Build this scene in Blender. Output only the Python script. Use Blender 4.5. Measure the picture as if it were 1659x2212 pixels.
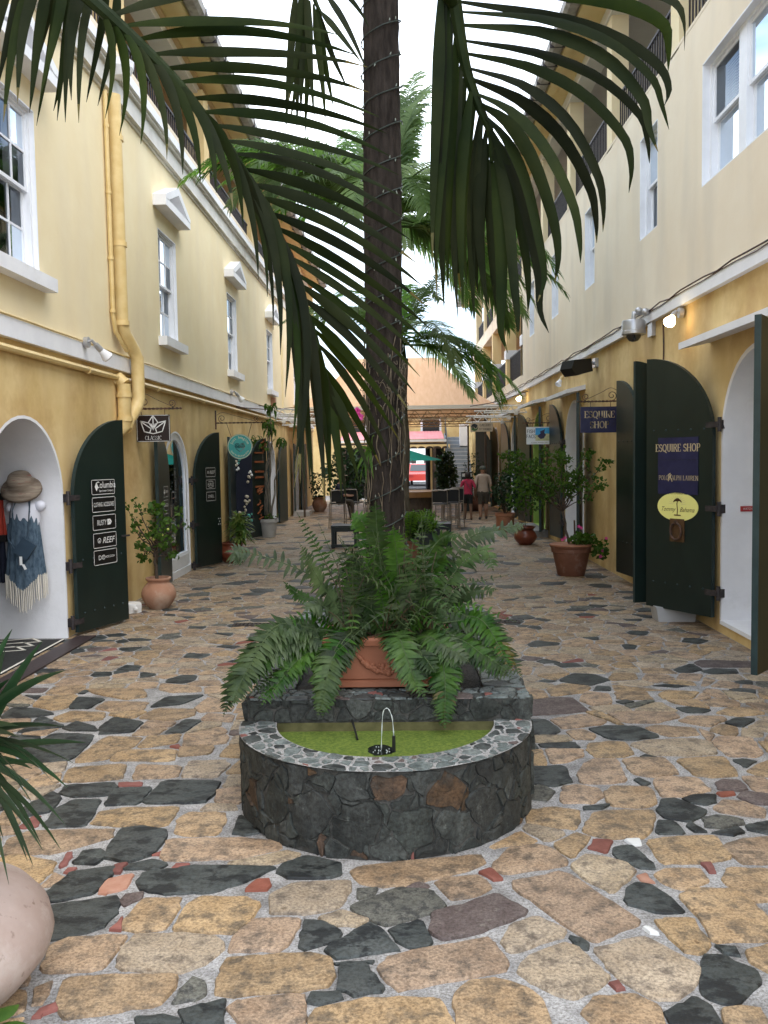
import bpy, bmesh, math, random
import numpy as np
from mathutils import Vector, Matrix, geometry
R=math.radians; PI=math.pi
for o in list(bpy.data.objects): bpy.data.objects.remove(o)
SC=bpy.context.scene; COL=SC.collection
# ---------------------------------------------------------------- camera
cam=bpy.data.cameras.new('camera'); camo=bpy.data.objects.new('camera',cam); COL.objects.link(camo)
cam.sensor_fit='HORIZONTAL'; cam.sensor_width=36.0; cam.lens=36.0*1913/1659
cam.clip_start=0.05; cam.clip_end=2000
ROT=Matrix(((0.99967071,0.01395894,0.02153162),(0.02060196,0.06363137,-0.99776080),(-0.01529777,0.99787584,0.06332284)))
camo.matrix_world=Matrix.Translation((0,0,1.9))@ROT.to_4x4()
SC.camera=camo
# ---------------------------------------------------------------- world and sun
SUN_EL,SUN_AZ=58.0,140.0      # high, hazy sun behind thin cloud
w=bpy.data.worlds.new('World'); SC.world=w; w.use_nodes=True
nt=w.node_tree; nt.nodes.clear()
def N(t,typ,**k):
    n=t.nodes.new(typ)
    for a,b in k.items(): setattr(n,a,b)
    return n
out=N(nt,'ShaderNodeOutputWorld'); bg=N(nt,'ShaderNodeBackground'); bg.inputs['Strength'].default_value=0.15
sky=N(nt,'ShaderNodeTexSky',sky_type='NISHITA'); sky.sun_disc=False
sky.sun_elevation=R(SUN_EL); sky.sun_rotation=R(SUN_AZ); sky.dust_density=2.0; sky.air_density=1.0
tc=N(nt,'ShaderNodeTexCoord'); nz=N(nt,'ShaderNodeTexNoise'); nz.inputs['Scale'].default_value=2.2; nz.inputs['Detail'].default_value=6
mp=N(nt,'ShaderNodeMapping'); mp.inputs['Scale'].default_value=(1,1,1.8)
cr=N(nt,'ShaderNodeValToRGB'); cr.color_ramp.elements[0].position=.40; cr.color_ramp.elements[0].color=(.12,.12,.12,1); cr.color_ramp.elements[1].position=.60
mx=N(nt,'ShaderNodeMixRGB'); mx.inputs[2].default_value=(9.1,9.8,10.5,1)
nt.links.new(tc.outputs['Generated'],mp.inputs[0]); nt.links.new(mp.outputs[0],nz.inputs[0]); nt.links.new(nz.outputs['Fac'],cr.inputs[0])
nt.links.new(cr.outputs[0],mx.inputs[0]); nt.links.new(sky.outputs[0],mx.inputs[1]); nt.links.new(mx.outputs[0],bg.inputs[0]); nt.links.new(bg.outputs[0],out.inputs[0])
sl=bpy.data.lights.new('sun','SUN'); sl.energy=0.6; sl.angle=R(40); sl.color=(1,.96,.9)
so=bpy.data.objects.new('sun',sl); COL.objects.link(so)
el,az=R(SUN_EL),R(SUN_AZ)
sd=Vector((math.sin(az)*math.cos(el),math.cos(az)*math.cos(el),math.sin(el)))
so.rotation_euler=sd.to_track_quat('Z','Y').to_euler()
so.location=(0,0,40)
SC.render.engine='CYCLES'
vs=SC.view_settings; vs.view_transform='Standard'; vs.look='None'; vs.gamma=1; vs.use_curve_mapping=False
vs.exposure=1.45
SC.cycles.max_bounces=8; SC.cycles.diffuse_bounces=5; SC.cycles.transparent_max_bounces=12
# ---------------------------------------------------------------- materials
MT={}
def mat(name,c1,c2=None,scale=5.,rough=.7,bump=0.,bscale=None,stretch=(1,1,1),detail=6,c3=None,c3pos=(.62,.72),tint=0.,spec=.4,metal=0.,trans=0.,coat=0.,rand=0.,s3=None,emit=0,pits=0.,grain=0.,lo=.35,hi=.65,streak=None):
    m=bpy.data.materials.new(name); m.use_nodes=True; t=m.node_tree; t.nodes.clear()
    L=t.links.new
    o=N(t,'ShaderNodeOutputMaterial'); b=N(t,'ShaderNodeBsdfPrincipled')
    b.inputs['Roughness'].default_value=rough; b.inputs['Metallic'].default_value=metal; b.inputs['Specular IOR Level'].default_value=spec
    b.inputs['Coat Weight'].default_value=coat; b.inputs['Coat Roughness'].default_value=.15
    tcn=N(t,'ShaderNodeTexCoord'); mpn=N(t,'ShaderNodeMapping'); mpn.inputs['Scale'].default_value=stretch
    L(tcn.outputs['Object'],mpn.inputs[0])
    col=None
    if c2 is None: 
        rgb=N(t,'ShaderNodeRGB'); rgb.outputs[0].default_value=(*c1,1); col=rgb.outputs[0]
    else:
        n1=N(t,'ShaderNodeTexNoise'); n1.inputs['Scale'].default_value=scale; n1.inputs['Detail'].default_value=detail; n1.inputs['Roughness'].default_value=.6
        L(mpn.outputs[0],n1.inputs[0])
        r1=N(t,'ShaderNodeValToRGB'); r1.color_ramp.elements[0].position=lo; r1.color_ramp.elements[1].position=hi
        r1.color_ramp.elements[0].color=(*c1,1); r1.color_ramp.elements[1].color=(*c2,1)
        L(n1.outputs['Fac'],r1.inputs[0]); col=r1.outputs[0]
    if c3 is not None:
        n2=N(t,'ShaderNodeTexNoise'); n2.inputs['Scale'].default_value=s3 or scale*.37; n2.inputs['Detail'].default_value=8; n2.inputs['Roughness'].default_value=.7
        L(mpn.outputs[0],n2.inputs[0])
        r2=N(t,'ShaderNodeValToRGB'); r2.color_ramp.elements[0].position=c3pos[0]; r2.color_ramp.elements[1].position=c3pos[1]
        L(n2.outputs['Fac'],r2.inputs[0])
        x=N(t,'ShaderNodeMixRGB'); x.inputs[2].default_value=(*c3,1); L(r2.outputs[0],x.inputs[0]); L(col,x.inputs[1]); col=x.outputs[0]
    if streak is not None:
        mp2=N(t,'ShaderNodeMapping'); mp2.inputs['Scale'].default_value=(1.1,1.1,.24); L(tcn.outputs['Object'],mp2.inputs[0])
        n4=N(t,'ShaderNodeTexNoise'); n4.inputs['Scale'].default_value=1.6; n4.inputs['Detail'].default_value=1.5; n4.inputs['Roughness'].default_value=.5; L(mp2.outputs[0],n4.inputs[0])
        r4=N(t,'ShaderNodeValToRGB'); r4.color_ramp.elements[0].position=.5; r4.color_ramp.elements[1].position=.78; r4.color_ramp.elements[1].color=(streak[3],)*3+(1,); L(n4.outputs['Fac'],r4.inputs[0])
        x=N(t,'ShaderNodeMixRGB'); x.inputs[2].default_value=(*streak[:3],1); L(r4.outputs[0],x.inputs[0]); L(col,x.inputs[1]); col=x.outputs[0]
    if pits:
        n3=N(t,'ShaderNodeTexNoise'); n3.inputs['Scale'].default_value=pits; n3.inputs['Detail'].default_value=3
        L(tcn.outputs['Object'],n3.inputs[0])
        r3=N(t,'ShaderNodeValToRGB'); r3.color_ramp.elements[0].position=.22; r3.color_ramp.elements[1].position=.36; r3.color_ramp.elements[0].color=(.45,.38,.32,1)
        L(n3.outputs['Fac'],r3.inputs[0])
        x=N(t,'ShaderNodeMixRGB',blend_type='MULTIPLY'); x.inputs[0].default_value=1; L(col,x.inputs[1]); L(r3.outputs[0],x.inputs[2]); col=x.outputs[0]
    if grain:
        n5=N(t,'ShaderNodeTexNoise'); n5.inputs['Scale'].default_value=grain; n5.inputs['Detail'].default_value=4; n5.inputs['Roughness'].default_value=.75
        L(tcn.outputs['Object'],n5.inputs[0])
        r5=N(t,'ShaderNodeValToRGB'); r5.color_ramp.elements[0].position=.36; r5.color_ramp.elements[1].position=.60; r5.color_ramp.elements[0].color=(.50,.47,.44,1); r5.color_ramp.elements[1].color=(1.18,1.18,1.18,1)
        L(n5.outputs['Fac'],r5.inputs[0])
        x=N(t,'ShaderNodeMixRGB',blend_type='MULTIPLY'); x.inputs[0].default_value=1; L(col,x.inputs[1]); L(r5.outputs[0],x.inputs[2]); col=x.outputs[0]
    if tint or rand:
        if tint:
            at=N(t,'ShaderNodeAttribute',attribute_name='tint'); src=at.outputs['Fac']; amp=tint
        else:
            oi=N(t,'ShaderNodeObjectInfo'); src=oi.outputs['Random']; amp=rand
        hs=N(t,'ShaderNodeHueSaturation')
        mr=N(t,'ShaderNodeMapRange'); mr.inputs[3].default_value=1-amp; mr.inputs[4].default_value=1+amp; L(src,mr.inputs[0]); L(mr.outputs[0],hs.inputs['Value'])
        ml=N(t,'ShaderNodeMath',operation='MULTIPLY'); ml.inputs[1].default_value=7.31; fr=N(t,'ShaderNodeMath',operation='FRACT'); L(src,ml.inputs[0]); L(ml.outputs[0],fr.inputs[0])
        m2=N(t,'ShaderNodeMapRange'); m2.inputs[3].default_value=.5-amp*.03; m2.inputs[4].default_value=.5+amp*.03; L(fr.outputs[0],m2.inputs[0]); L(m2.outputs[0],hs.inputs['Hue'])
        m3=N(t,'ShaderNodeMapRange'); m3.inputs[3].default_value=1-amp*.9; m3.inputs[4].default_value=1+amp*.1; L(fr.outputs[0],m3.inputs[0]); L(m3.outputs[0],hs.inputs['Saturation'])
        L(col,hs.inputs['Color']); col=hs.outputs[0]
    L(col,b.inputs['Base Color'])
    if bump:
        nb=N(t,'ShaderNodeTexNoise'); nb.inputs['Scale'].default_value=bscale or scale*3; nb.inputs['Detail'].default_value=8; nb.inputs['Roughness'].default_value=.65
        L(mpn.outputs[0],nb.inputs[0]); bp=N(t,'ShaderNodeBump'); bp.inputs['Strength'].default_value=bump; bp.inputs['Distance'].default_value=.02
        L(nb.outputs['Fac'],bp.inputs['Height']); L(bp.outputs[0],b.inputs['Normal'])
    if emit:
        b.inputs['Emission Color'].default_value=(*c1,1); b.inputs['Emission Strength'].default_value=emit
    sh=b.outputs[0]
    if trans:
        tr=N(t,'ShaderNodeBsdfTranslucent'); hs2=N(t,'ShaderNodeHueSaturation'); hs2.inputs['Value'].default_value=1.5; hs2.inputs['Saturation'].default_value=1.1
        L(col,hs2.inputs['Color']); L(hs2.outputs[0],tr.inputs[0])
        mxs=N(t,'ShaderNodeMixShader'); mxs.inputs[0].default_value=trans; L(sh,mxs.inputs[1]); L(tr.outputs[0],mxs.inputs[2]); sh=mxs.outputs[0]
    L(sh,o.inputs[0]); MT[name]=m; return m
mat('wall_upper',(.77,.64,.39),(.82,.71,.47),scale=1.3,rough=.85,bump=.12,bscale=9,c3=(.72,.59,.38),c3pos=(.55,.8),s3=.6,lo=.3,hi=.7,streak=(.64,.54,.40,.3))
mat('wall_upper_pale',(0.7592,0.6448,0.4784),(0.8112,0.7176,0.5616),scale=1.1,rough=.85,bump=.12,bscale=9,c3=(0.7072,0.6032,0.4472),c3pos=(.55,.8),s3=.6,lo=.3,hi=.7,streak=(.56,.50,.41,.45))
mat('wall_lower',(.61,.425,.165),(.78,.60,.30),scale=1.1,rough=.85,bump=.12,bscale=7,c3=(.44,.25,.08),c3pos=(.45,.80),s3=1.0,lo=.3,hi=.68,streak=(.40,.22,.09,.55))
mat('pier',(.72,.53,.24),(.78,.60,.31),scale=2,rough=.85,bump=.1)
mat('gallery_back',(.52,.34,.17),(.58,.40,.22),scale=1.5,rough=.9)
mat('gallery_grey',(.52,.48,.43),(.58,.54,.49),scale=1.5,rough=.9)
mat('white_paint',(.76,.76,.78),(.83,.83,.84),scale=3,rough=.6,bump=.08,bscale=20,c3=(.60,.58,.54),c3pos=(.60,.85),s3=2.5)
mat('white_plaster',(.74,.74,.76),(.82,.82,.84),scale=2,rough=.8,bump=.2,bscale=9,c3=(.6,.59,.58),c3pos=(.58,.85),s3=1.7)
mat('trim_grey',(.62,.60,.55),(.72,.70,.65),scale=3,rough=.8,bump=.15,bscale=14,c3=(.50,.46,.40),c3pos=(.58,.85),s3=2.2,streak=(.45,.40,.34,.5))
mat('fascia_white',(.74,.70,.64),(.8,.77,.72),scale=3,rough=.7)
mat('gutter_metal',(.22,.20,.18),(.40,.37,.33),scale=6,rough=.6)
mat('iron',(.018,.016,.018),(.05,.04,.04),scale=20,rough=.55,spec=.4)
mat('rusty_iron',(.025,.02,.018),(.13,.06,.03),scale=14,rough=.7)
mat('door_green',(.006,.014,.012),(.009,.019,.016),scale=4,rough=.33,bump=.05,bscale=7,spec=.4,stretch=(1,1,.4))
mat('door_edge',(.012,.027,.028),(.02,.04,.042),scale=6,rough=.45)
mat('sash_white',(.74,.75,.78),(.8,.81,.84),scale=5,rough=.45)
mat('pipe_yellow',(.64,.46,.19),(.72,.55,.26),scale=6,rough=.45,bump=.03)
mat('black_plate',(.008,.008,.008),rough=.35)
mat('letter_white',(.72,.72,.70),rough=.6)
mat('letter_gold',(.52,.42,.25),rough=.5)
mat('navy',(.012,.014,.05),(.02,.022,.07),scale=8,rough=.4)
mat('sign_brown',(.018,.010,.009),rough=.4)
mat('teal',(.05,.33,.33),(.07,.38,.36),scale=10,rough=.4)
mat('teal_dark',(.02,.08,.10),rough=.5)
mat('cream',(.72,.70,.52),rough=.5)
mat('pale_yellow',(.80,.76,.25),rough=.45)
mat('brown_ink',(.08,.04,.015),rough=.6)
mat('sign_white',(.78,.80,.80),rough=.4)
mat('sign_blue',(.03,.27,.65),(.08,.45,.75),scale=4,rough=.4)
mat('sign_sand',(.45,.48,.25),(.65,.62,.38),scale=14,rough=.5)
mat('fish_purple',(.025,.02,.06),(.05,.04,.09),scale=20,rough=.5)
mat('sign_tan',(.50,.40,.28),rough=.5)
mat('ink_dark',(.02,.025,.03),rough=.5)
mat('ink_green',(.05,.12,.04),rough=.5)
mat('red_sign',(.35,.03,.03),rough=.5)
mat('terracotta',(0.315,0.128,0.068),(0.375,0.165,0.090),scale=5,rough=.75,bump=.1,c3=(0.413,0.262,0.188),c3pos=(.58,.8),s3=4)
mat('terracotta_box',(0.260,0.090,0.043),(0.310,0.118,0.062),scale=4,rough=.7,bump=.1,bscale=25,c3=(0.223,0.099,0.062),c3pos=(.6,.8),s3=6)
mat('terracotta_pale',(0.302,0.144,0.086),(0.403,0.238,0.158),scale=2.6,rough=.8,bump=.12,c3=(0.446,0.338,0.259),c3pos=(.5,.72),s3=3)
mat('terracotta_pink',(.27,.20,.17),(.35,.28,.25),scale=3,rough=.8,bump=.15,bscale=22,c3=(.40,.35,.32),c3pos=(.5,.75),s3=4,pits=26)
mat('terracotta_dark',(0.133,0.052,0.028),(0.182,0.077,0.045),scale=5,rough=.75,bump=.12,c3=(0.238,0.161,0.133),c3pos=(.55,.75),s3=5)
mat('glazed_red',(0.133,0.032,0.015),(0.175,0.045,0.021),scale=4,rough=.3,spec=.5)
mat('soil',(0.012,0.008,0.006),(0.030,0.021,0.015),scale=30,rough=.95,bump=.6,bscale=60)
mat('gravel',(0.012,0.012,0.012),(0.054,0.051,0.048),scale=70,rough=.9,bump=.9,bscale=90)
mat('mortar',(.28,.277,.277),(.45,.445,.445),scale=9,rough=.92,bump=.8,bscale=80,c3=(.13,.122,.115),c3pos=(.48,.74),s3=2.2,grain=85)
mat('stone_tan',(0.2400,0.1500,0.0744),(0.4080,0.2820,0.1620),scale=5,rough=.6,bump=.4,bscale=38,c3=(0.1260,0.0900,0.0576),c3pos=(.47,.62),s3=12,tint=.2,pits=24,lo=.25,hi=.7,grain=75,spec=.5)
mat('stone_light',(0.2875,0.2185,0.1380),(0.4140,0.3335,0.2300),scale=6,rough=.6,bump=.4,bscale=38,c3=(0.1495,0.1150,0.0805),c3pos=(.47,.62),s3=12,tint=.15,pits=24,grain=75,spec=.5)
mat('stone_dark',(.030,.037,.036),(.056,.063,.060),scale=9,rough=.55,bump=.3,bscale=24,c3=(.008,.010,.011),c3pos=(.50,.56),s3=11,tint=.25,lo=.3,hi=.7,stretch=(.7,1,1),grain=60)
mat('stone_grey',(.085,.085,.07),(.14,.138,.115),scale=12,rough=.7,bump=.3,bscale=30,c3=(.045,.045,.042),c3pos=(.5,.58),s3=20,tint=.15,grain=70)
mat('stone_purple',(0.0747,0.0517,0.0483),(0.1265,0.0978,0.0897),scale=10,rough=.7,bump=.3,bscale=30,c3=(0.1955,0.1725,0.1495),c3pos=(.58,.75),s3=12,tint=.15,grain=70)
mat('stone_red',(.15,.040,.026),(.21,.065,.045),scale=16,rough=.8,bump=.3,bscale=50,tint=.18)
mat('stone_pink',(.30,.135,.085),(.36,.19,.13),scale=14,rough=.8,bump=.3,bscale=50,tint=.12)
mat('stone_white',(.55,.55,.54),rough=.5)
mat('wall_stone',(.010,.013,.012),(.058,.064,.056),scale=10,rough=.8,bump=1.0,bscale=18,c3=(.10,.115,.10),c3pos=(.60,.70),s3=22,tint=.45,stretch=(1,1,.6),lo=.25,hi=.8,grain=45)
mat('wall_stone_brown',(.035,.022,.012),(.095,.05,.022),scale=8,rough=.75,bump=.8,bscale=15,c3=(.03,.027,.022),c3pos=(.55,.7),s3=9,tint=.2,grain=50)
mat('wall_mortar',(.014,.014,.012),(.07,.067,.06),scale=12,rough=.95,bump=.7,bscale=40)
mat('rim_stone',(.060,.080,.078),(.15,.175,.17),scale=11,rough=.6,bump=.35,bscale=26,c3=(.03,.036,.04),c3pos=(.56,.66),s3=13,tint=.35,grain=70)
mat('duckweed',(.075,.125,.012),(.15,.205,.028),scale=60,rough=.85,bump=.7,bscale=150,c3=(.04,.06,.012),c3pos=(.6,.78),s3=7,detail=2)
mat('water_dark',(.008,.010,.008),rough=.08,spec=.7)
mat('mossy',(.055,.052,.016),(.11,.10,.04),scale=10,rough=.9,bump=.3)
mat('bark',(.012,.009,.0075),(.036,.029,.025),scale=7,rough=.95,bump=.9,bscale=16,stretch=(3.2,3.2,.6),c3=(.075,.065,.058),c3pos=(.66,.80),s3=6,spec=.2)
mat('bark_grey',(.10,.085,.065),(.18,.16,.13),scale=9,rough=.92,bump=.6,bscale=20,stretch=(2.5,2.5,.6))
mat('root',(.07,.055,.036),(.14,.115,.08),scale=10,rough=.85)
mat('leaf_palm',(.0070,.0130,.0022),(.018,.025,.0035),scale=2.5,rough=.6,spec=.07,trans=.25,rand=.4)
mat('leaf_palm_tip',(.06,.055,.006),(.10,.07,.008),scale=3,rough=.5,trans=.25)
mat('rachis',(.008,.015,.003),(.017,.026,.006),scale=6,rough=.6,spec=.12)
mat('leaf_far',(.045,.115,.014),(.14,.25,.042),scale=1.2,rough=.5,spec=.12,trans=.5,rand=.45)
mat('leaf_fern',(.010,.036,.003),(.048,.100,.009),scale=7,rough=.45,spec=.2,trans=.28,rand=.5)
mat('leaf_fern_dry',(.045,.022,.010),(.09,.05,.024),scale=8,rough=.8)
mat('leaf_shrub',(.030,.075,.010),(.075,.140,.022),scale=9,rough=.5,spec=.2,trans=.3)
mat('leaf_dark',(.010,.030,.010),(.022,.055,.016),scale=6,rough=.5,trans=.2)
mat('leaf_bright',(.07,.19,.018),(.15,.29,.032),scale=6,rough=.4,trans=.35)
mat('leaf_varieg',(.06,.13,.02),(.30,.36,.10),scale=14,rough=.4,trans=.3)
mat('leaf_yucca',(0.010,0.032,0.011),(0.022,0.054,0.017),scale=3,rough=.38,trans=.15,rand=.2)
mat('stem',(0.054,0.036,0.024),(0.090,0.066,0.048),scale=20,rough=.9)
mat('stem_green',(0.030,0.054,0.015),(0.054,0.078,0.024),scale=20,rough=.7)
mat('flower_pink',(.62,.08,.28),rough=.6,trans=.3)
mat('flower_magenta',(.45,.02,.18),(.62,.12,.35),scale=30,rough=.6,trans=.3)
mat('lemon',(.55,.6,.15),rough=.5)
mat('dress_blue',(0.032,0.059,0.091),(0.098,0.147,0.196),scale=40,rough=.9,stretch=(1,1,.35),detail=4)
mat('fringe',(.66,.62,.54),rough=.9)
mat('mannequin',(.66,.67,.74),rough=.4)
mat('bag',(.03,.055,.085),rough=.6)
mat('straw',(0.150,0.112,0.083),(0.315,0.262,0.203),scale=4,rough=.9,stretch=(1,1,9),c3=(0.225,0.075,0.068),c3pos=(.6,.62),s3=5)
mat('cloth_red',(.42,.05,.03),rough=.85)
mat('cloth_navy',(.012,.015,.03),rough=.9)
mat('plastic_black',(.012,.012,.012),rough=.4)
mat('plastic_grey',(.42,.42,.42),rough=.5)
mat('plastic_white',(.72,.72,.70),(.78,.78,.76),scale=8,rough=.5)
mat('lamp_metal',(.42,.42,.43),rough=.35,metal=.6)
mat('bulb_on',(1,.78,.42),rough=.3,emit=6)
mat('bulb_off',(.75,.75,.76),rough=.15)
mat('dome',(.02,.02,.02),rough=.06,spec=.8)
mat('canopy',(.62,.38,.22),(.68,.44,.27),scale=2,rough=.85,trans=.15,stretch=(5,1,1))
mat('canopy_trim',(.66,.60,.50),rough=.8)
mat('truss_white',(.72,.70,.66),rough=.5)
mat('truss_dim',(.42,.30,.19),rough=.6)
mat('stair_grey',(.22,.25,.28),(.28,.31,.34),scale=6,rough=.8)
mat('stair_nosing',(.45,.47,.48),rough=.7)
mat('umbrella_green',(.0,.20,.15),(.0,.24,.18),scale=3,rough=.8,trans=.25)
mat('roof_pink',(.55,.18,.19),(.62,.24,.25),scale=3,rough=.6)
mat('wood_bar',(.22,.10,.03),(.30,.15,.05),scale=4,rough=.5)
mat('wood_dark',(.05,.035,.025),(.09,.06,.04),scale=6,rough=.6,stretch=(1,6,1))
mat('bench_green',(0.006,0.011,0.011),(0.010,0.017,0.017),scale=8,rough=.5)
mat('metal_tan',(.30,.26,.22),rough=.4,metal=.5)
mat('mesh_dark',(.02,.02,.022),rough=.8)
mat('skin',(.30,.16,.10),rough=.6)
mat('skin_dark',(.16,.085,.055),rough=.6)
mat('shirt_red',(.36,.025,.06),(.42,.035,.08),scale=8,rough=.9)
mat('shirt_tan',(.36,.28,.22),(.42,.33,.26),scale=8,rough=.9)
mat('shorts_black',(.01,.01,.012),rough=.9)
mat('shorts_olive',(.055,.045,.035),(.08,.065,.05),scale=10,rough=.9)
mat('hair_dark',(.02,.011,.009),rough=.6)
mat('cap_grey',(.08,.085,.07),rough=.9)
mat('cap_tan',(.55,.42,.33),rough=.9)
mat('shoe',(.12,.12,.13),rough=.7)
mat('shoe_dark',(.02,.018,.016),rough=.7)
mat('asphalt',(.05,.05,.05),(.07,.07,.07),scale=8,rough=.9)
mat('car_red',(.45,.05,.04),rough=.25,coat=.5)
mat('car_white',(.75,.75,.75),rough=.25,coat=.5)
mat('tyre',(.015,.015,.015),rough=.8)
mat('glass_dark',(.02,.025,.03),rough=.06,spec=.6)
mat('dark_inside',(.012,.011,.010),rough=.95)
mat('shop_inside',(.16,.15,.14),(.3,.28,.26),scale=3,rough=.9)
mat('lime',(.36,.52,.12),rough=.7)
mat('merch_a',(.5,.1,.07),rough=.8); mat('merch_b',(.08,.16,.3),rough=.8); mat('merch_c',(.5,.45,.35),rough=.8); mat('merch_d',(.1,.35,.3),rough=.8); mat('merch_e',(.55,.35,.08),rough=.8)
mat('carving',(.20,.055,.02),(.28,.09,.03),scale=12,rough=.7)
mat('wire',(.02,.03,.025),rough=.6)
mat('mini_bulb',(.20,.23,.20),rough=.3)
mat('rubber_mat',(.018,.017,.016),(.03,.03,.028),scale=40,rough=.95)
mat('granite_strip',(0.033,0.021,0.021),(0.048,0.033,0.033),scale=30,rough=.5)
mat('concrete',(0.204,0.198,0.186),(0.264,0.258,0.246),scale=7,rough=.9,bump=.3,c3=(0.132,0.126,0.120),c3pos=(.55,.8),s3=3)
mat('concrete_pale',(0.338,0.325,0.312),(0.390,0.377,0.358),scale=7,rough=.9,bump=.2)
mat('blind_slat',(.26,.27,.28),rough=.6)
mat('jet',(.42,.46,.44),rough=.08,spec=.6)
mat('grate',(.015,.013,.012),(.05,.035,.03),scale=30,rough=.7)
def glass(name,tr=.8,ior=1.55):
    m=bpy.data.materials.new(name); m.use_nodes=True; t=m.node_tree; t.nodes.clear(); L=t.links.new
    o=N(t,'ShaderNodeOutputMaterial'); a=N(t,'ShaderNodeBsdfTransparent'); a.inputs[0].default_value=(tr,tr,tr*1.02,1)
    g=N(t,'ShaderNodeBsdfGlossy'); g.inputs['Roughness'].default_value=.015; g.inputs['Color'].default_value=(.66,.73,.80,1)
    f=N(t,'ShaderNodeFresnel'); f.inputs[0].default_value=ior; x=N(t,'ShaderNodeMixShader'); L(f.outputs[0],x.inputs[0]); L(a.outputs[0],x.inputs[1]); L(g.outputs[0],x.inputs[2]); L(x.outputs[0],o.inputs[0]); MT[name]=m
glass('window_glass',.7,1.9); glass('shop_glass',.85,1.5); glass('jet_glass',.9,1.4)
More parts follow.
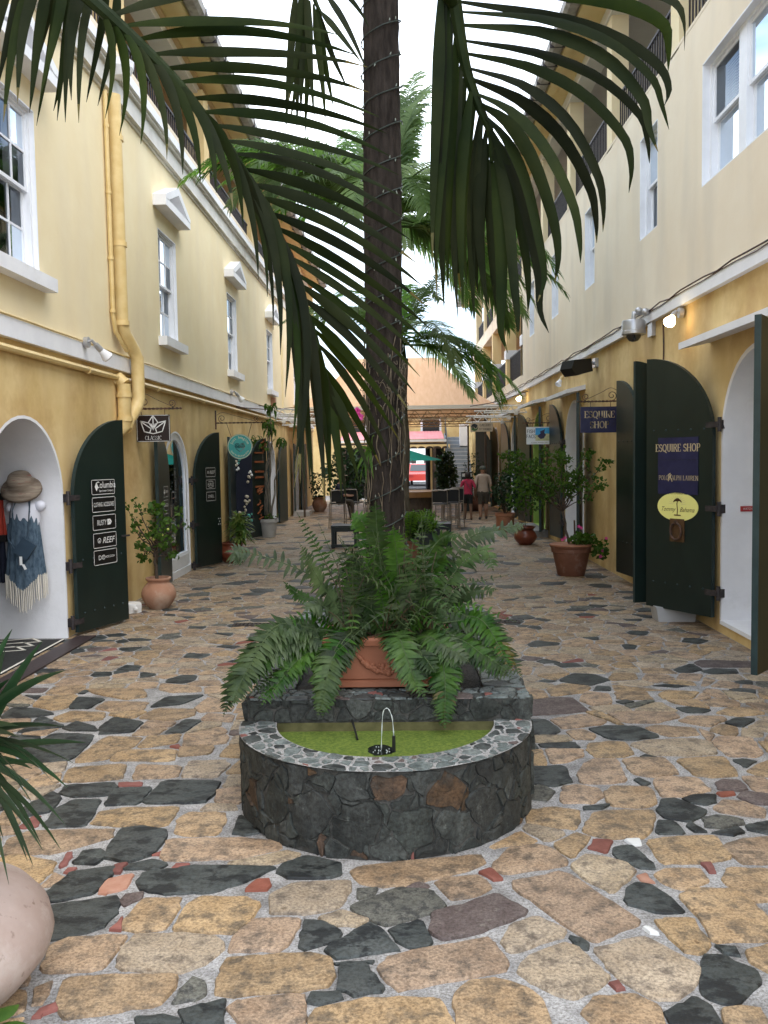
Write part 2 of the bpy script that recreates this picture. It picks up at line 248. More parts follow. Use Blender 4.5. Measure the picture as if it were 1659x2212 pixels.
# ---------------------------------------------------------------- mesh helpers
def wloc(p):
    v=Vector((0,0,0))
    while p is not None: v+=p.location; p=p.parent
    return v
def tag(o,label=None,cat=None,group=None,kind=None):
    if label: o['label']=label
    if cat: o['category']=cat
    if group: o['group']=group
    if kind: o['kind']=kind
    return o
def thing(name,label,cat,loc=(0,0,0),group=None):
    o=bpy.data.objects.new(name,None); o.empty_display_size=.2; COL.objects.link(o); o.location=loc
    return tag(o,label,cat,group)
class MB:
    def __init__(s): s.v=[]; s.f=[]; s.m=[]; s.t=[]
    def add(s,v,f,m=0,t=None):
        b=len(s.v); s.v.extend([tuple(p) for p in v]); s.f.extend([tuple(i+b for i in q) for q in f]); s.m.extend([m]*len(f))
        s.t.extend([.5 if t is None else t]*len(v)); return s
    def box(s,x0,y0,z0,x1,y1,z1,m=0):
        v=[(x,y,z) for z in (z0,z1) for y in (y0,y1) for x in (x0,x1)]
        return s.add(v,[(0,2,3,1),(4,5,7,6),(0,1,5,4),(2,6,7,3),(0,4,6,2),(1,3,7,5)],m)
    def fbox(s,o,ux,uy,uz,m=0):   # box from a corner and three edge vectors
        o,ux,uy,uz=map(Vector,(o,ux,uy,uz))
        v=[o+ux*a+uy*b+uz*c for c in (0,1) for b in (0,1) for a in (0,1)]
        return s.add(v,[(0,2,3,1),(4,5,7,6),(0,1,5,4),(2,6,7,3),(0,4,6,2),(1,3,7,5)],m)
    def bar(s,a,b,w,h=None,m=0,up=(0,0,1)):
        a,b=Vector(a),Vector(b); d=b-a; h=w if h is None else h
        u=Vector(up); x=d.cross(u)
        if x.length<1e-5: x=Vector((1,0,0))
        x.normalize(); y=x.cross(d).normalized()
        return s.fbox(a-x*w/2-y*h/2,x*w,y*h,d,m)
    def tube(s,pts,r,n=8,m=0,cap=True,t=None):
        pts=[Vector(p) for p in pts]; k=len(pts); rs=r if isinstance(r,(list,tuple)) else [r]*k
        d0=(pts[1]-pts[0]).normalized(); u=Vector((0,0,1)) if abs(d0.z)<.9 else Vector((1,0,0))
        x=d0.cross(u).normalized(); V=[]
        for i,p in enumerate(pts):
            d=(pts[min(i+1,k-1)]-pts[max(i-1,0)])
            d=d.normalized() if d.length>1e-9 else d0
            x=(x-d*x.dot(d)).normalized(); y=d.cross(x)
            for j in range(n):
                a=2*PI*j/n; V.append(p+(x*math.cos(a)+y*math.sin(a))*rs[i])
        F=[(i*n+j,i*n+(j+1)%n,(i+1)*n+(j+1)%n,(i+1)*n+j) for i in range(k-1) for j in range(n)]
        if cap: F+= [tuple(range(n-1,-1,-1)),tuple(range((k-1)*n,k*n))]
        return s.add(V,F,m,t)
    def lathe(s,prof,c=(0,0,0),n=28,m=0,wob=0,seed=0):
        V=[];k=len(prof); rr=random.Random(seed)
        ph=rr.uniform(0,6)
        for r,z in prof:
            for j in range(n):
                a=2*PI*j/n; q=r*(1+wob*math.sin(2*a+ph)); V.append((c[0]+q*math.cos(a),c[1]+q*math.sin(a),c[2]+z))
        F=[(i*n+j,i*n+(j+1)%n,(i+1)*n+(j+1)%n,(i+1)*n+j) for i in range(k-1) for j in range(n)]
        F+=[tuple(range(n-1,-1,-1)),tuple(range((k-1)*n,k*n))]
        return s.add(V,F,m)
    def prism(s,poly,fn,d0,d1,m=0,me=None):  # poly in 2D, fn(u,v,depth)->3D
        n=len(poly); V=[fn(u,v,d0) for u,v in poly]+[fn(u,v,d1) for u,v in poly]
        s.add(V,[tuple(range(n-1,-1,-1)),tuple(range(n,2*n))],m)
        return s.add(V,[(i,(i+1)%n,n+(i+1)%n,n+i) for i in range(n)],m if me is None else me)
    def holes(s,outer,holes,fn,m=0):
        L=[[Vector((u,v,0)) for u,v in p] for p in [outer]+holes]
        tri=geometry.tessellate_polygon(L); P=[q for l in L for q in l]
        return s.add([fn(q.x,q.y) for q in P],[tuple(t) for t in tri],m)
    def build(s,name,mats,parent=None,smooth=False,recalc=True):
        off=wloc(parent); me=bpy.data.meshes.new(name)
        me.from_pydata([(p[0]-off.x,p[1]-off.y,p[2]-off.z) for p in s.v],[],s.f)
        if isinstance(mats,str): mats=[mats]
        for q in mats: me.materials.append(MT[q])
        me.polygons.foreach_set('material_index',s.m)
        if any(abs(t-.5)>1e-6 for t in s.t):
            a=me.attributes.new('tint','FLOAT','POINT'); a.data.foreach_set('value',s.t)
        if recalc:
            bm=bmesh.new(); bm.from_mesh(me); bmesh.ops.recalc_face_normals(bm,faces=bm.faces); bm.to_mesh(me); bm.free()
        if smooth:
            me.polygons.foreach_set('use_smooth',[True]*len(me.polygons))
            if smooth!='all': me.set_sharp_from_angle(angle=R(40))
        me.update(); o=bpy.data.objects.new(name,me); COL.objects.link(o)
        if parent is not None: o.parent=parent
        return o
def copy_tree(o,parent=None):
    c=o.copy(); COL.objects.link(c)
    if parent is not None: c.parent=parent
    for ch in list(o.children): copy_tree(ch,c)
    return c
def bez(pts,n):   # Catmull-Rom through points
    pts=[Vector(p) for p in pts]; P=[pts[0]*2-pts[1]]+pts+[pts[-1]*2-pts[-2]]; out=[]; k=len(pts)-1
    for i in range(n+1):
        t=i/n*k; j=min(int(t),k-1); u=t-j; a,b,c,d=P[j:j+4]
        out.append(.5*((2*b)+(c-a)*u+(2*a-5*b+4*c-d)*u*u+(3*b-a-3*c+d)*u**3))
    return out
def qbez(a,b,c,n):
    a,b,c=Vector(a),Vector(b),Vector(c); return [a*(1-t)**2+b*2*t*(1-t)+c*t*t for t in [i/n for i in range(n+1)]]
def blade(mb,path,wfun,side,m=0,fold=.25,mtip=None,t=None):
    """leaf strip along path: three verts across, V-folded"""
    k=len(path); V=[]; side=Vector(side)
    for i,p in enumerate(path):
        d=(path[min(i+1,k-1)]-path[max(i-1,0)]).normalized(); x=(side-d*side.dot(d))
        x=x.normalized() if x.length>1e-6 else d.orthogonal().normalized()
        nrm=x.cross(d); w=wfun(i/(k-1)); V+=[p-x*w+nrm*w*fold,p,p+x*w+nrm*w*fold]
    for i in range(k-1):
        b=i*3; mm=m if mtip is None or i<k-2 else mtip
        mb.add([V[b],V[b+1],V[b+2],V[b+3],V[b+4],V[b+5]],[(0,1,4,3),(1,2,5,4)],mm,t)
_tc={}
def text2d(s,size=1.,shear=0.,align='CENTER'):
    key=(s,shear,align)
    if key not in _tc:
        c=bpy.data.curves.new('t','FONT'); c.body=s; c.align_x=align; c.shear=shear; c.resolution_u=3
        o=bpy.data.objects.new('t',c); COL.objects.link(o); bpy.context.view_layer.update()
        me=bpy.data.meshes.new_from_object(o.evaluated_get(bpy.context.evaluated_depsgraph_get()))
        _tc[key]=([(v.co.x,v.co.y) for v in me.vertices],[tuple(p.vertices) for p in me.polygons])
        bpy.data.objects.remove(o); bpy.data.curves.remove(c); bpy.data.meshes.remove(me)
    v,f=_tc[key]; return [(x*size,y*size) for x,y in v],f
# serif capitals drawn as strokes: thick uprights, thin bars, slab serifs
def _arc(cx,cy,rx,ry,a0,a1,n=14): return [(cx+rx*math.cos(R(a0+(a1-a0)*i/n)),cy+ry*math.sin(R(a0+(a1-a0)*i/n))) for i in range(n+1)]
GL={'E':(.62,[[(.12,0),(.12,1)],[(.12,1),(.55,1)],[(.12,.52),(.45,.52)],[(.12,0),(.57,0)],[(.55,1),(.55,.8)],[(.57,0),(.57,.22)]],'1'),
'S':(.56,[_arc(.28,.74,.2,.24,20,270)+_arc(.28,.25,.23,.25,90,-160)],''),
'Q':(.8,[_arc(.4,.5,.32,.5,0,360,22),[(.4,.12),(.72,-.18)]],''),'U':(.74,[[(.14,1),(.14,.3)],_arc(.37,.3,.23,.3,180,360),[(.60,.3),(.60,1)]],'t'),
'I':(.32,[[(.16,0),(.16,1)]],'1'),'R':(.72,[[(.14,0),(.14,1)],[(.14,1),(.36,1)],_arc(.36,.76,.2,.24,90,-90),[(.14,.52),(.36,.52)],[(.38,.52),(.66,0)]],'1'),
'H':(.8,[[(.14,0),(.14,1)],[(.66,0),(.66,1)],[(.14,.52),(.66,.52)]],'1'),'O':(.8,[_arc(.4,.5,.32,.5,0,360,22)],''),
'P':(.64,[[(.14,0),(.14,1)],[(.14,1),(.34,1)],_arc(.34,.74,.21,.26,90,-90),[(.14,.48),(.34,.48)]],'1'),
'C':(.68,[_arc(.38,.5,.3,.5,50,310,18)],''),'L':(.6,[[(.14,0),(.14,1)],[(.14,0),(.54,0)],[(.54,0),(.54,.22)]],'1'),
'A':(.76,[[(.08,0),(.38,1)],[(.38,1),(.68,0)],[(.2,.36),(.56,.36)]],'b'),'G':(.78,[_arc(.4,.5,.32,.5,50,330,18),[(.66,.45),(.66,.1)]],''),
'Y':(.7,[[(.06,1),(.35,.5)],[(.35,.5),(.64,1)],[(.35,.5),(.35,0)]],'b'),'T':(.66,[[(.33,0),(.33,1)],[(.05,1),(.61,1)],[(.05,1),(.05,.8)],[(.61,1),(.61,.8)]],'b'),
'M':(.92,[[(.12,0),(.12,1)],[(.12,1),(.46,.1)],[(.46,.1),(.8,1)],[(.8,1),(.8,0)]],'b'),'N':(.8,[[(.12,0),(.12,1)],[(.12,1),(.66,0)],[(.66,0),(.66,1)]],'b'),
'F':(.58,[[(.12,0),(.12,1)],[(.12,1),(.52,1)],[(.12,.55),(.42,.55)]],'1'),' ':(.36,[],'')}
def serif(s,size=1.,thick=.15,thin=.055,ser=True,track=.04):
    V=[];F=[];x=0
    def quad(a,b,w):
        d=Vector((b[0]-a[0],b[1]-a[1])); l=d.length
        if l<1e-6: return
        n=Vector((-d.y,d.x))/l*w/2; e=d/l*min(w/2,.03)
        k=len(V); V.extend([(a[0]-e.x+n.x,a[1]-e.y+n.y),(a[0]-e.x-n.x,a[1]-e.y-n.y),(b[0]+e.x-n.x,b[1]+e.y-n.y),(b[0]+e.x+n.x,b[1]+e.y+n.y)]); F.append((k,k+1,k+2,k+3))
    for ch in s:
        wd,st,sf=GL[ch]
        for p in st:
            for i in range(len(p)-1):
                dx,dy=p[i+1][0]-p[i][0],p[i+1][1]-p[i][1]; l=math.hypot(dx,dy) or 1
                wgt=thin+(thick-thin)*abs(dy)/l
                if len(p)==2 and abs(dy)<.25: wgt=thin
                if ch in 'AYN' and len(p)==2 and dx*dy>0: wgt=thin
                quad((p[i][0]+x,p[i][1]),(p[i+1][0]+x,p[i+1][1]),wgt)
            if ser and sf and len(p)==2 and abs(p[0][1]-p[1][1])>.4:
                for q in p:
                    if q[1] in (0,1) and not(sf=='t' and q[1]==0): quad((q[0]+x-.12,q[1]),(q[0]+x+.12,q[1]),thin)
        x+=wd+track
    return [((a-x/2)*size,b*size) for a,b in V],F
def put2d(mb,vf,o,ux,uz,m,off=0.,nrm=None):
    o,ux,uz=Vector(o),Vector(ux),Vector(uz); n=Vector(nrm) if nrm is not None else Vector((0,0,0))
    mb.add([o+ux*x+uz*y+n*off for x,y in vf[0]],vf[1],m)
def stroke2d(pts,w,closed=False):
    V=[];F=[]; n=len(pts)
    for i in range(n if closed else n-1):
        a,b=pts[i],pts[(i+1)%n]; d=Vector((b[0]-a[0],b[1]-a[1])); l=d.length
        if l<1e-9: continue
        q=Vector((-d.y,d.x))/l*w/2; e=d/l*w*.4; k=len(V)
        V+=[(a[0]-e.x+q.x,a[1]-e.y+q.y),(a[0]-e.x-q.x,a[1]-e.y-q.y),(b[0]+e.x-q.x,b[1]+e.y-q.y),(b[0]+e.x+q.x,b[1]+e.y+q.y)]; F.append((k,k+1,k+2,k+3))
    return V,F
def rrect(w,h,r,n=4):
    P=[]
    for cx,cy,a in ((w/2-r,h/2-r,0),(-w/2+r,h/2-r,90),(-w/2+r,-h/2+r,180),(w/2-r,-h/2+r,270)):
        P+=[(cx+r*math.cos(R(a+90*i/n)),cy+r*math.sin(R(a+90*i/n))) for i in range(n+1)]
    return P
XL,XR=-3.62,3.3
TRACED=[
('d',-246,548,-254,562,-246,603,-216,598,-212,575,-213,546,-233,540),
('d',-244,613,-240,630,-223,617,-216,606,-235,607),
('d',-218,614,-215,638,-190,626,-191,603,-212,598),
('d',-260,670,-264,696,-239,689,-242,662,-257,663),
('d',-197,663,-191,693,-161,700,-173,672),
('d',-168,601,-161,632,-148,629,-155,600),
('t',-238,662,-235,682,-201,678,-200,656,-223,654),
('t',-197,635,-190,660,-159,657,-157,641,-170,628),
('t',-161,662,-157,692,-132,666,-131,651,-155,650),
('t',-149,629,-148,647,-127,642,-126,624),
('t',-260,637,-253,655,-225,650,-222,632,-250,628),
('d',-302,643,-303,666,-284,663,-264,649,-274,640,-298,638),
('t',-290,671,-293,699,-264,701,-260,665,-268,658),
('t',-255,706,-266,720,-217,718,-207,694,-222,686),
('t',-203,715,-208,738,-171,725,-167,708,-190,706),
('t',-211,549,-207,594,-180,591,-180,574,-190,547,-207,541),
('t',-178,573,-177,593,-155,597,-154,578,-174,569),
('t',-188,544,-187,564,-150,565,-146,543),
('t',-146,551,-149,570,-127,573,-126,556),
('r',-156,570,-151,574,-148,567),
('t',-120,552,-117,571,-107,573,-103,548),
('l',-135,515,-136,541,-115,544,-109,535,-114,514),
('t',-164,515,-167,537,-139,533,-137,515,-161,512),
('t',-203,507,-208,531,-175,538,-169,512),
('t',-106,476,-109,494,-95,499,-91,474),
('d',-147,475,-144,509,-109,507,-109,489,-112,475),
('d',-167,473,-169,497,-147,500,-148,474),
('d',-198,490,-200,503,-172,507,-168,499,-169,486,-189,485),
('r',-170,507,-156,507,-155,501,-167,501),
('d',-190,447,-192,467,-187,480,-171,481,-168,460,-168,446,-183,444),
('d',-211,468,-203,493,-195,485,-193,465,-205,458),
('d',-221,465,-231,486,-224,491,-216,483),
('r',-202,446,-200,458,-196,459,-192,445,-199,443),
('t',-165,448,-167,464,-154,469,-125,470,-124,461,-125,445,-146,444),
('t',-118,436,-121,454,-117,462,-98,462,-95,452,-96,434,-107,432),
('d',-89,436,-89,458,-82,451,-75,436,-81,433),
('t',-197,413,-201,429,-193,440,-151,442,-149,431,-162,421,-171,414),
('d',-145,409,-147,420,-147,441,-137,444,-123,439,-121,428,-122,412,-132,404),
('r',-164,401,-165,413,-162,414,-160,402,-162,399),
('d',-158,403,-158,415,-150,418,-146,413,-146,402),
('t',-118,410,-120,429,-87,430,-64,427,-61,417,-83,407,-115,405),
('r',-123,411,-119,416,-118,411),
('d',-132,397,-130,402,-121,407,-113,402,-116,396),
('r',-159,394,-158,398,-154,399,-155,393),
('r',-136,393,-137,401,-132,403,-132,393),
('d',-163,366,-158,379,-155,394,-135,400,-136,389,-138,374,-149,368),
('k',-136,374,-137,387,-126,392,-125,380,-132,374),
('d',-122,384,-122,394,-98,400,-61,398,-69,388,-85,375,-104,373,-118,377),
('r',-110,397,-109,402,-102,402,-106,397),
('r',-72,376,-68,386,-62,386,-61,381,-62,376),
('t',-183,381,-196,409,-187,412,-167,405,-165,396,-167,382,-172,375),
('t',-164,379,-163,394,-157,390,-157,384),
('d',-173,359,-179,373,-171,371,-168,366,-168,359),
('d',-163,355,-165,360,-128,372,-125,369,-122,356,-125,345,-141,337,-148,338,-157,349),
('p',-124,368,-124,373,-116,375,-116,369,-121,363),
('t',-118,345,-116,357,-115,369,-99,370,-97,360,-99,344,-111,343),
('r',-121,344,-119,353,-118,351,-116,344),
('t',-95,344,-94,363,-90,370,-70,370,-63,364,-65,350,-70,341,-85,342),
('t',-138,318,-140,333,-134,337,-113,340,-113,330,-115,318,-119,316,-135,315),
('l',-110,319,-112,330,-109,340,-92,341,-78,339,-73,335,-72,330,-76,321,-85,314,-106,316),
('t',-124,298,-126,310,-111,312,-85,312,-85,305,-88,295,-101,292,-118,287),
('g',-83,296,-82,304,-79,311,-74,308,-72,301,-76,298),
('d',-80,291,-72,295,-65,298,-64,293,-63,285,-75,285),
('d',-92,284,-93,288,-85,289,-78,287,-77,284),
('r',-129,288,-128,293,-124,296,-122,293,-126,289),
('t',-132,296,-135,305,-130,309,-129,303,-129,296),
('d',-338,788,-334,794,-309,790,-327,771),
('t',-321,737,-328,778,-302,773,-301,742),
('t',-294,705,-296,730,-271,735,-265,715,-271,704),
('p',-323,717,-323,725,-299,725,-298,710,-316,711),
('d',-262,785,-259,804,-243,801,-241,782),
('d',-190,879,-184,889,-167,882,-171,870),
('d',-267,706,-268,718,-261,716,-262,705),
('d',-60,394,-58,401,-48,410,-35,403,-31,401,-31,391,-36,387,-53,387),
('l',-58,356,-60,372,-50,382,-26,384,-25,377,-29,362,-41,356),
('t',-26,393,-23,398,9,405,34,409,36,401,31,396,0,380,-12,379,-21,382),
('g',-22,370,-22,377,-14,378,-15,372,-21,368),
('p',-1,378,4,384,9,380,8,377),
('g',-25,361,-14,370,-5,377,10,375,16,363,14,359,-8,347,-14,349),
('l',-37,353,-28,359,-16,351,-20,346,-31,347),
('t',-70,328,-69,339,-64,352,-44,352,-46,340,-47,333,-51,329),
('d',-43,332,-43,350,-34,350,-27,342,-29,335,-40,329),
('d',-32,328,-30,333,-16,348,-11,344,-4,329,-7,328,-27,323),
('d',-8,344,5,351,9,334,7,331,0,331,-5,336),
('p',8,343,10,356,24,363,38,372,49,359,47,354,27,341,13,336),
('t',12,382,17,387,32,389,37,378,30,371,19,367),
('r',32,392,38,395,42,385,38,384),
('t',-69,301,-70,316,-69,324,-39,327,-30,323,-28,313,-29,306,-41,303,-61,300),
('t',-12,318,-7,325,30,337,33,334,37,320,34,314,-3,303,-7,307),
('d',-26,304,-26,318,-16,319,-9,303,-19,300),
('d',-28,320,-14,322,-15,320,-26,319),
('d',-36,296,-35,302,-25,302,-24,298,-31,295),
('t',-63,294,-60,297,-41,301,-37,300,-35,283,-57,283),
('t',-34,288,-32,293,-14,299,10,299,14,285,14,282,-33,282),
('t',15,300,22,309,32,310,40,306,46,297,47,283,16,283),
('t',39,400,49,416,63,420,69,416,74,404,72,398,44,390,38,394),
('t',44,381,71,392,94,350,91,346,72,334,67,339),
('l',75,398,85,409,101,401,103,392,88,372,78,386),
('r',86,416,92,426,100,424,94,411),
('w',107,425,113,426,113,420,108,419),
('d',97,409,99,417,108,419,110,413,113,399,112,394,106,395,99,402),
('t',116,424,132,428,152,429,151,405,136,400,117,400),
('t',151,417,163,424,179,427,167,399,153,399),
('r',135,399,139,400,139,391,136,390),
('t',111,390,117,394,132,394,133,382,119,375,112,381),
('d',92,367,95,376,100,382,106,380,111,370,114,356,101,356,93,362),
('k',102,388,107,390,109,381,104,383),
('t',139,384,145,395,165,393,153,365,145,364,140,379),
('t',115,369,123,375,142,375,146,353,140,335,117,334,119,351),
('l',36,335,41,347,52,353,62,343,59,337,40,327,37,329),
('t',99,349,103,350,115,351,116,333,110,325,104,328),
('w',94,344,96,344,98,340,95,340),
('l',70,329,82,334,93,338,107,317,103,308,93,298,85,298,75,311),
('l',40,314,44,323,61,333,65,329,72,311,70,307,57,298,52,300,45,307),
('d',63,338,67,337,69,333,68,329,64,330),
('d',108,320,112,325,118,324,127,314,124,306,112,294,103,298,102,301),
('d',118,331,124,330,124,324,119,326),
('t',127,327,139,331,131,312,127,320),
('r',72,307,75,308,76,304,73,303),
('t',58,291,65,299,78,301,85,294,84,284,61,284),
('d',87,291,93,295,99,299,103,294,103,284,86,284),
('t',106,292,113,293,119,291,119,286,118,283,104,283),
('t',87,435,98,457,105,460,130,460,128,451,120,432,115,427,98,427),
('t',61,447,65,462,79,466,91,462,90,452,85,438,73,441),
('d',94,462,95,466,109,469,104,463),
('d',132,461,139,476,147,477,158,462,154,453,144,446,133,451),
('d',151,477,158,482,171,482,167,472,160,467,153,471),
('d',123,432,129,448,137,447,138,432),
('d',141,441,145,445,149,434,143,434),
('g',153,451,162,454,172,448,171,443,158,438,151,440),
('d',151,433,167,439,167,432,160,429),
('d',171,441,187,447,180,429,171,435),
('t',163,463,171,474,181,472,189,460,184,450,164,458),
('p',176,499,182,505,192,503,191,490,184,486,175,490),
('r',172,485,181,486,181,482,173,479),
('p',181,479,188,486,201,481,195,467,185,469),
('t',142,503,150,509,168,507,170,488,152,479,140,480),
('d',131,505,135,508,140,500,134,495),
('t',110,486,116,494,135,494,138,485,135,472,127,464,109,467),
('t',83,472,89,496,98,498,109,492,108,480,101,471),
('g',69,492,76,498,83,489,77,475,68,477),
('d',71,504,75,528,96,529,96,504,85,496,73,500),
('t',101,516,108,532,116,540,130,539,127,503,114,499,100,501),
('t',133,539,142,542,160,542,161,515,144,509,133,515),
('t',166,538,181,541,197,542,194,511,178,508,169,511),
('t',89,561,113,559,110,546,99,536,89,533),
('t',115,557,119,570,135,574,143,572,144,551,134,544,118,544),
('d',125,601,139,608,160,606,170,583,151,577,135,578),
('l',145,568,157,575,189,578,198,570,195,548,173,545,154,547),
('d',146,545,150,548,156,543,148,542),
('t',199,570,207,582,228,579,224,551,217,542,200,544),
('d',200,537,206,539,214,535,203,524),
('t',201,517,213,530,224,537,212,507,205,511),
('d',84,591,88,624,100,622,106,597,101,591),
('p',91,643,95,674,120,681,130,678,135,644,115,638,93,634),
('t',103,624,131,635,141,618,137,611,108,601),
('t',164,602,174,609,197,601,196,586,174,583),
('t',109,597,121,601,128,588,123,578,112,580),
('t',146,637,168,641,196,638,195,626,174,613,153,615),
('t',192,617,203,628,225,627,227,620,209,603),
('d',200,650,211,652,224,644,216,637,204,637),
('t',224,634,238,649,255,648,259,633,239,627),
('d',160,668,168,672,174,667,164,661),
('t',133,673,144,698,160,688,156,661,141,657),
('t',165,694,190,696,190,671,163,674),
('t',198,687,207,698,231,692,220,675,198,673),
('d',127,732,145,757,162,753,172,733,149,715),
('d',150,700,156,715,166,713,164,700),
('d',112,732,117,737,127,732,118,727),
('t',114,707,130,722,150,712,144,695,114,684),
('t',170,736,178,756,197,755,194,735,173,730),
('t',198,735,205,751,224,750,226,734,205,722),
('d',200,713,212,719,231,712,217,707),
('t',226,734,235,753,253,749,243,727),
('d',255,759,268,769,287,766,284,751,261,749),
('p',259,791,269,802,313,793,306,771,261,773),
('d',134,793,154,796,159,781,140,778),
]
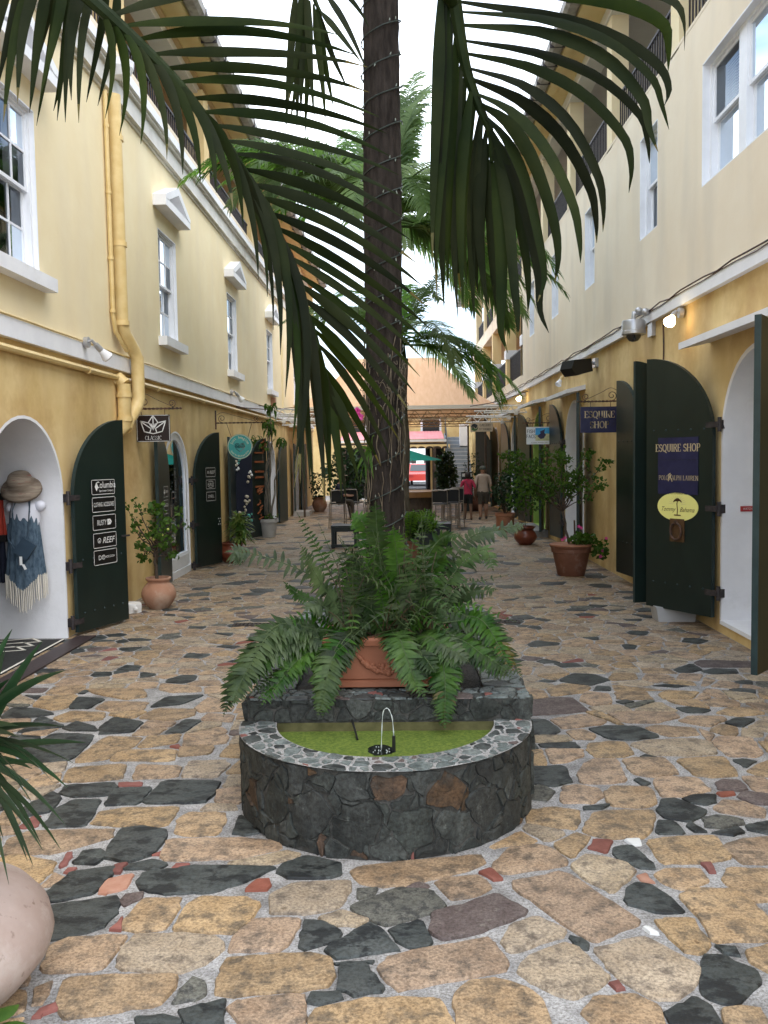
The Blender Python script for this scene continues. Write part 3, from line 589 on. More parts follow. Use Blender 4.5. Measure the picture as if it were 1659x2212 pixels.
FRONDS=[
('left',[(-0.15,6.85,6.75),(-0.9,6.2,7.1),(-1.8,5.2,6.8),(-2.15,4.3,5.6),(-1.89,3.9,4.52),(-1.5,3.75,4.02),(-1.24,3.75,3.78),(-1.16,3.78,3.71),(-1.05,3.82,3.61),(-0.94,3.86,3.5),(-0.85,3.9,3.39),(-0.76,3.93,3.28),(-0.69,3.97,3.17),(-0.63,4.01,3.07),(-0.57,4.05,2.94),(-0.51,4.09,2.8),(-0.46,4.15,2.63),(-0.41,4.19,2.5),(-0.37,4.24,2.33),(-0.33,4.28,2.19),(-0.32,4.3,2.12)],[
((-1.2,3.77,3.73),(-0.29,3.75,3.8),1),
((-1.15,3.78,3.7),(-0.23,3.72,3.6),1),
((-1.1,3.8,3.65),(-0.17,3.84,3.59),1),
((-1.04,3.82,3.6),(-0.13,3.77,3.49),1),
((-0.99,3.84,3.55),(-0.11,3.76,3.39),1),
((-0.94,3.86,3.5),(-0.09,3.9,3.36),1),
((-0.89,3.88,3.44),(-0.06,4.1,3.35),1),
((-0.85,3.9,3.39),(-0.03,4.08,3.25),1),
((-0.81,3.91,3.34),(-0,4.08,3.15),1),
((-0.76,3.93,3.28),(0.01,3.91,3.01),1),
((-0.72,3.95,3.23),(0.03,4.04,2.96),1),
((-0.69,3.97,3.17),(0.06,3.97,2.84),1),
((-0.66,3.99,3.11),(0.08,3.95,2.74),1),
((-0.63,4.01,3.06),(0.1,3.95,2.64),1),
((-0.6,4.03,3),(0.12,4.01,2.56),1),
((-0.57,4.05,2.94),(0.13,4.28,2.5),1),
((-0.54,4.07,2.88),(0.13,4.26,2.42),1),
((-0.52,4.09,2.82),(0.11,4.27,2.35),1),
((-0.49,4.11,2.75),(0.09,4.29,2.27),1),
((-0.47,4.13,2.7),(0.06,4.09,2.18),1),
((-0.46,4.15,2.64),(0.03,4.15,2.12),1),
((-0.44,4.17,2.57),(0,4.29,2.05),1),
((-0.41,4.19,2.5),(-0.02,4.35,1.98),1),
((-0.39,4.21,2.43),(-0.06,4.41,1.9),1),
((-0.37,4.24,2.33),(-0.11,4.45,1.84),1),
((-0.35,4.26,2.26),(-0.15,4.19,1.8),1),
((-0.33,4.28,2.19),(-0.22,4.39,1.77),1),
((-0.33,4.29,2.14),(-0.29,4.43,1.69),1),
((-1.22,3.76,3.76),(-1.18,3.64,3.27),-1),
((-1.18,3.77,3.72),(-1.11,3.59,3.18),-1),
((-1.14,3.78,3.69),(-1.04,3.66,3.18),-1),
((-1.1,3.8,3.65),(-0.93,3.6,3.09),-1),
((-1.05,3.82,3.61),(-0.9,3.78,3.09),-1),
((-1,3.83,3.56),(-0.83,3.79,3.06),-1),
((-0.95,3.85,3.51),(-0.75,3.74,3),-1),
((-0.91,3.87,3.46),(-0.69,3.71,2.93),-1),
((-0.86,3.89,3.41),(-0.66,3.85,2.88),-1),
((-0.82,3.91,3.35),(-0.6,3.8,2.66),-1),
((-0.78,3.93,3.3),(-0.55,3.88,2.45),-1),
((-0.74,3.94,3.25),(-0.58,3.89,2.6),-1),
((-0.71,3.96,3.21),(-0.52,3.84,2.35),-1),
((-0.68,3.98,3.15),(-0.49,3.84,2.17),-1),
((-0.65,4,3.1),(-0.48,3.9,1.81),-1),
((-0.62,4.01,3.05),(-0.48,3.88,1.96),-1),
((-0.59,4.03,2.99),(-0.46,3.84,1.76),-1),
((-0.57,4.05,2.93),(-0.46,3.89,1.87),-1),
((-0.54,4.07,2.87),(-0.44,4.02,1.73),-1),
((-0.51,4.09,2.81),(-0.44,3.88,1.79),-1),
((-0.49,4.11,2.74),(-0.4,3.9,1.73),-1),
((-0.46,4.14,2.66),(-0.43,4.04,1.77),-1),
((-0.44,4.16,2.6),(-0.35,3.99,1.7),-1),
((-0.42,4.18,2.52),(-0.37,4.07,1.74),-1),
((-0.39,4.21,2.44),(-0.33,4.08,1.68),-1),
((-0.37,4.23,2.35),(-0.34,4.08,1.72),-1),
((-0.35,4.25,2.28),(-0.29,4.23,1.68),-1),
((-0.33,4.28,2.18),(-0.29,4.1,1.74),-1),
]),
('right',[(0.05,6.85,6.8),(0.25,6,7.2),(0.33,5.1,6.6),(0.27,4.4,5.2),(0.24,4.2,4.1),(0.27,4.24,3.99),(0.29,4.27,3.89),(0.31,4.3,3.79),(0.34,4.34,3.69),(0.4,4.38,3.55),(0.45,4.41,3.45),(0.46,4.45,3.33)],[
((0.25,4.2,4.1),(1.24,3.97,3.8),1),
((0.28,4.22,4.04),(1.19,3.93,3.68),1),
((0.29,4.24,3.99),(1.2,4.08,3.56),1),
((0.29,4.25,3.95),(1.15,3.98,3.47),1),
((0.29,4.27,3.9),(1.13,4.03,3.4),1),
((0.3,4.29,3.84),(1.14,4.16,3.38),1),
((0.31,4.31,3.79),(1.03,4.05,3.23),1),
((0.32,4.32,3.73),(0.94,4.14,3.09),1),
((0.33,4.34,3.69),(0.92,4.26,3.06),1),
((0.36,4.36,3.63),(0.79,4.04,2.92),1),
((0.39,4.37,3.58),(0.7,4.04,2.84),1),
((0.41,4.39,3.54),(0.65,4.1,2.75),1),
((0.43,4.4,3.5),(0.6,4.28,2.73),1),
((0.45,4.41,3.46),(0.66,4.24,2.64),1),
((0.46,4.43,3.39),(0.53,4.15,2.59),1),
((0.46,4.45,3.33),(0.48,4.2,2.54),1),
((0.21,4.21,4.08),(0.17,4.26,2.82),-1),
((0.23,4.22,4.03),(0.18,4.33,2.65),-1),
((0.24,4.24,3.98),(0.19,4.27,2.74),-1),
((0.26,4.25,3.94),(0.21,4.4,2.61),-1),
((0.28,4.27,3.89),(0.25,4.45,2.68),-1),
((0.29,4.29,3.83),(0.24,4.48,2.76),-1),
((0.31,4.31,3.78),(0.28,4.46,2.57),-1),
((0.33,4.33,3.72),(0.3,4.52,2.69),-1),
((0.36,4.34,3.67),(0.3,4.37,2.62),-1),
((0.38,4.36,3.62),(0.32,4.43,2.72),-1),
((0.41,4.37,3.58),(0.37,4.57,2.58),-1),
((0.4,4.39,3.53),(0.4,4.55,2.7),-1),
((0.43,4.41,3.47),(0.43,4.5,2.59),-1),
((0.44,4.43,3.41),(0.43,4.62,2.76),-1),
((0.45,4.45,3.34),(0.5,4.58,2.63),-1),
]),
('topleft',[(-0.25,6.85,6.7),(-0.95,5.6,6.9),(-1.2,4.2,6.1),(-1.03,3.9,4.07),(-1.17,3.9,4.01),(-1.39,3.9,4.03),(-1.65,3.9,4.02),(-1.81,3.9,4)],[
((-1.65,3.9,3.99),(-1.81,4.03,3.64),-1),
((-1.59,3.9,4),(-1.74,3.95,3.53),-1),
((-1.53,3.9,4.01),(-1.68,3.82,3.34),-1),
((-1.5,3.9,4.01),(-1.63,3.85,3.42),1),
((-1.47,3.9,4.01),(-1.57,3.83,3.37),1),
((-1.43,3.9,4.01),(-1.54,3.85,3.34),-1),
((-1.41,3.9,4.01),(-1.48,3.77,3.41),-1),
((-1.38,3.9,4.01),(-1.57,4.1,3.49),1),
((-1.35,3.9,4.01),(-1.47,3.88,3.36),1),
((-1.32,3.9,4),(-1.43,3.87,3.36),1),
((-1.29,3.9,4),(-1.36,3.75,3.39),1),
((-1.26,3.9,3.99),(-1.32,3.72,3.3),1),
((-1.23,3.9,3.98),(-1.35,3.94,3.45),1),
((-1.19,3.9,3.97),(-1.3,3.94,3.43),-1),
((-1.57,3.9,4),(-1.67,3.93,3.58),-1),
((-1.45,3.9,4.01),(-1.65,4.1,3.59),1),
]),
('centre',[(-0.2,6.8,6.7),(-0.5,6.2,6.6),(-0.62,5.6,6.1),(-0.49,5.2,4.87),(-0.49,5.2,4.64),(-0.46,5.2,4.49),(-0.42,5.2,4.41)],[
((-0.56,5.2,4.6),(-0.66,5.33,3.79),-1),
((-0.54,5.2,4.57),(-0.63,5.31,3.84),-1),
((-0.53,5.2,4.54),(-0.59,5.26,3.78),1),
((-0.51,5.2,4.52),(-0.55,5.19,3.85),1),
((-0.49,5.2,4.49),(-0.52,5.18,3.72),-1),
((-0.47,5.2,4.47),(-0.41,5.01,3.73),-1),
((-0.45,5.2,4.45),(-0.37,5.18,3.88),-1),
((-0.44,5.2,4.44),(-0.29,5.33,4.04),-1),
((-0.43,5.2,4.43),(-0.19,5.08,4.08),1),
((-0.41,5.2,4.54),(-0.17,5.1,4.06),1),
((-0.39,5.2,4.6),(-0.16,5.21,4.34),1),
((-0.54,5.2,4.6),(-0.62,5.17,3.89),-1),
((-0.51,5.2,4.56),(-0.46,5.06,3.77),1),
]),
]
FERNS=[
((-0.29,5.25,0.93),(-0.55,5.2,1.2),(-0.95,5.1,1.36),(-0.94,5.05,1.28)),
((-0.32,5.3,0.9),(-0.48,5.35,1.26),(-0.65,5.4,1.56)),
((-0.37,5.3,0.99),(-0.6,5.3,1.05),(-0.73,5.3,1.15)),
((-0.4,5.15,0.88),(-0.73,5,0.94),(-0.91,4.8,0.7),(-0.98,4.7,0.53)),
((-0.37,5.1,0.87),(-0.7,4.95,0.83),(-0.93,4.75,0.65)),
((-0.32,5.15,0.85),(-0.4,4.85,0.79),(-0.48,4.72,0.49)),
((-0.24,5.15,0.92),(-0.35,4.9,0.86),(-0.5,4.78,0.61)),
((-0.05,5.15,0.9),(-0.02,4.88,0.86),(0.08,4.75,0.59)),
((-0.09,5.25,0.86),(-0.15,5.2,1.39),(-0.16,5.15,1.64)),
((-0.03,5.25,0.88),(-0.04,5.2,1.27),(-0.06,5.1,1.5)),
((0.03,5.3,0.92),(0.13,5.3,1.26),(0.24,5.3,1.41),(0.35,5.2,1.42)),
((0.14,5.3,0.94),(0.31,5.3,1.2),(0.48,5.3,1.33),(0.53,5.2,1.21)),
((0.14,5.4,0.97),(0.39,5.5,1.36),(0.6,5.5,1.43),(0.77,5.5,1.47)),
((0.2,5.3,0.91),(0.37,5.3,1.07),(0.55,5.2,1.1)),
((0.19,5.2,0.91),(0.46,5.1,0.93),(0.61,4.9,0.68)),
((0.14,5.2,0.87),(0.35,5,0.83),(0.55,4.85,0.68)),
((0.13,5.15,0.85),(0.23,4.88,0.73),(0.19,4.74,0.44)),
((0.08,5.15,0.85),(0.18,4.95,0.87),(0.31,4.85,0.72)),
((-0.2,5.3,0.9),(-0.31,5.3,1.27),(-0.35,5.2,1.3)),
((-0.4,5.15,0.86),(-0.65,5,0.91),(-0.88,4.85,0.73)),
((-0.38,5.15,0.85),(-0.57,4.95,0.77),(-0.81,4.75,0.58)),
((0.02,5.15,0.85),(0.08,4.9,0.82),(0.12,4.8,0.68)),
((-0.31,5.2,0.87),(-0.46,5.1,1.03),(-0.59,5,1.04)),
((0.08,5.3,0.89),(0.2,5.35,1.25),(0.3,5.3,1.34)),
((-0.15,5.3,0.87),(-0.22,5.3,1.44),(-0.31,5.3,1.56)),
((-0.31,5.2,0.89),(-0.48,5.1,1.16),(-0.59,5,1.41)),
]
YUCCA=[(-1.22,2.7,1.38),(-1.11,2.66,1.35),(-0.99,2.53,1.29),(-1.3,2.93,1.13),(-1.1,2.45,1.15),(-1.08,2.73,1.06),(-1.09,2.94,0.94),(-0.95,2.49,1.02),(-1.14,2.75,0.91),(-1.1,2.79,0.84),(-1.01,2.47,0.97),(-1.06,2.66,0.77),(-1.15,2.84,0.61),(-1.15,2.7,0.67),(-1.25,2.85,0.55),(-1.19,2.54,0.64),(-1.19,2.58,1.34),(-1.11,2.51,0.94),(-1.25,2.73,0.98),(-1.4,2.96,0.6)]
YUCC=(-1.44,2.8,0.93)
# ================================================================ paving
def clip(poly,nx,ny,c):      # keep points with nx*x+ny*y<=c
    out=[];k=len(poly)
    for i in range(k):
        a=poly[i];b=poly[(i+1)%k]; da=nx*a[0]+ny*a[1]-c; db=nx*b[0]+ny*b[1]-c
        if da<=0: out.append(a)
        if (da<0<db) or (db<0<da):
            t=da/(da-db); out.append((a[0]+(b[0]-a[0])*t,a[1]+(b[1]-a[1])*t))
    return out
def area(p): return abs(sum(p[i][0]*p[(i+1)%len(p)][1]-p[(i+1)%len(p)][0]*p[i][1] for i in range(len(p))))/2
def rough_outline(p,rng,step,jit,cut=.22):
    q=[];k=len(p)
    for i in range(k):
        a,b=p[i],p[(i+1)%k]; q+=[(a[0]+(b[0]-a[0])*cut,a[1]+(b[1]-a[1])*cut),(a[0]+(b[0]-a[0])*(1-cut),a[1]+(b[1]-a[1])*(1-cut))]
    out=[];k=len(q)
    for i in range(k):
        a,b=q[i],q[(i+1)%k]; l=math.hypot(b[0]-a[0],b[1]-a[1]); n=max(1,min(7,int(l/step)))
        for j in range(n):
            t=j/n; out.append((a[0]+(b[0]-a[0])*t+rng.uniform(-jit,jit),a[1]+(b[1]-a[1])*t+rng.uniform(-jit,jit)))
    return out
def voronoi(seeds,gap,half,blockers=(),bounds=None,knn=30):
    """seeds: (x,y,weight); blockers(seed)->list of half planes"""
    A=np.array([(s[0],s[1]) for s in seeds]); res=[]
    cell=half*1.2; grid={}
    for i,s in enumerate(seeds): grid.setdefault((int(s[0]//cell),int(s[1]//cell)),[]).append(i)
    for i,(x,y,wt) in enumerate(seeds):
        p=[(x-half,y-half),(x+half,y-half),(x+half,y+half),(x-half,y+half)]
        gx,gy=int(x//cell),int(y//cell)
        nb=[j for a in (-2,-1,0,1,2) for b in (-2,-1,0,1,2) for j in grid.get((gx+a,gy+b),()) if j!=i]
        nb.sort(key=lambda j:(seeds[j][0]-x)**2+(seeds[j][1]-y)**2)
        for j in nb[:knn]:
            dx,dy=seeds[j][0]-x,seeds[j][1]-y; l=math.hypot(dx,dy) or 1e-6
            t=.5*(l*l+wt-seeds[j][2])/l-gap
            nx,ny=dx/l,dy/l; p=clip(p,nx,ny,nx*x+ny*y+t)
            if len(p)<3: break
        if len(p)>=3 and blockers:
            for nx,ny,c in blockers(x,y):
                p=clip(p,nx,ny,c)
                if len(p)<3: break
        if len(p)>=3 and bounds:
            for nx,ny,c in bounds:
                p=clip(p,nx,ny,c)
                if len(p)<3: break
        res.append(p if len(p)>=3 else None)
    return res
FC=(-.115,4.84); FR=.80; PLX0,PLX1,PLY0,PLY1=-.88,.69,4.83,7.75
rng=random.Random(11)
traced=[]
for t in TRACED:
    pts=[(t[i]/100,t[i+1]/100) for i in range(1,len(t),2)]
    if sum(pts[i][0]*pts[(i+1)%len(pts)][1]-pts[(i+1)%len(pts)][0]*pts[i][1] for i in range(len(pts)))<0: pts.reverse()
    cx=sum(p[0] for p in pts)/len(pts); cy=sum(p[1] for p in pts)/len(pts)
    pts=[(p[0]+(p[0]-cx)/max(math.hypot(p[0]-cx,p[1]-cy),.01)*.010,p[1]+(p[1]-cy)/max(math.hypot(p[0]-cx,p[1]-cy),.01)*.010) for p in pts]
    traced.append((t[0],pts,(cx,cy),max(math.hypot(p[0]-cx,p[1]-cy) for p in pts)))
tgrid={}
for i,t in enumerate(traced): tgrid.setdefault((int(t[2][0]//.6),int(t[2][1]//.6)),[]).append(i)
def near_traced(x,y):
    gx,gy=int(x//.6),int(y//.6)
    for a in (-2,-1,0,1,2):
        for b in (-2,-1,0,1,2):
            for i in tgrid.get((gx+a,gy+b),()):
                t=traced[i]
                if math.hypot(t[2][0]-x,t[2][1]-y)<t[3]+.75: yield t
def sep(x,y,pts):   # best separating edge: signed distance, normal
    best=(-9,0,0,0)
    for i in range(len(pts)):
        a,b=pts[i],pts[(i+1)%len(pts)]; dx,dy=b[0]-a[0],b[1]-a[1]; l=math.hypot(dx,dy) or 1e-6
        nx,ny=dy/l,-dx/l; s=(x-a[0])*nx+(y-a[1])*ny
        if s>best[0]: best=(s,nx,ny,nx*a[0]+ny*a[1])
    return best
def ground_block(x,y):
    out=[]
    for t in near_traced(x,y):
        s,nx,ny,c=sep(x,y,t[1]); out.append((-nx,-ny,-c-.013))
    d=math.hypot(x-FC[0],y-FC[1])
    if y<FC[1]+.3:
        nx,ny=(x-FC[0])/d,(y-FC[1])/d; out.append((-nx,-ny,-(nx*FC[0]+ny*FC[1]+FR+.02)))
    elif y<PLY1+.6:
        if x>PLX1: out.append((-1,0,-(PLX1+.02)))
        elif x<PLX0: out.append((1,0,PLX0-.02))
        elif y>PLY1: out.append((0,-1,-(PLY1+.02)))
    return out
ASP=1.3
def okseed(x,y,marg):
    if math.hypot(x-FC[0],y-FC[1])<FR+marg and y<FC[1]+.2: return False
    if PLX0-marg<x<PLX1+marg and PLY0<y<PLY1+marg: return False
    for t in near_traced(x,y):
        if sep(x,y,t[1])[0]<marg: return False
    return True
seeds=[];hg={}
def farther(x,y,d):
    gx,gy=int(x//.3),int(y*ASP//.3)
    for a in (-1,0,1):
        for b in (-1,0,1):
            for q in hg.get((gx+a,gy+b),()):
                if (q[0]-x)**2+((q[1]-y)*ASP)**2<d*d: return False
    return True
def plant(n,d,y0,y1,wt,marg):
    for _ in range(n):
        y=y0+(y1-y0)*rng.random()**1.15; x=rng.uniform(-3.6,3.28)
        if farther(x,y,d) and okseed(x,y,marg):
            s=(x,y,wt,d); seeds.append(s); hg.setdefault((int(x//.3),int(y*ASP//.3)),[]).append(s)
plant(6000,.33,2.2,38,0,.10)
plant(9000,.235,2.2,38,-.004,.07)
plant(5000,.15,2.2,12,-.009,.05)
# voronoi is done in stretched space so that stones lie longer across the alley
ws=[(s[0],s[1],s[2]) for s in seeds]
cells=voronoi(ws,.0065,.46,ground_block,[(1,0,3.29),(-1,0,3.61)])
stones=[]
for s,p in zip(seeds,cells):
    if p is None or area(p)<.0009: continue
    a=area(p); small=a<.022; u=rng.random()
    if small: c='r' if u<.16 else 'd' if u<.40 else 'p' if u<.46 else 'g' if u<.52 else 'l' if u<.65 else 't'
    else: c='d' if u<.11 else 'p' if u<.135 else 'g' if u<.16 else 'l' if u<.46 else 't'
    stones.append((c,rough_outline(p,rng,.05,.006,.13),a,p))
for c,pts,ce,rad in traced:
    stones.append((c,rough_outline(pts,rng,.035,.0058,.10),area(pts),pts))
SMAT=dict(t='stone_tan',l='stone_light',d='stone_dark',g='stone_grey',p='stone_purple',r='stone_red',k='stone_pink',w='stone_white')
SK=list(SMAT); SI={k:i for i,k in enumerate(SK)}
gm=MB().add([(-60,-20,0),(60,-20,0),(60,140,0),(-60,140,0)],[(0,1,2,3)])
ground=gm.build('ground','mortar'); tag(ground,'crazy paved alley floor of tan and dark stones in pale mortar','ground',kind='structure')
def stone_mesh(mb,c,pts,m):
    cy0=pts[0][1]; z=rng.uniform(.007,.013) if cy0<7 else rng.uniform(.003,.006); cx=sum(p[0] for p in pts)/len(pts); cy=sum(p[1] for p in pts)/len(pts); n=len(pts)
    tx,ty=rng.uniform(-.008,.008),rng.uniform(-.008,.008); tint=min(.98,max(.02,rng.gauss(.5,.26)))
    def Z(x,y): return z+(x-cx)*tx+(y-cy)*ty
    V=[(x,y,-.004) for x,y in pts]; md=min(math.hypot(x-cx,y-cy) for x,y in pts)
    k1=min(.006,md*.3); V+=[(x+(cx-x)/max(math.hypot(x-cx,y-cy),1e-4)*k1,y+(cy-y)/max(math.hypot(x-cx,y-cy),1e-4)*k1,Z(x,y)) for x,y in pts]
    k2=min(.022,md*.5); V+=[(x+(cx-x)/max(math.hypot(x-cx,y-cy),1e-4)*k2,y+(cy-y)/max(math.hypot(x-cx,y-cy),1e-4)*k2,Z(x,y)+.0018) for x,y in pts]
    F=[(i,(i+1)%n,n+(i+1)%n,n+i) for i in range(n)]+[(n+i,n+(i+1)%n,2*n+(i+1)%n,2*n+i) for i in range(n)]+[tuple(range(2*n,3*n))]
    mb.add(V,F,m,tint)
def score(s):
    cx=sum(p[0] for p in s[1])/len(s[1]); cy=sum(p[1] for p in s[1])/len(s[1])
    if cy<2.7 or abs(cx+.02)/cy>.46: return 0
    return s[2]/cy**3
stones.sort(key=score,reverse=True)
for s in stones[:298]:
    mb=MB(); stone_mesh(mb,s[0],s[1],0); mb.build('paving_stone',SMAT[s[0]],ground,recalc=False,smooth=True)
mb=MB()
for s in stones[298:]: stone_mesh(mb,s[0],s[1],SI[s[0]])
o=mb.build('paving_stones',[SMAT[k] for k in SK],ground,recalc=False,smooth=True); tag(o,kind='stuff')
# tiny chips of brick and slate pressed into the joints of the near paving
# ================================================================ fountain with planting bed
ft=thing('fountain','half round dark stone fountain with green duckweed water and raised planting bed','fountain',(FC[0],FC[1],0))
def patch(name,W,H,fn,d,parent,classes,gap=.008,wts=(),depth=.012,asp=1.,seed=1,seedpts=(),extra=None,minarea=.0006,jit=.003):
    """Rubble facing: fn(u,v,h) maps the flat patch to space; one object per stone"""
    rg=random.Random(seed); S=list(seedpts); fn0=fn; ph=[rg.uniform(0,6) for _ in range(4)]; wa=jit*3.2
    def fn(u,v,h):
        du=wa*(math.sin(u*31+v*17+ph[0])+.6*math.sin(v*57-u*23+ph[1])); dv=wa*(math.sin(v*29-u*19+ph[2])+.6*math.sin(u*53+v*31+ph[3]))
        return fn0(min(W,max(0,u+du)),min(H,max(0,v+dv)),h)
    for dd,n,wt in d:
        for _ in range(n):
            u,v=rg.uniform(0,W),rg.uniform(0,H)
            if all((q[0]-u)**2+((q[1]-v)*asp)**2>dd*dd for q in S): S.append((u,v,wt))
    C=voronoi([q[:3] for q in S],gap,max(.25,2.4*d[0][0]),(),[(1,0,W-gap*.5),(-1,0,-gap*.5),(0,1,H-gap*.5),(0,-1,-gap*.5)])
    for q,p in zip(S,C):
        if p is None or area(p)<minarea: continue
        pts=rough_outline(p,rg,.028,jit,.10); n=len(pts); tlt=(rg.uniform(-1,1)*depth*2.2,rg.uniform(-1,1)*depth*2.2); cx=sum(a[0] for a in pts)/n; cy=sum(a[1] for a in pts)/n
        h=depth*rg.uniform(.6,1.3); k1=.2
        hz=lambda u,v:max(.001,h+(u-cx)*tlt[0]*4+(v-cy)*tlt[1]*4+rg.uniform(-.22,.22)*depth)
        ins=lambda u,v,q:(u+(cx-u)*min(.5,q/max(math.hypot(cx-u,cy-v),1e-4)),v+(cy-v)*min(.5,q/max(math.hypot(cx-u,cy-v),1e-4)))
        V=[fn(u,v,-.003) for u,v in pts]+[fn(*ins(u,v,.004),hz(u,v)*.9) for u,v in pts]+[fn(u+(cx-u)*.5,v+(cy-v)*.5,hz(u,v)) for u,v in pts]+[fn(cx,cy,hz(cx,cy))]
        F=[(i,(i+1)%n,n+(i+1)%n,n+i) for i in range(n)]+[(n+i,n+(i+1)%n,2*n+(i+1)%n,2*n+i) for i in range(n)]+[(2*n+i,2*n+(i+1)%n,3*n) for i in range(n)]
        a=area(p); mt=q[3] if len(q)>3 else classes(rg,a)
        mb=MB(); mb.add(V,F,0,min(.98,max(.02,rg.gauss(.5,.25)))); mb.build(name,mt,parent,smooth=True,recalc=False)
HB=.43
def cyl(u,v,h):
    th=PI+u/FR; r=FR-.012+h; return (FC[0]+r*math.cos(th),FC[1]+r*math.sin(th),v)
core=MB(); n=48
ring=[(FC[0]+(FR-.012)*math.cos(PI+PI*i/n),FC[1]+(FR-.012)*math.sin(PI+PI*i/n)) for i in range(n+1)]
rin=[(FC[0]+.60*math.cos(PI+PI*i/n),FC[1]-.0+.60*math.sin(PI+PI*i/n)) for i in range(n+1)]
V=[(x,y,-.02) for x,y in ring]+[(x,y,HB) for x,y in ring]+[(x,y,HB) for x,y in rin]+[(x,y,.2) for x,y in rin]; k=n+1
F=[(i,i+1,k+i+1,k+i) for i in range(n)]+[(k+i,k+i+1,2*k+i+1,2*k+i) for i in range(n)]
core.add(V,F,0); core.add(V,[(2*k+i,2*k+i+1,3*k+i+1,3*k+i) for i in range(n)],1)
core.build('basin_wall',['wall_mortar','mossy'],ft,smooth=True)
def cw(rg,a): 
    return 'wall_stone_brown' if rg.random()<.11 else 'stone_red' if a<.0012 and rg.random()<.2 else 'wall_stone'
U=lambda deg:(R(deg))*FR
wallseeds=[(U(113),.31,.004,'wall_stone_brown'),(U(92),.345,0,'wall_stone_brown'),(U(80),.17,.008,'wall_stone'),(U(64),.19,.006,'wall_stone'),(U(99),.15,.006,'wall_stone'),(U(115),.13,.004,'wall_stone'),(U(128),.2,.006,'wall_stone'),(U(48),.2,.004,'wall_stone')]
patch('wall_stone',PI*FR,HB-.01,cyl,[(.20,400,.004),(.12,300,-.001),(.045,420,-.005)],ft,cw,gap=.003,depth=.010,asp=.62,jit=.0055,seed=5,seedpts=wallseeds)
def rim(u,v,h):
    th=PI+u/.7; r=.605+v; return (FC[0]+r*math.cos(th),FC[1]+r*math.sin(th),HB+.002+h)
rmb=MB(); V=[(FC[0]+r*math.cos(PI+PI*i/n),FC[1]+r*math.sin(PI+PI*i/n),HB+.002) for r in (.60,.805) for i in range(n+1)]
rmb.add(V,[(i,i+1,k+i+1,k+i) for i in range(n)]); rmb.build('rim_mortar','mortar',ft)
def crim(rg,a): 
    u=rg.random(); return 'stone_red' if (a<.0018 and u<.16) else 'stone_dark' if u<.22 else 'stone_purple' if u<.28 else 'rim_stone'
patch('rim_stone',PI*.7,.2,rim,[(.10,300,.001),(.05,500,-.001),(.03,400,-.002)],ft,crim,gap=.0065,depth=.005,seed=8,minarea=.0002,jit=.002)
# ledge across the back of the basin and the planting bed border
HL=.56
lb=MB(); bw=.21
lb.box(PLX0,PLY0,-.01,PLX1,PLY0+bw,HL-.004); lb.box(PLX0,PLY0+bw,-.01,PLX0+.24,PLY1-.2,HL-.004); lb.box(PLX1-.24,PLY0+bw,-.01,PLX1,PLY1-.2,HL-.004); lb.box(PLX0,PLY1-.2,-.01,PLX1,PLY1,HL-.004)
lb.build('bed_wall','wall_mortar',ft)
MB().box(PLX0-.001,PLY0-.003,.30,PLX1-.12,PLY0+.001,HB-.005).build('splash_wall','mossy',ft)
W=PLX1-PLX0
patch('ledge_stone',W,HL-HB-.005,lambda u,v,h:(PLX0+u,PLY0-.002-h,HB+.004+v),[(.22,60,.004),(.1,120,-.001),(.045,120,-.003)],ft,lambda g,a:'stone_red' if a<.001 and g.random()<.2 else 'wall_stone',gap=.003,depth=.008,seed=3)
patch('ledge_stone',W,bw,lambda u,v,h:(PLX0+u,PLY0-.012+v,HL-.003+h),[(.15,120,.002),(.075,200,-.001),(.04,200,-.002)],ft,crim,gap=.005,depth=.006,seed=4,minarea=.0002,jit=.002)
LS=PLY1-PLY0-bw
for sx,sd in ((0,6),(1,7)):
    x0=PLX0 if sx==0 else PLX1-.24
    patch('ledge_stone',.24,LS,lambda u,v,h,x0=x0:(x0+u,PLY0+bw+v,HL-.003+h),[(.15,200,.002),(.08,300,-.001)],ft,crim,gap=.006,depth=.006,seed=sd)
    xs=PLX0 if sx==0 else PLX1; sg=-1 if sx==0 else 1
    patch('bed_stone',LS+bw,HL-.01,lambda u,v,h,xs=xs,sg=sg:(xs+sg*h,PLY0+u,v),[(.22,200,.002),(.12,300,-.002)],ft,cw,gap=.008,depth=.014,seed=sd+20)
# soil of the bed
sm=MB(); rg=random.Random(2); nx,ny=14,22
V=[(PLX0+.235+(PLX1-PLX0-.47)*i/nx,PLY0+bw-.005+(LS-.19)*j/ny,HL-.035+rg.uniform(-.012,.02)) for j in range(ny+1) for i in range(nx+1)]
sm.add(V,[(j*(nx+1)+i,j*(nx+1)+i+1,(j+1)*(nx+1)+i+1,(j+1)*(nx+1)+i) for j in range(ny) for i in range(nx)]); sm.build('bed_soil','gravel',ft,smooth='all')
# water: duckweed sheet with a dark hole round the pump
WZ=.375
wm=MB(); rg=random.Random(4)
nr=26; V=[(FC[0],FC[1],WZ)]
rows=[]
for j in range(nr+1):
    a=PI+PI*j/nr; rows.append([(FC[0]+.60*(i/12)*math.cos(a),FC[1]+.60*(i/12)*math.sin(a),WZ+rg.uniform(0,.0025)) for i in range(13)])
V=[p for r_ in rows for p in r_]
wm.add(V,[(j*13+i,j*13+i+1,(j+1)*13+i+1,(j+1)*13+i) for j in range(nr) for i in range(12)]); wm.build('duckweed','duckweed',ft,smooth='all')
PC=(-.13,4.50)
hm=MB(); pts=[(PC[0]+.075*math.cos(a)*rg.uniform(.85,1.1),PC[1]+.085*math.sin(a)*rg.uniform(.85,1.1),WZ+.004) for a in [i/22*2*PI for i in range(22)]]
hm.add(pts,[tuple(range(22))]); hm.build('open_water','water_dark',ft)
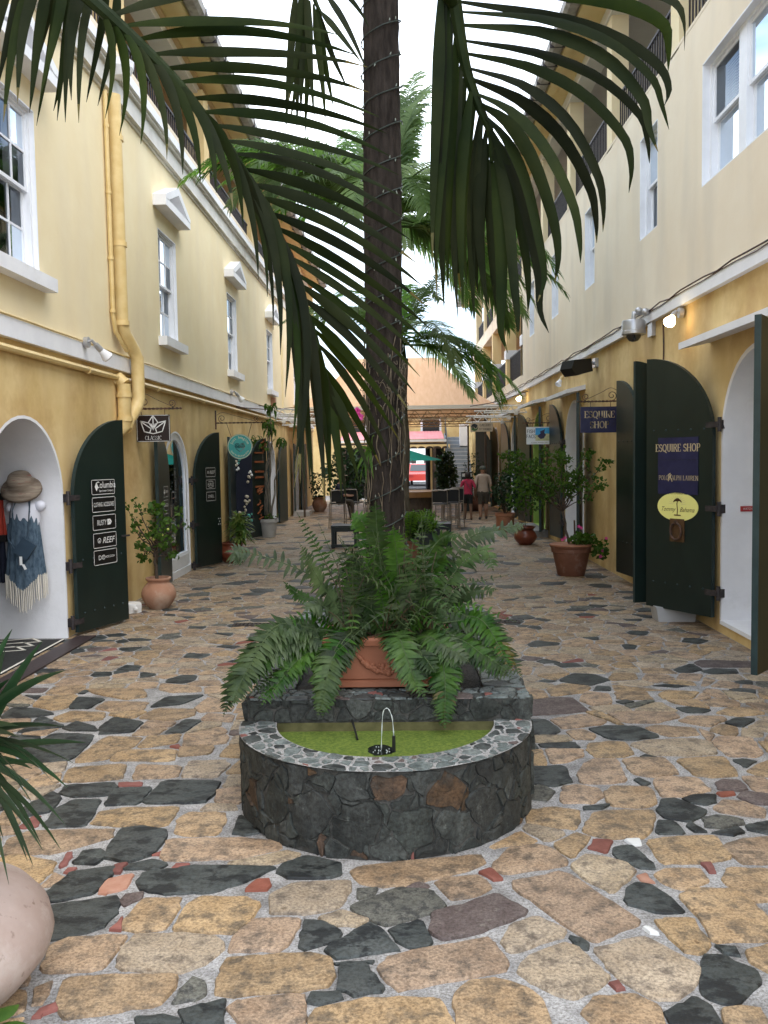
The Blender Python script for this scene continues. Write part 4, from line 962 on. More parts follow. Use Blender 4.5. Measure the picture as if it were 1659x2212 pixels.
tm=MB(); tm.tube([(PC[0]+.065,PC[1]-.02,WZ-.02),(PC[0]+.066,PC[1]-.02,WZ+.085)],.009,8); tm.build('pump_nozzle','plastic_black',ft)
jm=MB()
jt=[(PC[0]+.066,PC[1]-.02,WZ+.085),(PC[0]+.06,PC[1]-.015,WZ+.17),(PC[0]+.045,PC[1]-.01,WZ+.215),(PC[0]+.03,PC[1]-.005,WZ+.225),(PC[0]+.012,PC[1],WZ+.20),(PC[0]+.004,PC[1],WZ+.10),(PC[0],PC[1],WZ+.0)]
jm.tube(bez(jt,24),[.0024+.0012*math.sin(i*1.7) for i in range(25)],7)
for i in range(16):
    a=rg.uniform(0,6.3); q=rg.uniform(.01,.06); c=(PC[0]+q*math.cos(a),PC[1]+q*math.sin(a),WZ+.004)
    jm.lathe([(.001,0),(.003,.001),(.0035,.003),(.0015,.005)],c,8)
jm.build('water_jet','jet',ft,smooth='all')
cm=MB(); cm.tube(bez([(-.30,PLY0-.004,HB+.01),(-.29,PLY0-.05,HB+.0),(-.275,PLY0-.1,HB-.03),(-.262,PLY0-.16,WZ+.005)],10),.006,8); cm.build('pump_cable','plastic_black',ft,smooth=True)
# ================================================================ buildings
def archpts(c,hw,zs,zt,n=20): return [(c-hw*math.cos(PI*i/n),zs+(zt-zs)*math.sin(PI*i/n)) for i in range(n+1)]
def extrude_loop(mb,pts,fa,fb,m,closed=True):
    n=len(pts); V=[fa(*p) for p in pts]+[fb(*p) for p in pts]
    mb.add(V,[(i,(i+1)%n,n+(i+1)%n,n+i) for i in range(n if closed else n-1)],m)
lbld=thing('left_building','yellow plastered shop building with pedimented sash windows on the left side','building',(XL,18,0))
rbld=thing('right_building','yellow plastered shop building with plain recessed windows on the right side','building',(XR,18,0))
YE=36.0
LA=[(8.45,.88,1.5,2.31),(14.12,.76,1.55,2.31),(19.45,.76,1.55,2.31),(24.4,.76,1.55,2.31),(29.98,.76,1.55,2.31)]
RA=[(8.3,.9,2.0,2.86),(11.2,.85,2.0,2.86),(17.1,.9,2.0,2.86),(21.5,.9,2.0,2.86),(26.0,.9,2.0,2.88),(31.3,.9,1.95,2.8)]
# ---- left lower wall with arched openings
bot=[(1.0,0)]
for c,hw,zs,zt in LA: bot+=[(c-hw,0)]+archpts(c,hw,zs,zt)+[(c+hw,0)]
bot+=[(YE,0),(YE,3.01),(1.0,3.01)]
mb=MB().holes(bot,[],lambda u,v:(XL,u,v)); mb.box(XL-.25,1,3.01,XL,YE,3.03); mb.build('lower_wall','wall_lower',lbld)
for i,(c,hw,zs,zt) in enumerate(LA):
    d=1.5 if i==0 else .32
    mb=MB(); p=[(c-hw,-.01)]+archpts(c,hw,zs,zt)+[(c+hw,-.01)]
    extrude_loop(mb,p,lambda u,v:(XL+.004,u,v),lambda u,v,d=d:(XL-d,u,v),0,False)
    q=[(c+(a-c)*1.035,b+(.03 if b>.2 else 0)) for a,b in p]          # painted edge round the opening
    n=len(p); V=[(XL+.004,a,b) for a,b in p]+[(XL+.004,a,b) for a,b in q]; mb.add(V,[(k,k+1,n+k+1,n+k) for k in range(n-1)],0)
    mb.build('arch_reveal','white_plaster',lbld,smooth=True)
# ---- shop interiors behind the arches
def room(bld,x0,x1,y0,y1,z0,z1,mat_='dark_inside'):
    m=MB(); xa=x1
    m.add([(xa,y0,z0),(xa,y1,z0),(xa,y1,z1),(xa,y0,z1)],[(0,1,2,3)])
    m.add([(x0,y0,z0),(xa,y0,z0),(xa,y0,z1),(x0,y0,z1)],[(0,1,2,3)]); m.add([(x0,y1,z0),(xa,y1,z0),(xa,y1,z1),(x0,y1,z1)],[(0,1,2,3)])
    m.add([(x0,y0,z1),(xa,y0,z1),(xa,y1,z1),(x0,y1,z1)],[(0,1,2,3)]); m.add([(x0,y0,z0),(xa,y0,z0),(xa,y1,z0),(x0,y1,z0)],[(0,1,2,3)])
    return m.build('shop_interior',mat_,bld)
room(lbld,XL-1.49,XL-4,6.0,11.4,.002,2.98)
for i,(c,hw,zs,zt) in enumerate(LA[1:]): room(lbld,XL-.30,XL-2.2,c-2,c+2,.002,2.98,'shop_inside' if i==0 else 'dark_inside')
# wall behind arch 1's deep reveal, closing the shop front around it
c,hw,zs,zt=LA[0]
mb=MB().holes([(6,0),(c-hw,0)]+archpts(c,hw,zs,zt)+[(c+hw,0),(11.4,0),(11.4,3),(6,3)],[],lambda u,v:(XL-1.49,u,v)); mb.build('inner_wall','white_plaster',lbld)
# ---- display window in arch 2
c,hw,zs,zt=LA[1]
def archframe(bld,x,c,hw,zs,zt,wd,z0,t,mat_,sg):
    mb=MB(); o_=[(c-hw,z0)]+archpts(c,hw,zs,zt)+[(c+hw,z0)]; i_=[(c-hw+wd,z0)]+archpts(c,hw-wd,zs,zt-wd)+[(c+hw-wd,z0)]; n=len(o_)
    for xx in (x,x-sg*t): mb.add([(xx,a,b) for a,b in o_]+[(xx,a,b) for a,b in i_],[(k,k+1,n+k+1,n+k) for k in range(n-1)])
    mb.add([(x,a,b) for a,b in i_]+[(x-sg*t,a,b) for a,b in i_],[(k,k+1,n+k+1,n+k) for k in range(n-1)])
    return mb.build('window_frame',mat_,bld,smooth=True)
fr=archframe(lbld,XL-.02,c,hw-.002,zs,zt-.002,.10,.36,.05,'sash_white',1)
MB().box(XL-.17,c-hw+.002,.0,XL+.012,c+hw-.002,.12).box(XL-.17,c-hw+.002,.12,XL-.012,c+hw-.002,.36).box(XL-.011,c-hw+.1,.15,XL+.002,c+hw-.1,.32).build('window_panel','sash_white',lbld)
p=[(c-hw+.09,.35)]+archpts(c,hw-.09,zs,zt-.09)+[(c+hw-.09,.35)]
MB().add([(XL-.045,a,b) for a,b in p],[tuple(range(len(p)))]).build('pane','shop_glass',fr)
rg=random.Random(3)
for z in (.45,1.05,1.5):
    MB().box(XL-1.0,c-.9,z,XL-.35,c+.9,z+.02).build('shelf','white_paint',lbld)
for k in range(26):
    z=rg.choice((.36,.47,1.07,1.52)); y=rg.uniform(c-.6,c+.62); x=XL-rg.uniform(.4,.8); h=rg.uniform(.12,.3); wd=rg.uniform(.04,.09)
    m=MB(); m.lathe([(wd*.6,0),(wd,h*.2),(wd*.9,h*.6),(wd*.4,h*.85),(wd*.3,h)],(x,y,z),10); o=m.build('ornament','merch_'+rg.choice('abcde'),None,smooth=True)
    tag(o,'small shop goods displayed behind the glass of the arched shop window','goods','goods in the arched shop window')
# doors in arches 3..5: white frame posts, glazed dark
for i in (2,3,4):
    c,hw,zs,zt=LA[i]; f_=archframe(lbld,XL-.16,c,hw-.002,zs,zt-.002,.09,0,.06,'sash_white',1)
# ---- door leaves
def leaf(bld,hx,hy,sx,sy,a,w,zb,zs,zt,tk=.05,rivets=(),hinges=(),mat_='door_green'):
    """sx: which way the leaf swings out of the wall (+1 left wall, -1 right wall); sy: +1 leaf runs away from the camera"""
    a=R(a); d=Vector((sx*math.sin(a),sy*math.cos(a),0)); nr=Vector((sx*math.cos(a),-sy*math.sin(a),0))
    pts=[(0,zb),(w,zb),(w,zt)]+[(w-w*math.sin(PI/2*i/14),zs+(zt-zs)*math.cos(PI/2*i/14)) for i in range(1,15)]
    H=Vector((hx,hy,0)); fn=lambda u,v,t:H+d*u+nr*t+Vector((0,0,v))
    mb=MB(); mb.prism(pts,fn,0,tk,0,1); lf=mb.build('door_leaf',[mat_,'door_edge'],bld)
    rm=MB()
    for z in rivets:
        for k in range(5):
            c=fn(w*(.12+.19*k),z,tk+.002); rm.lathe([(.012,-.004),(.012,.002),(.006,.008)],(0,0,0),6); 
            rm.v[-18:]=[tuple(c+nr*q[2]+d*q[0]+Vector((0,0,q[1]))) for q in rm.v[-18:]]
    if rivets: tag(rm.build('rivets','door_edge',lf),kind='stuff')
    for z in hinges:
        hm=MB(); hm.fbox(fn(-.075,z-.03,tk*.2),d*.16,nr*(tk*.9),Vector((0,0,.06))); hm.tube([fn(-.07,z-.075,tk*.6),fn(-.07,z+.075,tk*.6)],.022,8)
        hm.fbox(fn(-.10,z-.045,-.05),d*.05,nr*.09,Vector((0,0,.09))); hm.build('hinge','iron',lf)
    right=d*(1 if (sx*sy>0) else -1)
    return lf,(lambda u,v,t=0.0: fn(u,v,tk+t)),right,nr
def plate(lf,fn,right,nr,u,z,w,h,draw,base='black_plate',edge='letter_white',r=.012,extra=()):
    mb=MB(); o=fn(u,z,.002); UP=Vector((0,0,1)); pr=rrect(w,h,r)
    mb.prism(pr,lambda a,b,t:o+right*a+UP*b+nr*t,0,.006,0)
    if edge: put2d(mb,stroke2d(rrect(w-.012,h-.012,r),.006,True),o,right,UP,1,.0075,nr)
    for vf,dx,dz,m in draw: put2d(mb,vf,o+right*dx+UP*dz,right,UP,m,.0082,nr)
    return mb.build('sign_plate',[base,edge or 'letter_white','letter_white',*extra],lf,recalc=False)
def poly2(p): return (p,[tuple(range(len(p)))])
def disc2(r,n=16,cx=0,cy=0): return poly2([(cx+r*math.cos(2*PI*i/n),cy+r*math.sin(2*PI*i/n)) for i in range(n)])
def squash(vf,sx,sy=1): return [(x*sx,y*sy) for x,y in vf[0]],vf[1]
def mk_reef(s=1): return [(text2d('REEF',.085*s,.35),.045*s,-.03*s,2),(stroke2d([(.022*s*math.cos(i*.5),.022*s*math.sin(i*.5)) for i in range(13)],.007*s,True),-.085*s,0,2),(disc2(.008*s),-.085*s,-.006*s,2)]
# left arch 1, far leaf with five plates
lf,fn,rt,nr=leaf(lbld,XL+.05,9.43,1,1,20,.86,.04,1.5,2.36,rivets=(.82,.24),hinges=(1.5,.77,.16))
u0=.47
plate(lf,fn,rt,nr,u0,1.60,.40,.172,[(squash(text2d('Columbia',.105),.82),.045,-.01,2),(squash(text2d('Sportswear Company',.035),.8),.05,-.052,2),(poly2([(-.03,0),(0,-.05),(.03,0),(0,.05)]),-.115,.005,2)])
plate(lf,fn,rt,nr,u0,1.405,.40,.172,[(squash(text2d('CLOTHING / ACCESSORIES',.055),.52,1.25),0,-.022,2)])
plate(lf,fn,rt,nr,u0,1.205,.40,.172,[(squash(text2d('RUSTY',.085),.62,1),-.045,-.03,2),(poly2([(.05,-.032),(.10,-.032),(.125,0),(.10,.032),(.05,.032)]),0,0,2),(stroke2d([(.065,-.01),(.082,.014),(.10,-.008)],.008),0,0,0)])
plate(lf,fn,rt,nr,u0,1.005,.40,.172,mk_reef(1.15))
plate(lf,fn,rt,nr,u0,.815,.40,.172,[(text2d('DC',.075),-.07,-.027,2),(squash(text2d('DCSHOECOUSA',.035),.85),.045,-.012,2)])
bm=MB(); bm.bar(fn(.76,1.02,.012),fn(.90,1.02,.012),.02,.02); bm.build('bolt','iron',lf)
# left arch 2 leaves
lf,fn,rt,nr=leaf(lbld,XL+.05,13.32,1,-1,3,.76,.04,1.55,2.33)
for z,dr in ((1.42,[(squash(text2d('Columbia',.08),.8),.03,-.02,2),(poly2([(-.03,0),(0,-.05),(.03,0),(0,.05)]),-.11,0,2)]),(1.22,[(squash(text2d('CLOTHING / ACCESSORIES',.055),.45,1.25),0,-.02,2)]),(1.02,[(text2d('DC',.075),-.06,-.027,2),(squash(text2d('DCSHOECOUSA',.035),.7),.05,-.012,2)])):
    plate(lf,fn,rt,nr,.34,z,.30,.165,dr)
lf,fn,rt,nr=leaf(lbld,XL+.05,15.0,1,1,20,.80,.04,1.55,2.36,hinges=(1.53,.78,.08))
plate(lf,fn,rt,nr,.47,1.66,.31,.165,mk_reef(.95))
plate(lf,fn,rt,nr,.47,1.45,.31,.165,[(squash(text2d('HURLEY',.075),.75),0,-.025,2),(stroke2d([(-.09,-.03),(-.05,-.048),(0,-.054),(.05,-.048),(.09,-.03)],.008),0,0,2),(stroke2d([(-.07,.045),(0,.055),(.07,.045)],.008),0,0,2)])
plate(lf,fn,rt,nr,.47,1.24,.31,.165,[(squash(text2d("O'NEILL",.075),.75),0,-.025,2)])
bm=MB()
for du,dz in ((-.03,.05),(.03,.05),(0,0),(-.03,-.05),(.03,-.05)): bm.lathe([(.010,-.004),(.010,.01)],tuple(fn(.73+du,.78+dz,.0)),6)
bm.build('bolts','letter_white',lf)
# arch 3: near leaf hung with goods, far leaf with carvings
lf,fn,rt,nr=leaf(lbld,XL+.05,18.62,1,-1,3,.76,.04,1.55,2.33)
lf,fn,rt,nr=leaf(lbld,XL+.05,20.42,1,1,20,.80,.04,1.55,2.36,hinges=(1.53,.1))
for z in (2.0,1.78,1.55,1.42,1.2): 
    MB().fbox(fn(.22,z,.004),(fn(.62,z)-fn(.22,z)),nr*.02,Vector((0,0,.045 if z<1.9 else .03))).build('wooden_sign','carving',lf)
for z0,z1,u in ((.45,.85,.42),(1.05,1.15,.42),(2.05,2.28,.66)):
    m=MB()
    for k in range(7):
        q=z0+(z1-z0)*k/6; m.tube([fn(u-.05+.08*math.sin(k*2.2),q,.01),fn(u+.05+.07*math.cos(k*1.7),q+.05,.02)],.018,6)
    m.build('carving','carving',lf,smooth=True)
for cy,an in ((23.55,6),(29.1,6)): leaf(lbld,XL+.05,cy,1,-1,an,.74,.04,1.55,2.33)
leaf(lbld,XL+.05,25.22,1,1,10,.78,.04,1.55,2.36); leaf(lbld,XL+.05,30.8,1,1,8,.78,.04,1.55,2.36)
# ---- left string course, upper wall, windows
MB().box(XL-.1,1,3.03,XL+.07,YE,3.215).build('string_course','white_paint',lbld)
LW=[8.44,13.97,19.2,24.62,30.0]
wz0,wz1,whw=3.74,5.37,.53
hl=[[(c-whw,wz0),(c+whw,wz0),(c+whw,wz1),(c-whw,wz1)] for c in LW]
MB().holes([(1,3.2),(26.9,3.2),(26.9,6.45),(1,6.45)],[h for h,c in zip(hl,LW) if c<26],lambda u,v:(XL,u,v)).build('upper_wall','wall_upper',lbld)
mb=MB().holes([(26.9,3.2),(YE,3.2),(YE,6.45),(26.9,6.45)],[hl[-1]],lambda u,v:(XL+.06,u,v)); mb.add([(XL,26.9,3.2),(XL+.06,26.9,3.2),(XL+.06,26.9,6.45),(XL,26.9,6.45)],[(0,1,2,3)]); mb.build('upper_wall','wall_upper',lbld)
def sash_window(bld,x,sg,c,hw,z0,z1,cols,rows,rec=.085,sill=True,hood=True,mull=None,blind=False,seed=0,fw=.045):
    """sg=+1: faces +X"""
    rg=random.Random(seed); X=lambda q:x-sg*q
    m=MB(); m.box(X(0),c-hw,z0,X(rec+.25),c-hw+.012,z1); m.box(X(0),c+hw-.012,z0,X(rec+.25),c+hw,z1); m.box(X(0),c-hw,z1-.012,X(rec+.25),c+hw,z1); m.box(X(0),c-hw,z0,X(rec+.25),c+hw,z0+.012)
    # box frame
    f0,f1=rec-.04,rec+.08
    ys=[(c-hw+.012,c+hw-.012)] if mull is None else [(c-hw+.012,mull-.05),(mull+.05,c+hw-.012)]
    if mull is not None: m.box(X(f0),mull-.05,z0+.012,X(f1),mull+.05,z1-.012)
    for a,b in ys:
        m.box(X(f0),a,z0+.012,X(f1),a+fw,z1-.012); m.box(X(f0),b-fw,z0+.012,X(f1),b,z1-.012); m.box(X(f0),a+fw,z1-.012-fw*.6,X(f1),b-fw,z1-.012); m.box(X(f0),a+fw,z0+.012,X(f1),b-fw,z0+.06)
    win=m.build('window','sash_white',bld)
    for a,b in ys:
        a+=fw; b-=fw; za,zb=z0+.06,z1-.012-fw*.6; zm=(za+zb)/2
        for si,(p,q,dp) in enumerate(((zm,zb,rec-.015),(za,zm+.03,rec+.03))):
            s=MB(); sw=.035
            s.box(X(dp),a,p,X(dp+.035),a+sw,q); s.box(X(dp),b-sw,p,X(dp+.035),b,q); s.box(X(dp),a+sw,p,X(dp+.035),b-sw,p+sw); s.box(X(dp),a+sw,q-sw,X(dp+.035),b-sw,q)
            gy0,gy1,gz0,gz1=a+sw,b-sw,p+sw,q-sw
            for k in range(1,cols): yy=gy0+(gy1-gy0)*k/cols; s.box(X(dp+.004),yy-.011,gz0,X(dp+.03),yy+.011,gz1)
            for k in range(1,rows): zz=gz0+(gz1-gz0)*k/rows; s.box(X(dp+.005),gy0,zz-.011,X(dp+.029),gy1,zz+.011)
            s.build('sash','sash_white',win)
            for i in range(cols):
                for j in range(rows):
                    y0_,y1_=gy0+(gy1-gy0)*i/cols,gy0+(gy1-gy0)*(i+1)/cols; q0,q1=gz0+(gz1-gz0)*j/rows,gz0+(gz1-gz0)*(j+1)/rows
                    t=[rg.uniform(-.0012,.0012) for _ in range(3)]
                    MB().add([(X(dp+.016+t[0]),y0_,q0),(X(dp+.016+t[1]),y1_,q0),(X(dp+.016+t[2]),y1_,q1),(X(dp+.016+t[0]+t[2]-t[1]),y0_,q1)],[(0,1,2,3)]).build('pane','window_glass',win)
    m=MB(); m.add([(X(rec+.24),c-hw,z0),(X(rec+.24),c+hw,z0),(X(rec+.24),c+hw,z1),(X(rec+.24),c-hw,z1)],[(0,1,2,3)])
    if blind:
        k=0; z=z0+.05
        while z<z0+(z1-z0)*.98:
            m.fbox((X(rec+.13),c-hw+.05,z),(-sg*.02,0,.008),(0,2*hw-.1,0),(0,0,.003),1); z+=.03
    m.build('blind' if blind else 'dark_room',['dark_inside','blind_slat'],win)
    if sill: MB().box(X(-.13),c-hw-.13,z0-.13,X(.05),c+hw+.13,z0+.004).build('sill','white_paint',win)
    if hood:
        m=MB(); zb=z1+.27; hh=.42; wd=hw+.22; pj=-.20
        m.box(X(0),c-wd,zb,X(pj),c+wd,zb+.11)
        for s_ in (-1,1):
            pts=[(c+s_*wd,zb+.11),(c+s_*wd,zb+.16),(c,zb+hh+.04),(c,zb+hh-.08),(c+s_*(wd-.16),zb+.112)]
            m.prism(pts,lambda u,v,t:(X(t),u,v),.0,pj-.005,0)
        m.prism([(c-wd+.1,zb+.1),(c+wd-.1,zb+.1),(c,zb+hh-.06)],lambda u,v,t:(X(t),u,v),0,-.04,0)
        m.build('pediment','white_paint',win)
    return win
for k,c in enumerate(LW): sash_window(lbld,XL if c<26 else XL+.06,1,c,whw,wz0,wz1,3,2,seed=k)
room(lbld,XL-.41,XL-2,2,YE,3.25,6.4)
# cornice mouldings and gallery
m=MB()
for z0,z1,p in ((6.42,6.46,.03),(6.46,6.70,.08),(6.70,6.74,.13)): m.box(XL-.05,1,z0,XL+p,YE,z1)
m.build('cornice','trim_grey',lbld)
MB().box(XL-.3,1,6.74,XL+.17,YE,6.86).build('ledge','white_paint',lbld)
MB().box(XL-.22,1,6.86,XL+.13,YE,6.99).build('parapet','wall_upper_pale',lbld)
MB().box(XL-2.4,1,6.80,XL-.22,YE,6.855).build('gallery_floor','concrete',lbld)
def gallery(bld,x,sg,piers,y1,zf,zr0,zr1,zt,pw,pd,back,bm_,pm='pier',blocks=None):
    X=lambda q:x-sg*q
    MB().add([(X(2.2),1,zf),(X(2.2),y1,zf),(X(2.2),y1,zt+.3),(X(2.2),1,zt+.3)],[(0,1,2,3)]).build('gallery_wall',back,bld)
    MB().box(X(.02),1,zt+.1,X(2.25),y1,zt+.16).build('gallery_ceiling',back,bld)
    for p in piers: 
        o=MB().box(X(.0),p,zf-.01,X(pd),p+pw,zt+.02).build('pier',pm,bld)
        if blocks: MB().box(X(-.03),p-.03,blocks[0],X(pd+.03),p+pw+.03,blocks[1]).build('pier_block','white_paint',o)
    for a,b in zip(piers[:-1],piers[1:]):
        r=MB(); y=a+pw+.03
        r.box(X(.09),a+pw,zr1-.035,X(.13),b,zr1); r.box(X(.10),a+pw,zr0+.05,X(.12),b,zr0+.062)
        while y<b-.01: r.box(X(.10),y-.009,zr0+.05,X(.118),y+.009,zr1-.03); y+=.115
        r.build('railing','iron',bld)
gallery(lbld,XL+.12,1,[1.3,6.3,11.3,16.3,21.3,26.3,31.3,35.6],YE,6.86,7.0,7.42,8.5,.42,.3,'gallery_back','pier')
def eaves(bld,x,sg,y0,y1,z,dz=0):
    X=lambda q:x-sg*q
    MB().box(X(-.03),y0,z-.04,X(.3),y1,z+.22).build('beam','fascia_white',bld)
    MB().box(X(-.30),y0,z+.16,X(-.03),y1,z+.20).build('soffit','pier',bld)
    MB().box(X(-.44),y0,z+.12,X(-.30),y1,z+.27).build('fascia','pier',bld)
    g=MB(); 
    pr=[(-.45,.30),(-.45,.19),(-.5,.155),(-.62,.155),(-.68,.2),(-.69,.31),(-.665,.31),(-.655,.21),(-.6,.18),(-.52,.18),(-.475,.21),(-.475,.30)]
    g.prism(pr,lambda u,v,t:(X(u),t,z+v),y0,y1); g.build('gutter','gutter_metal',bld)
    rf=MB(); yy=y0
    rf.add([(X(-.66),y0,z+.34),(X(-.66),y1,z+.34),(X(4),y1,z+2.6),(X(4),y0,z+2.6)],[(0,1,2,3)]); rf.build('roof','terracotta_dark',bld)
    k=MB(); yy=y0+.3
    while yy<y1: k.box(X(-.70),yy,z+.15,X(-.44),yy+.03,z+.32); yy+=.75
    tag(k.build('gutter_brackets','iron',bld),kind='stuff')
eaves(lbld,XL,1,1,YE,8.5)
# ---- right lower wall
hl=[[(c-hw,.14),(c+hw,.14)]+[(2*c-a,b) for a,b in archpts(c,hw,zs,zt)] for c,hw,zs,zt in RA]
MB().holes([(1,0),(42,0),(42,3.58),(1,3.58)],hl,lambda u,v:(XR,u,v)).build('lower_wall','wall_lower',rbld)
for i,(c,hw,zs,zt) in enumerate(RA):
    mb=MB(); p=[(c-hw,.14)]+archpts(c,hw,zs,zt)+[(c+hw,.14)]
    extrude_loop(mb,p,lambda u,v:(XR-.004,u,v),lambda u,v:(XR+.55,u,v),0,True)
    q=[(c+(a-c)*1.05,b+(.045 if b>.2 else 0)) for a,b in p]; n=len(p)
    mb.add([(XR-.004,a,b) for a,b in p]+[(XR-.004,a,b) for a,b in q],[(k,k+1,n+k+1,n+k) for k in range(n-1)],0)
    mb.box(XR-.02,c-hw,.10,XR+.5,c+hw,.142,0)
    mb.build('arch_reveal','white_plaster' if i!=3 else 'lime',rbld,smooth=True)
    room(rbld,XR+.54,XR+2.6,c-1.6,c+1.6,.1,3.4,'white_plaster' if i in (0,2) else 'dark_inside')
    if i in (0,2):   # inner arched doorway step
        f_=archframe(rbld,XR+.40,c,hw-.003,zs,zt-.003,.16,.14,.14,'white_plaster',-1)
MB().box(XR+.36,8.3-.74,.143,XR+.54,8.3+.74,.165).build('threshold','concrete_pale',rbld)
for c,hw_,z,t in ((8.3,1.3,3.05,0),(17.3,1.25,3.04,0),(21.6,1.2,3.10,0),(26.1,1.2,3.1,0)):
    m=MB(); m.prism([(0,.0),(-.34,-.07),(-.34,.0),(0,.08)],lambda u,v,t:(XR+u,t,z+v),c-hw_,c+hw_); m.build('drip_slab','white_plaster',rbld)
# right leaves
lf,fn,rt,nr=leaf(rbld,XR-.05,7.36,-1,-1,40,.92,.2,2.0,2.9,mat_='door_green',hinges=(.5,2.15)); 
lf,fn,rt,nr=leaf(rbld,XR-.05,9.27,-1,1,30,.92,.16,2.05,2.93,rivets=(2.13,.45),hinges=(2.17,1.3,.42))
plate(lf,fn,rt,nr,.46,1.93,.56,.24,[(serif('ESQUIRE SHOP',.078,.17,.06),0,-.03,2)],base='navy',edge=None,r=.004,extra=())
def gold(o): o.data.materials[2]=MT['letter_gold']; return o
gold(lf.children[-1])
gold(plate(lf,fn,rt,nr,.46,1.62,.56,.37,[(serif('POLO',.047,.12,.045),-.195,-.03,2),(stroke2d([(-.03,-.035),(-.02,.01),(-.03,.03),(-.005,.045),(0,.0),(.02,-.02),(.022,-.04)],.011),-.098,-.005,2),(stroke2d([(-.012,.0),(.014,.03)],.009),-.098,-.005,2),(serif('RALPH LAUREN',.047,.12,.045),.085,-.03,2)],base='navy',edge=None,r=.004))
# oval yellow plate with a small palm
mb=MB(); o_=fn(.46,1.30,.002); UP=Vector((0,0,1)); ov=[(.285*math.cos(i/36*2*PI),.155*math.sin(i/36*2*PI)) for i in range(36)]
mb.prism(ov,lambda a,b,t:o_+rt*a+UP*b+nr*t,0,.006,0)
put2d(mb,squash(text2d('Tommy',.068,.45),.95),o_+rt*-.135+UP*-.05,rt,UP,1,.0075,nr); put2d(mb,squash(text2d('Bahama',.068,.45),.95),o_+rt*.132+UP*-.05,rt,UP,1,.0075,nr)
pal=[stroke2d([(0,-.085),(.004,-.03),(-.004,.03),(.004,.065)],.012),stroke2d([(-.04,-.09),(.045,-.09)],.012)]
for k in range(7):
    a=R(10+27*k); pal.append(stroke2d([(.004,.065),(.004+.03*math.cos(a),.065+.025*math.sin(a)),(.004+.055*math.cos(a),.05+.03*math.sin(a))],.013))
for vf in pal: put2d(mb,vf,o_,rt,UP,1,.0085,nr)
for k in range(13):
    a=R(8+13.6*k); put2d(mb,stroke2d([(.06*math.cos(a),.02+.06*math.sin(a)),(.125*math.cos(a),.02+.10*math.sin(a))],.0022),o_,rt,UP,2,.0072,nr)
mb.build('sign_plate',['pale_yellow','brown_ink','sign_tan'],lf,recalc=False)
mb=MB(); o_=fn(.46,1.045,.002); mb.prism(rrect(.2,.25,.006),lambda a,b,t:o_+rt*a+UP*b+nr*t,0,.012,0)
ringp=[o_+rt*(.075*math.cos(i/20*2*PI))+UP*(-.01+.09*math.sin(i/20*2*PI))+nr*.03 for i in range(21)]; mb.tube(ringp,.013,8,1); mb.tube([o_+UP*.09+nr*.0,o_+UP*.09+nr*.05],.016,8,1)
mb.build('knocker',['brown_ink','rusty_iron'],lf,smooth=True)
leaf(rbld,XR-.05,10.33,-1,-1,78,.6,.16,2.05,2.93)
lf,fn,rt,nr=leaf(rbld,XR-.04,12.1,-1,1,7,.86,.16,2.05,2.93,rivets=(2.05,.62),hinges=(2.03,1.29,.65))
lf,fn,rt,nr=leaf(rbld,XR-.04,16.12,-1,-1,15,.88,.16,2.05,2.93); lf,fn,rt,nr=leaf(rbld,XR-.04,18.1,-1,1,5,.88,.16,2.05,2.93,rivets=(2.1,.8),hinges=(2.12,.48))
lf,fn,rt,nr=leaf(rbld,XR-.04,20.52,-1,-1,13,.88,.16,2.05,2.93); lf,fn,rt,nr=leaf(rbld,XR-.04,22.5,-1,1,12,.88,.16,2.05,2.93)
leaf(rbld,XR-.04,25.0,-1,-1,12,.88,.16,2.05,2.93); leaf(rbld,XR-.04,27.0,-1,1,8,.88,.16,2.05,2.93); leaf(rbld,XR-.04,30.3,-1,-1,20,.88,.16,2.0,2.85); leaf(rbld,XR-.04,32.3,-1,1,35,.88,.16,2.0,2.85)
# small red notice on the white reveal inside the first right arch
rs=MB(); rs.box(XR+.18,9.2-.012,1.27,XR+.46,9.198,1.325); put2d(rs,squash(text2d('WATCH YOUR STEP',.032),.8),(XR+.32,9.187,1.287),(1,0,0),(0,0,1),1)
tag(rs.build('step_notice',['red_sign','letter_white'],None,recalc=False),'small red warning notice on the white jamb inside the right arch','sign')
# string course, upper wall, windows
MB().box(XR-.07,1,3.58,XR+.1,42,3.72).build('string_course','white_paint',rbld)
RW=[(8.95,.97,4.76,6.06,8.98),(12.02,.42,4.78,6.12,None),(15.7,.40,4.78,6.13,None),(19.2,.41,4.80,6.14,None),(22.57,.40,4.86,6.18,None)]
hl=[[(c-hw,z0),(c+hw,z0),(c+hw,z1),(c-hw,z1)] for c,hw,z0,z1,_ in RW]
MB().holes([(1,3.70),(24.6,3.70),(24.6,6.62),(1,6.62)],hl,lambda u,v:(XR,u,v)).build('upper_wall','wall_upper_pale',rbld)
for k,(c,hw,z0,z1,mu) in enumerate(RW): sash_window(rbld,XR,-1,c,hw,z0,z1,1,1,rec=.12,sill=False,hood=False,mull=mu,blind=True,seed=40+k,fw=.05)
m=MB(); m.box(XR,24.6,3.70,XR+.3,42,4.05); m.box(XR,24.6,6.2,XR+.3,42,6.62); m.add([(XR,24.6,4.0),(XR+2.2,24.6,4.0),(XR+2.2,24.6,6.3),(XR,24.6,6.3)],[(0,1,2,3)]); m.build('upper_wall','wall_upper_pale',rbld)
room(rbld,XR+.43,XR+2,2,24.5,3.75,6.5)
gallery(rbld,XR,-1,[24.3,27.95,32.1,35.9,39.8],42,4.05,4.05,4.88,6.18,.36,.3,'gallery_back','pier',blocks=(4.84,5.12))
MB().box(XR+.3,24.6,3.9,XR+2.4,42,4.04).build('gallery_floor','concrete',rbld)
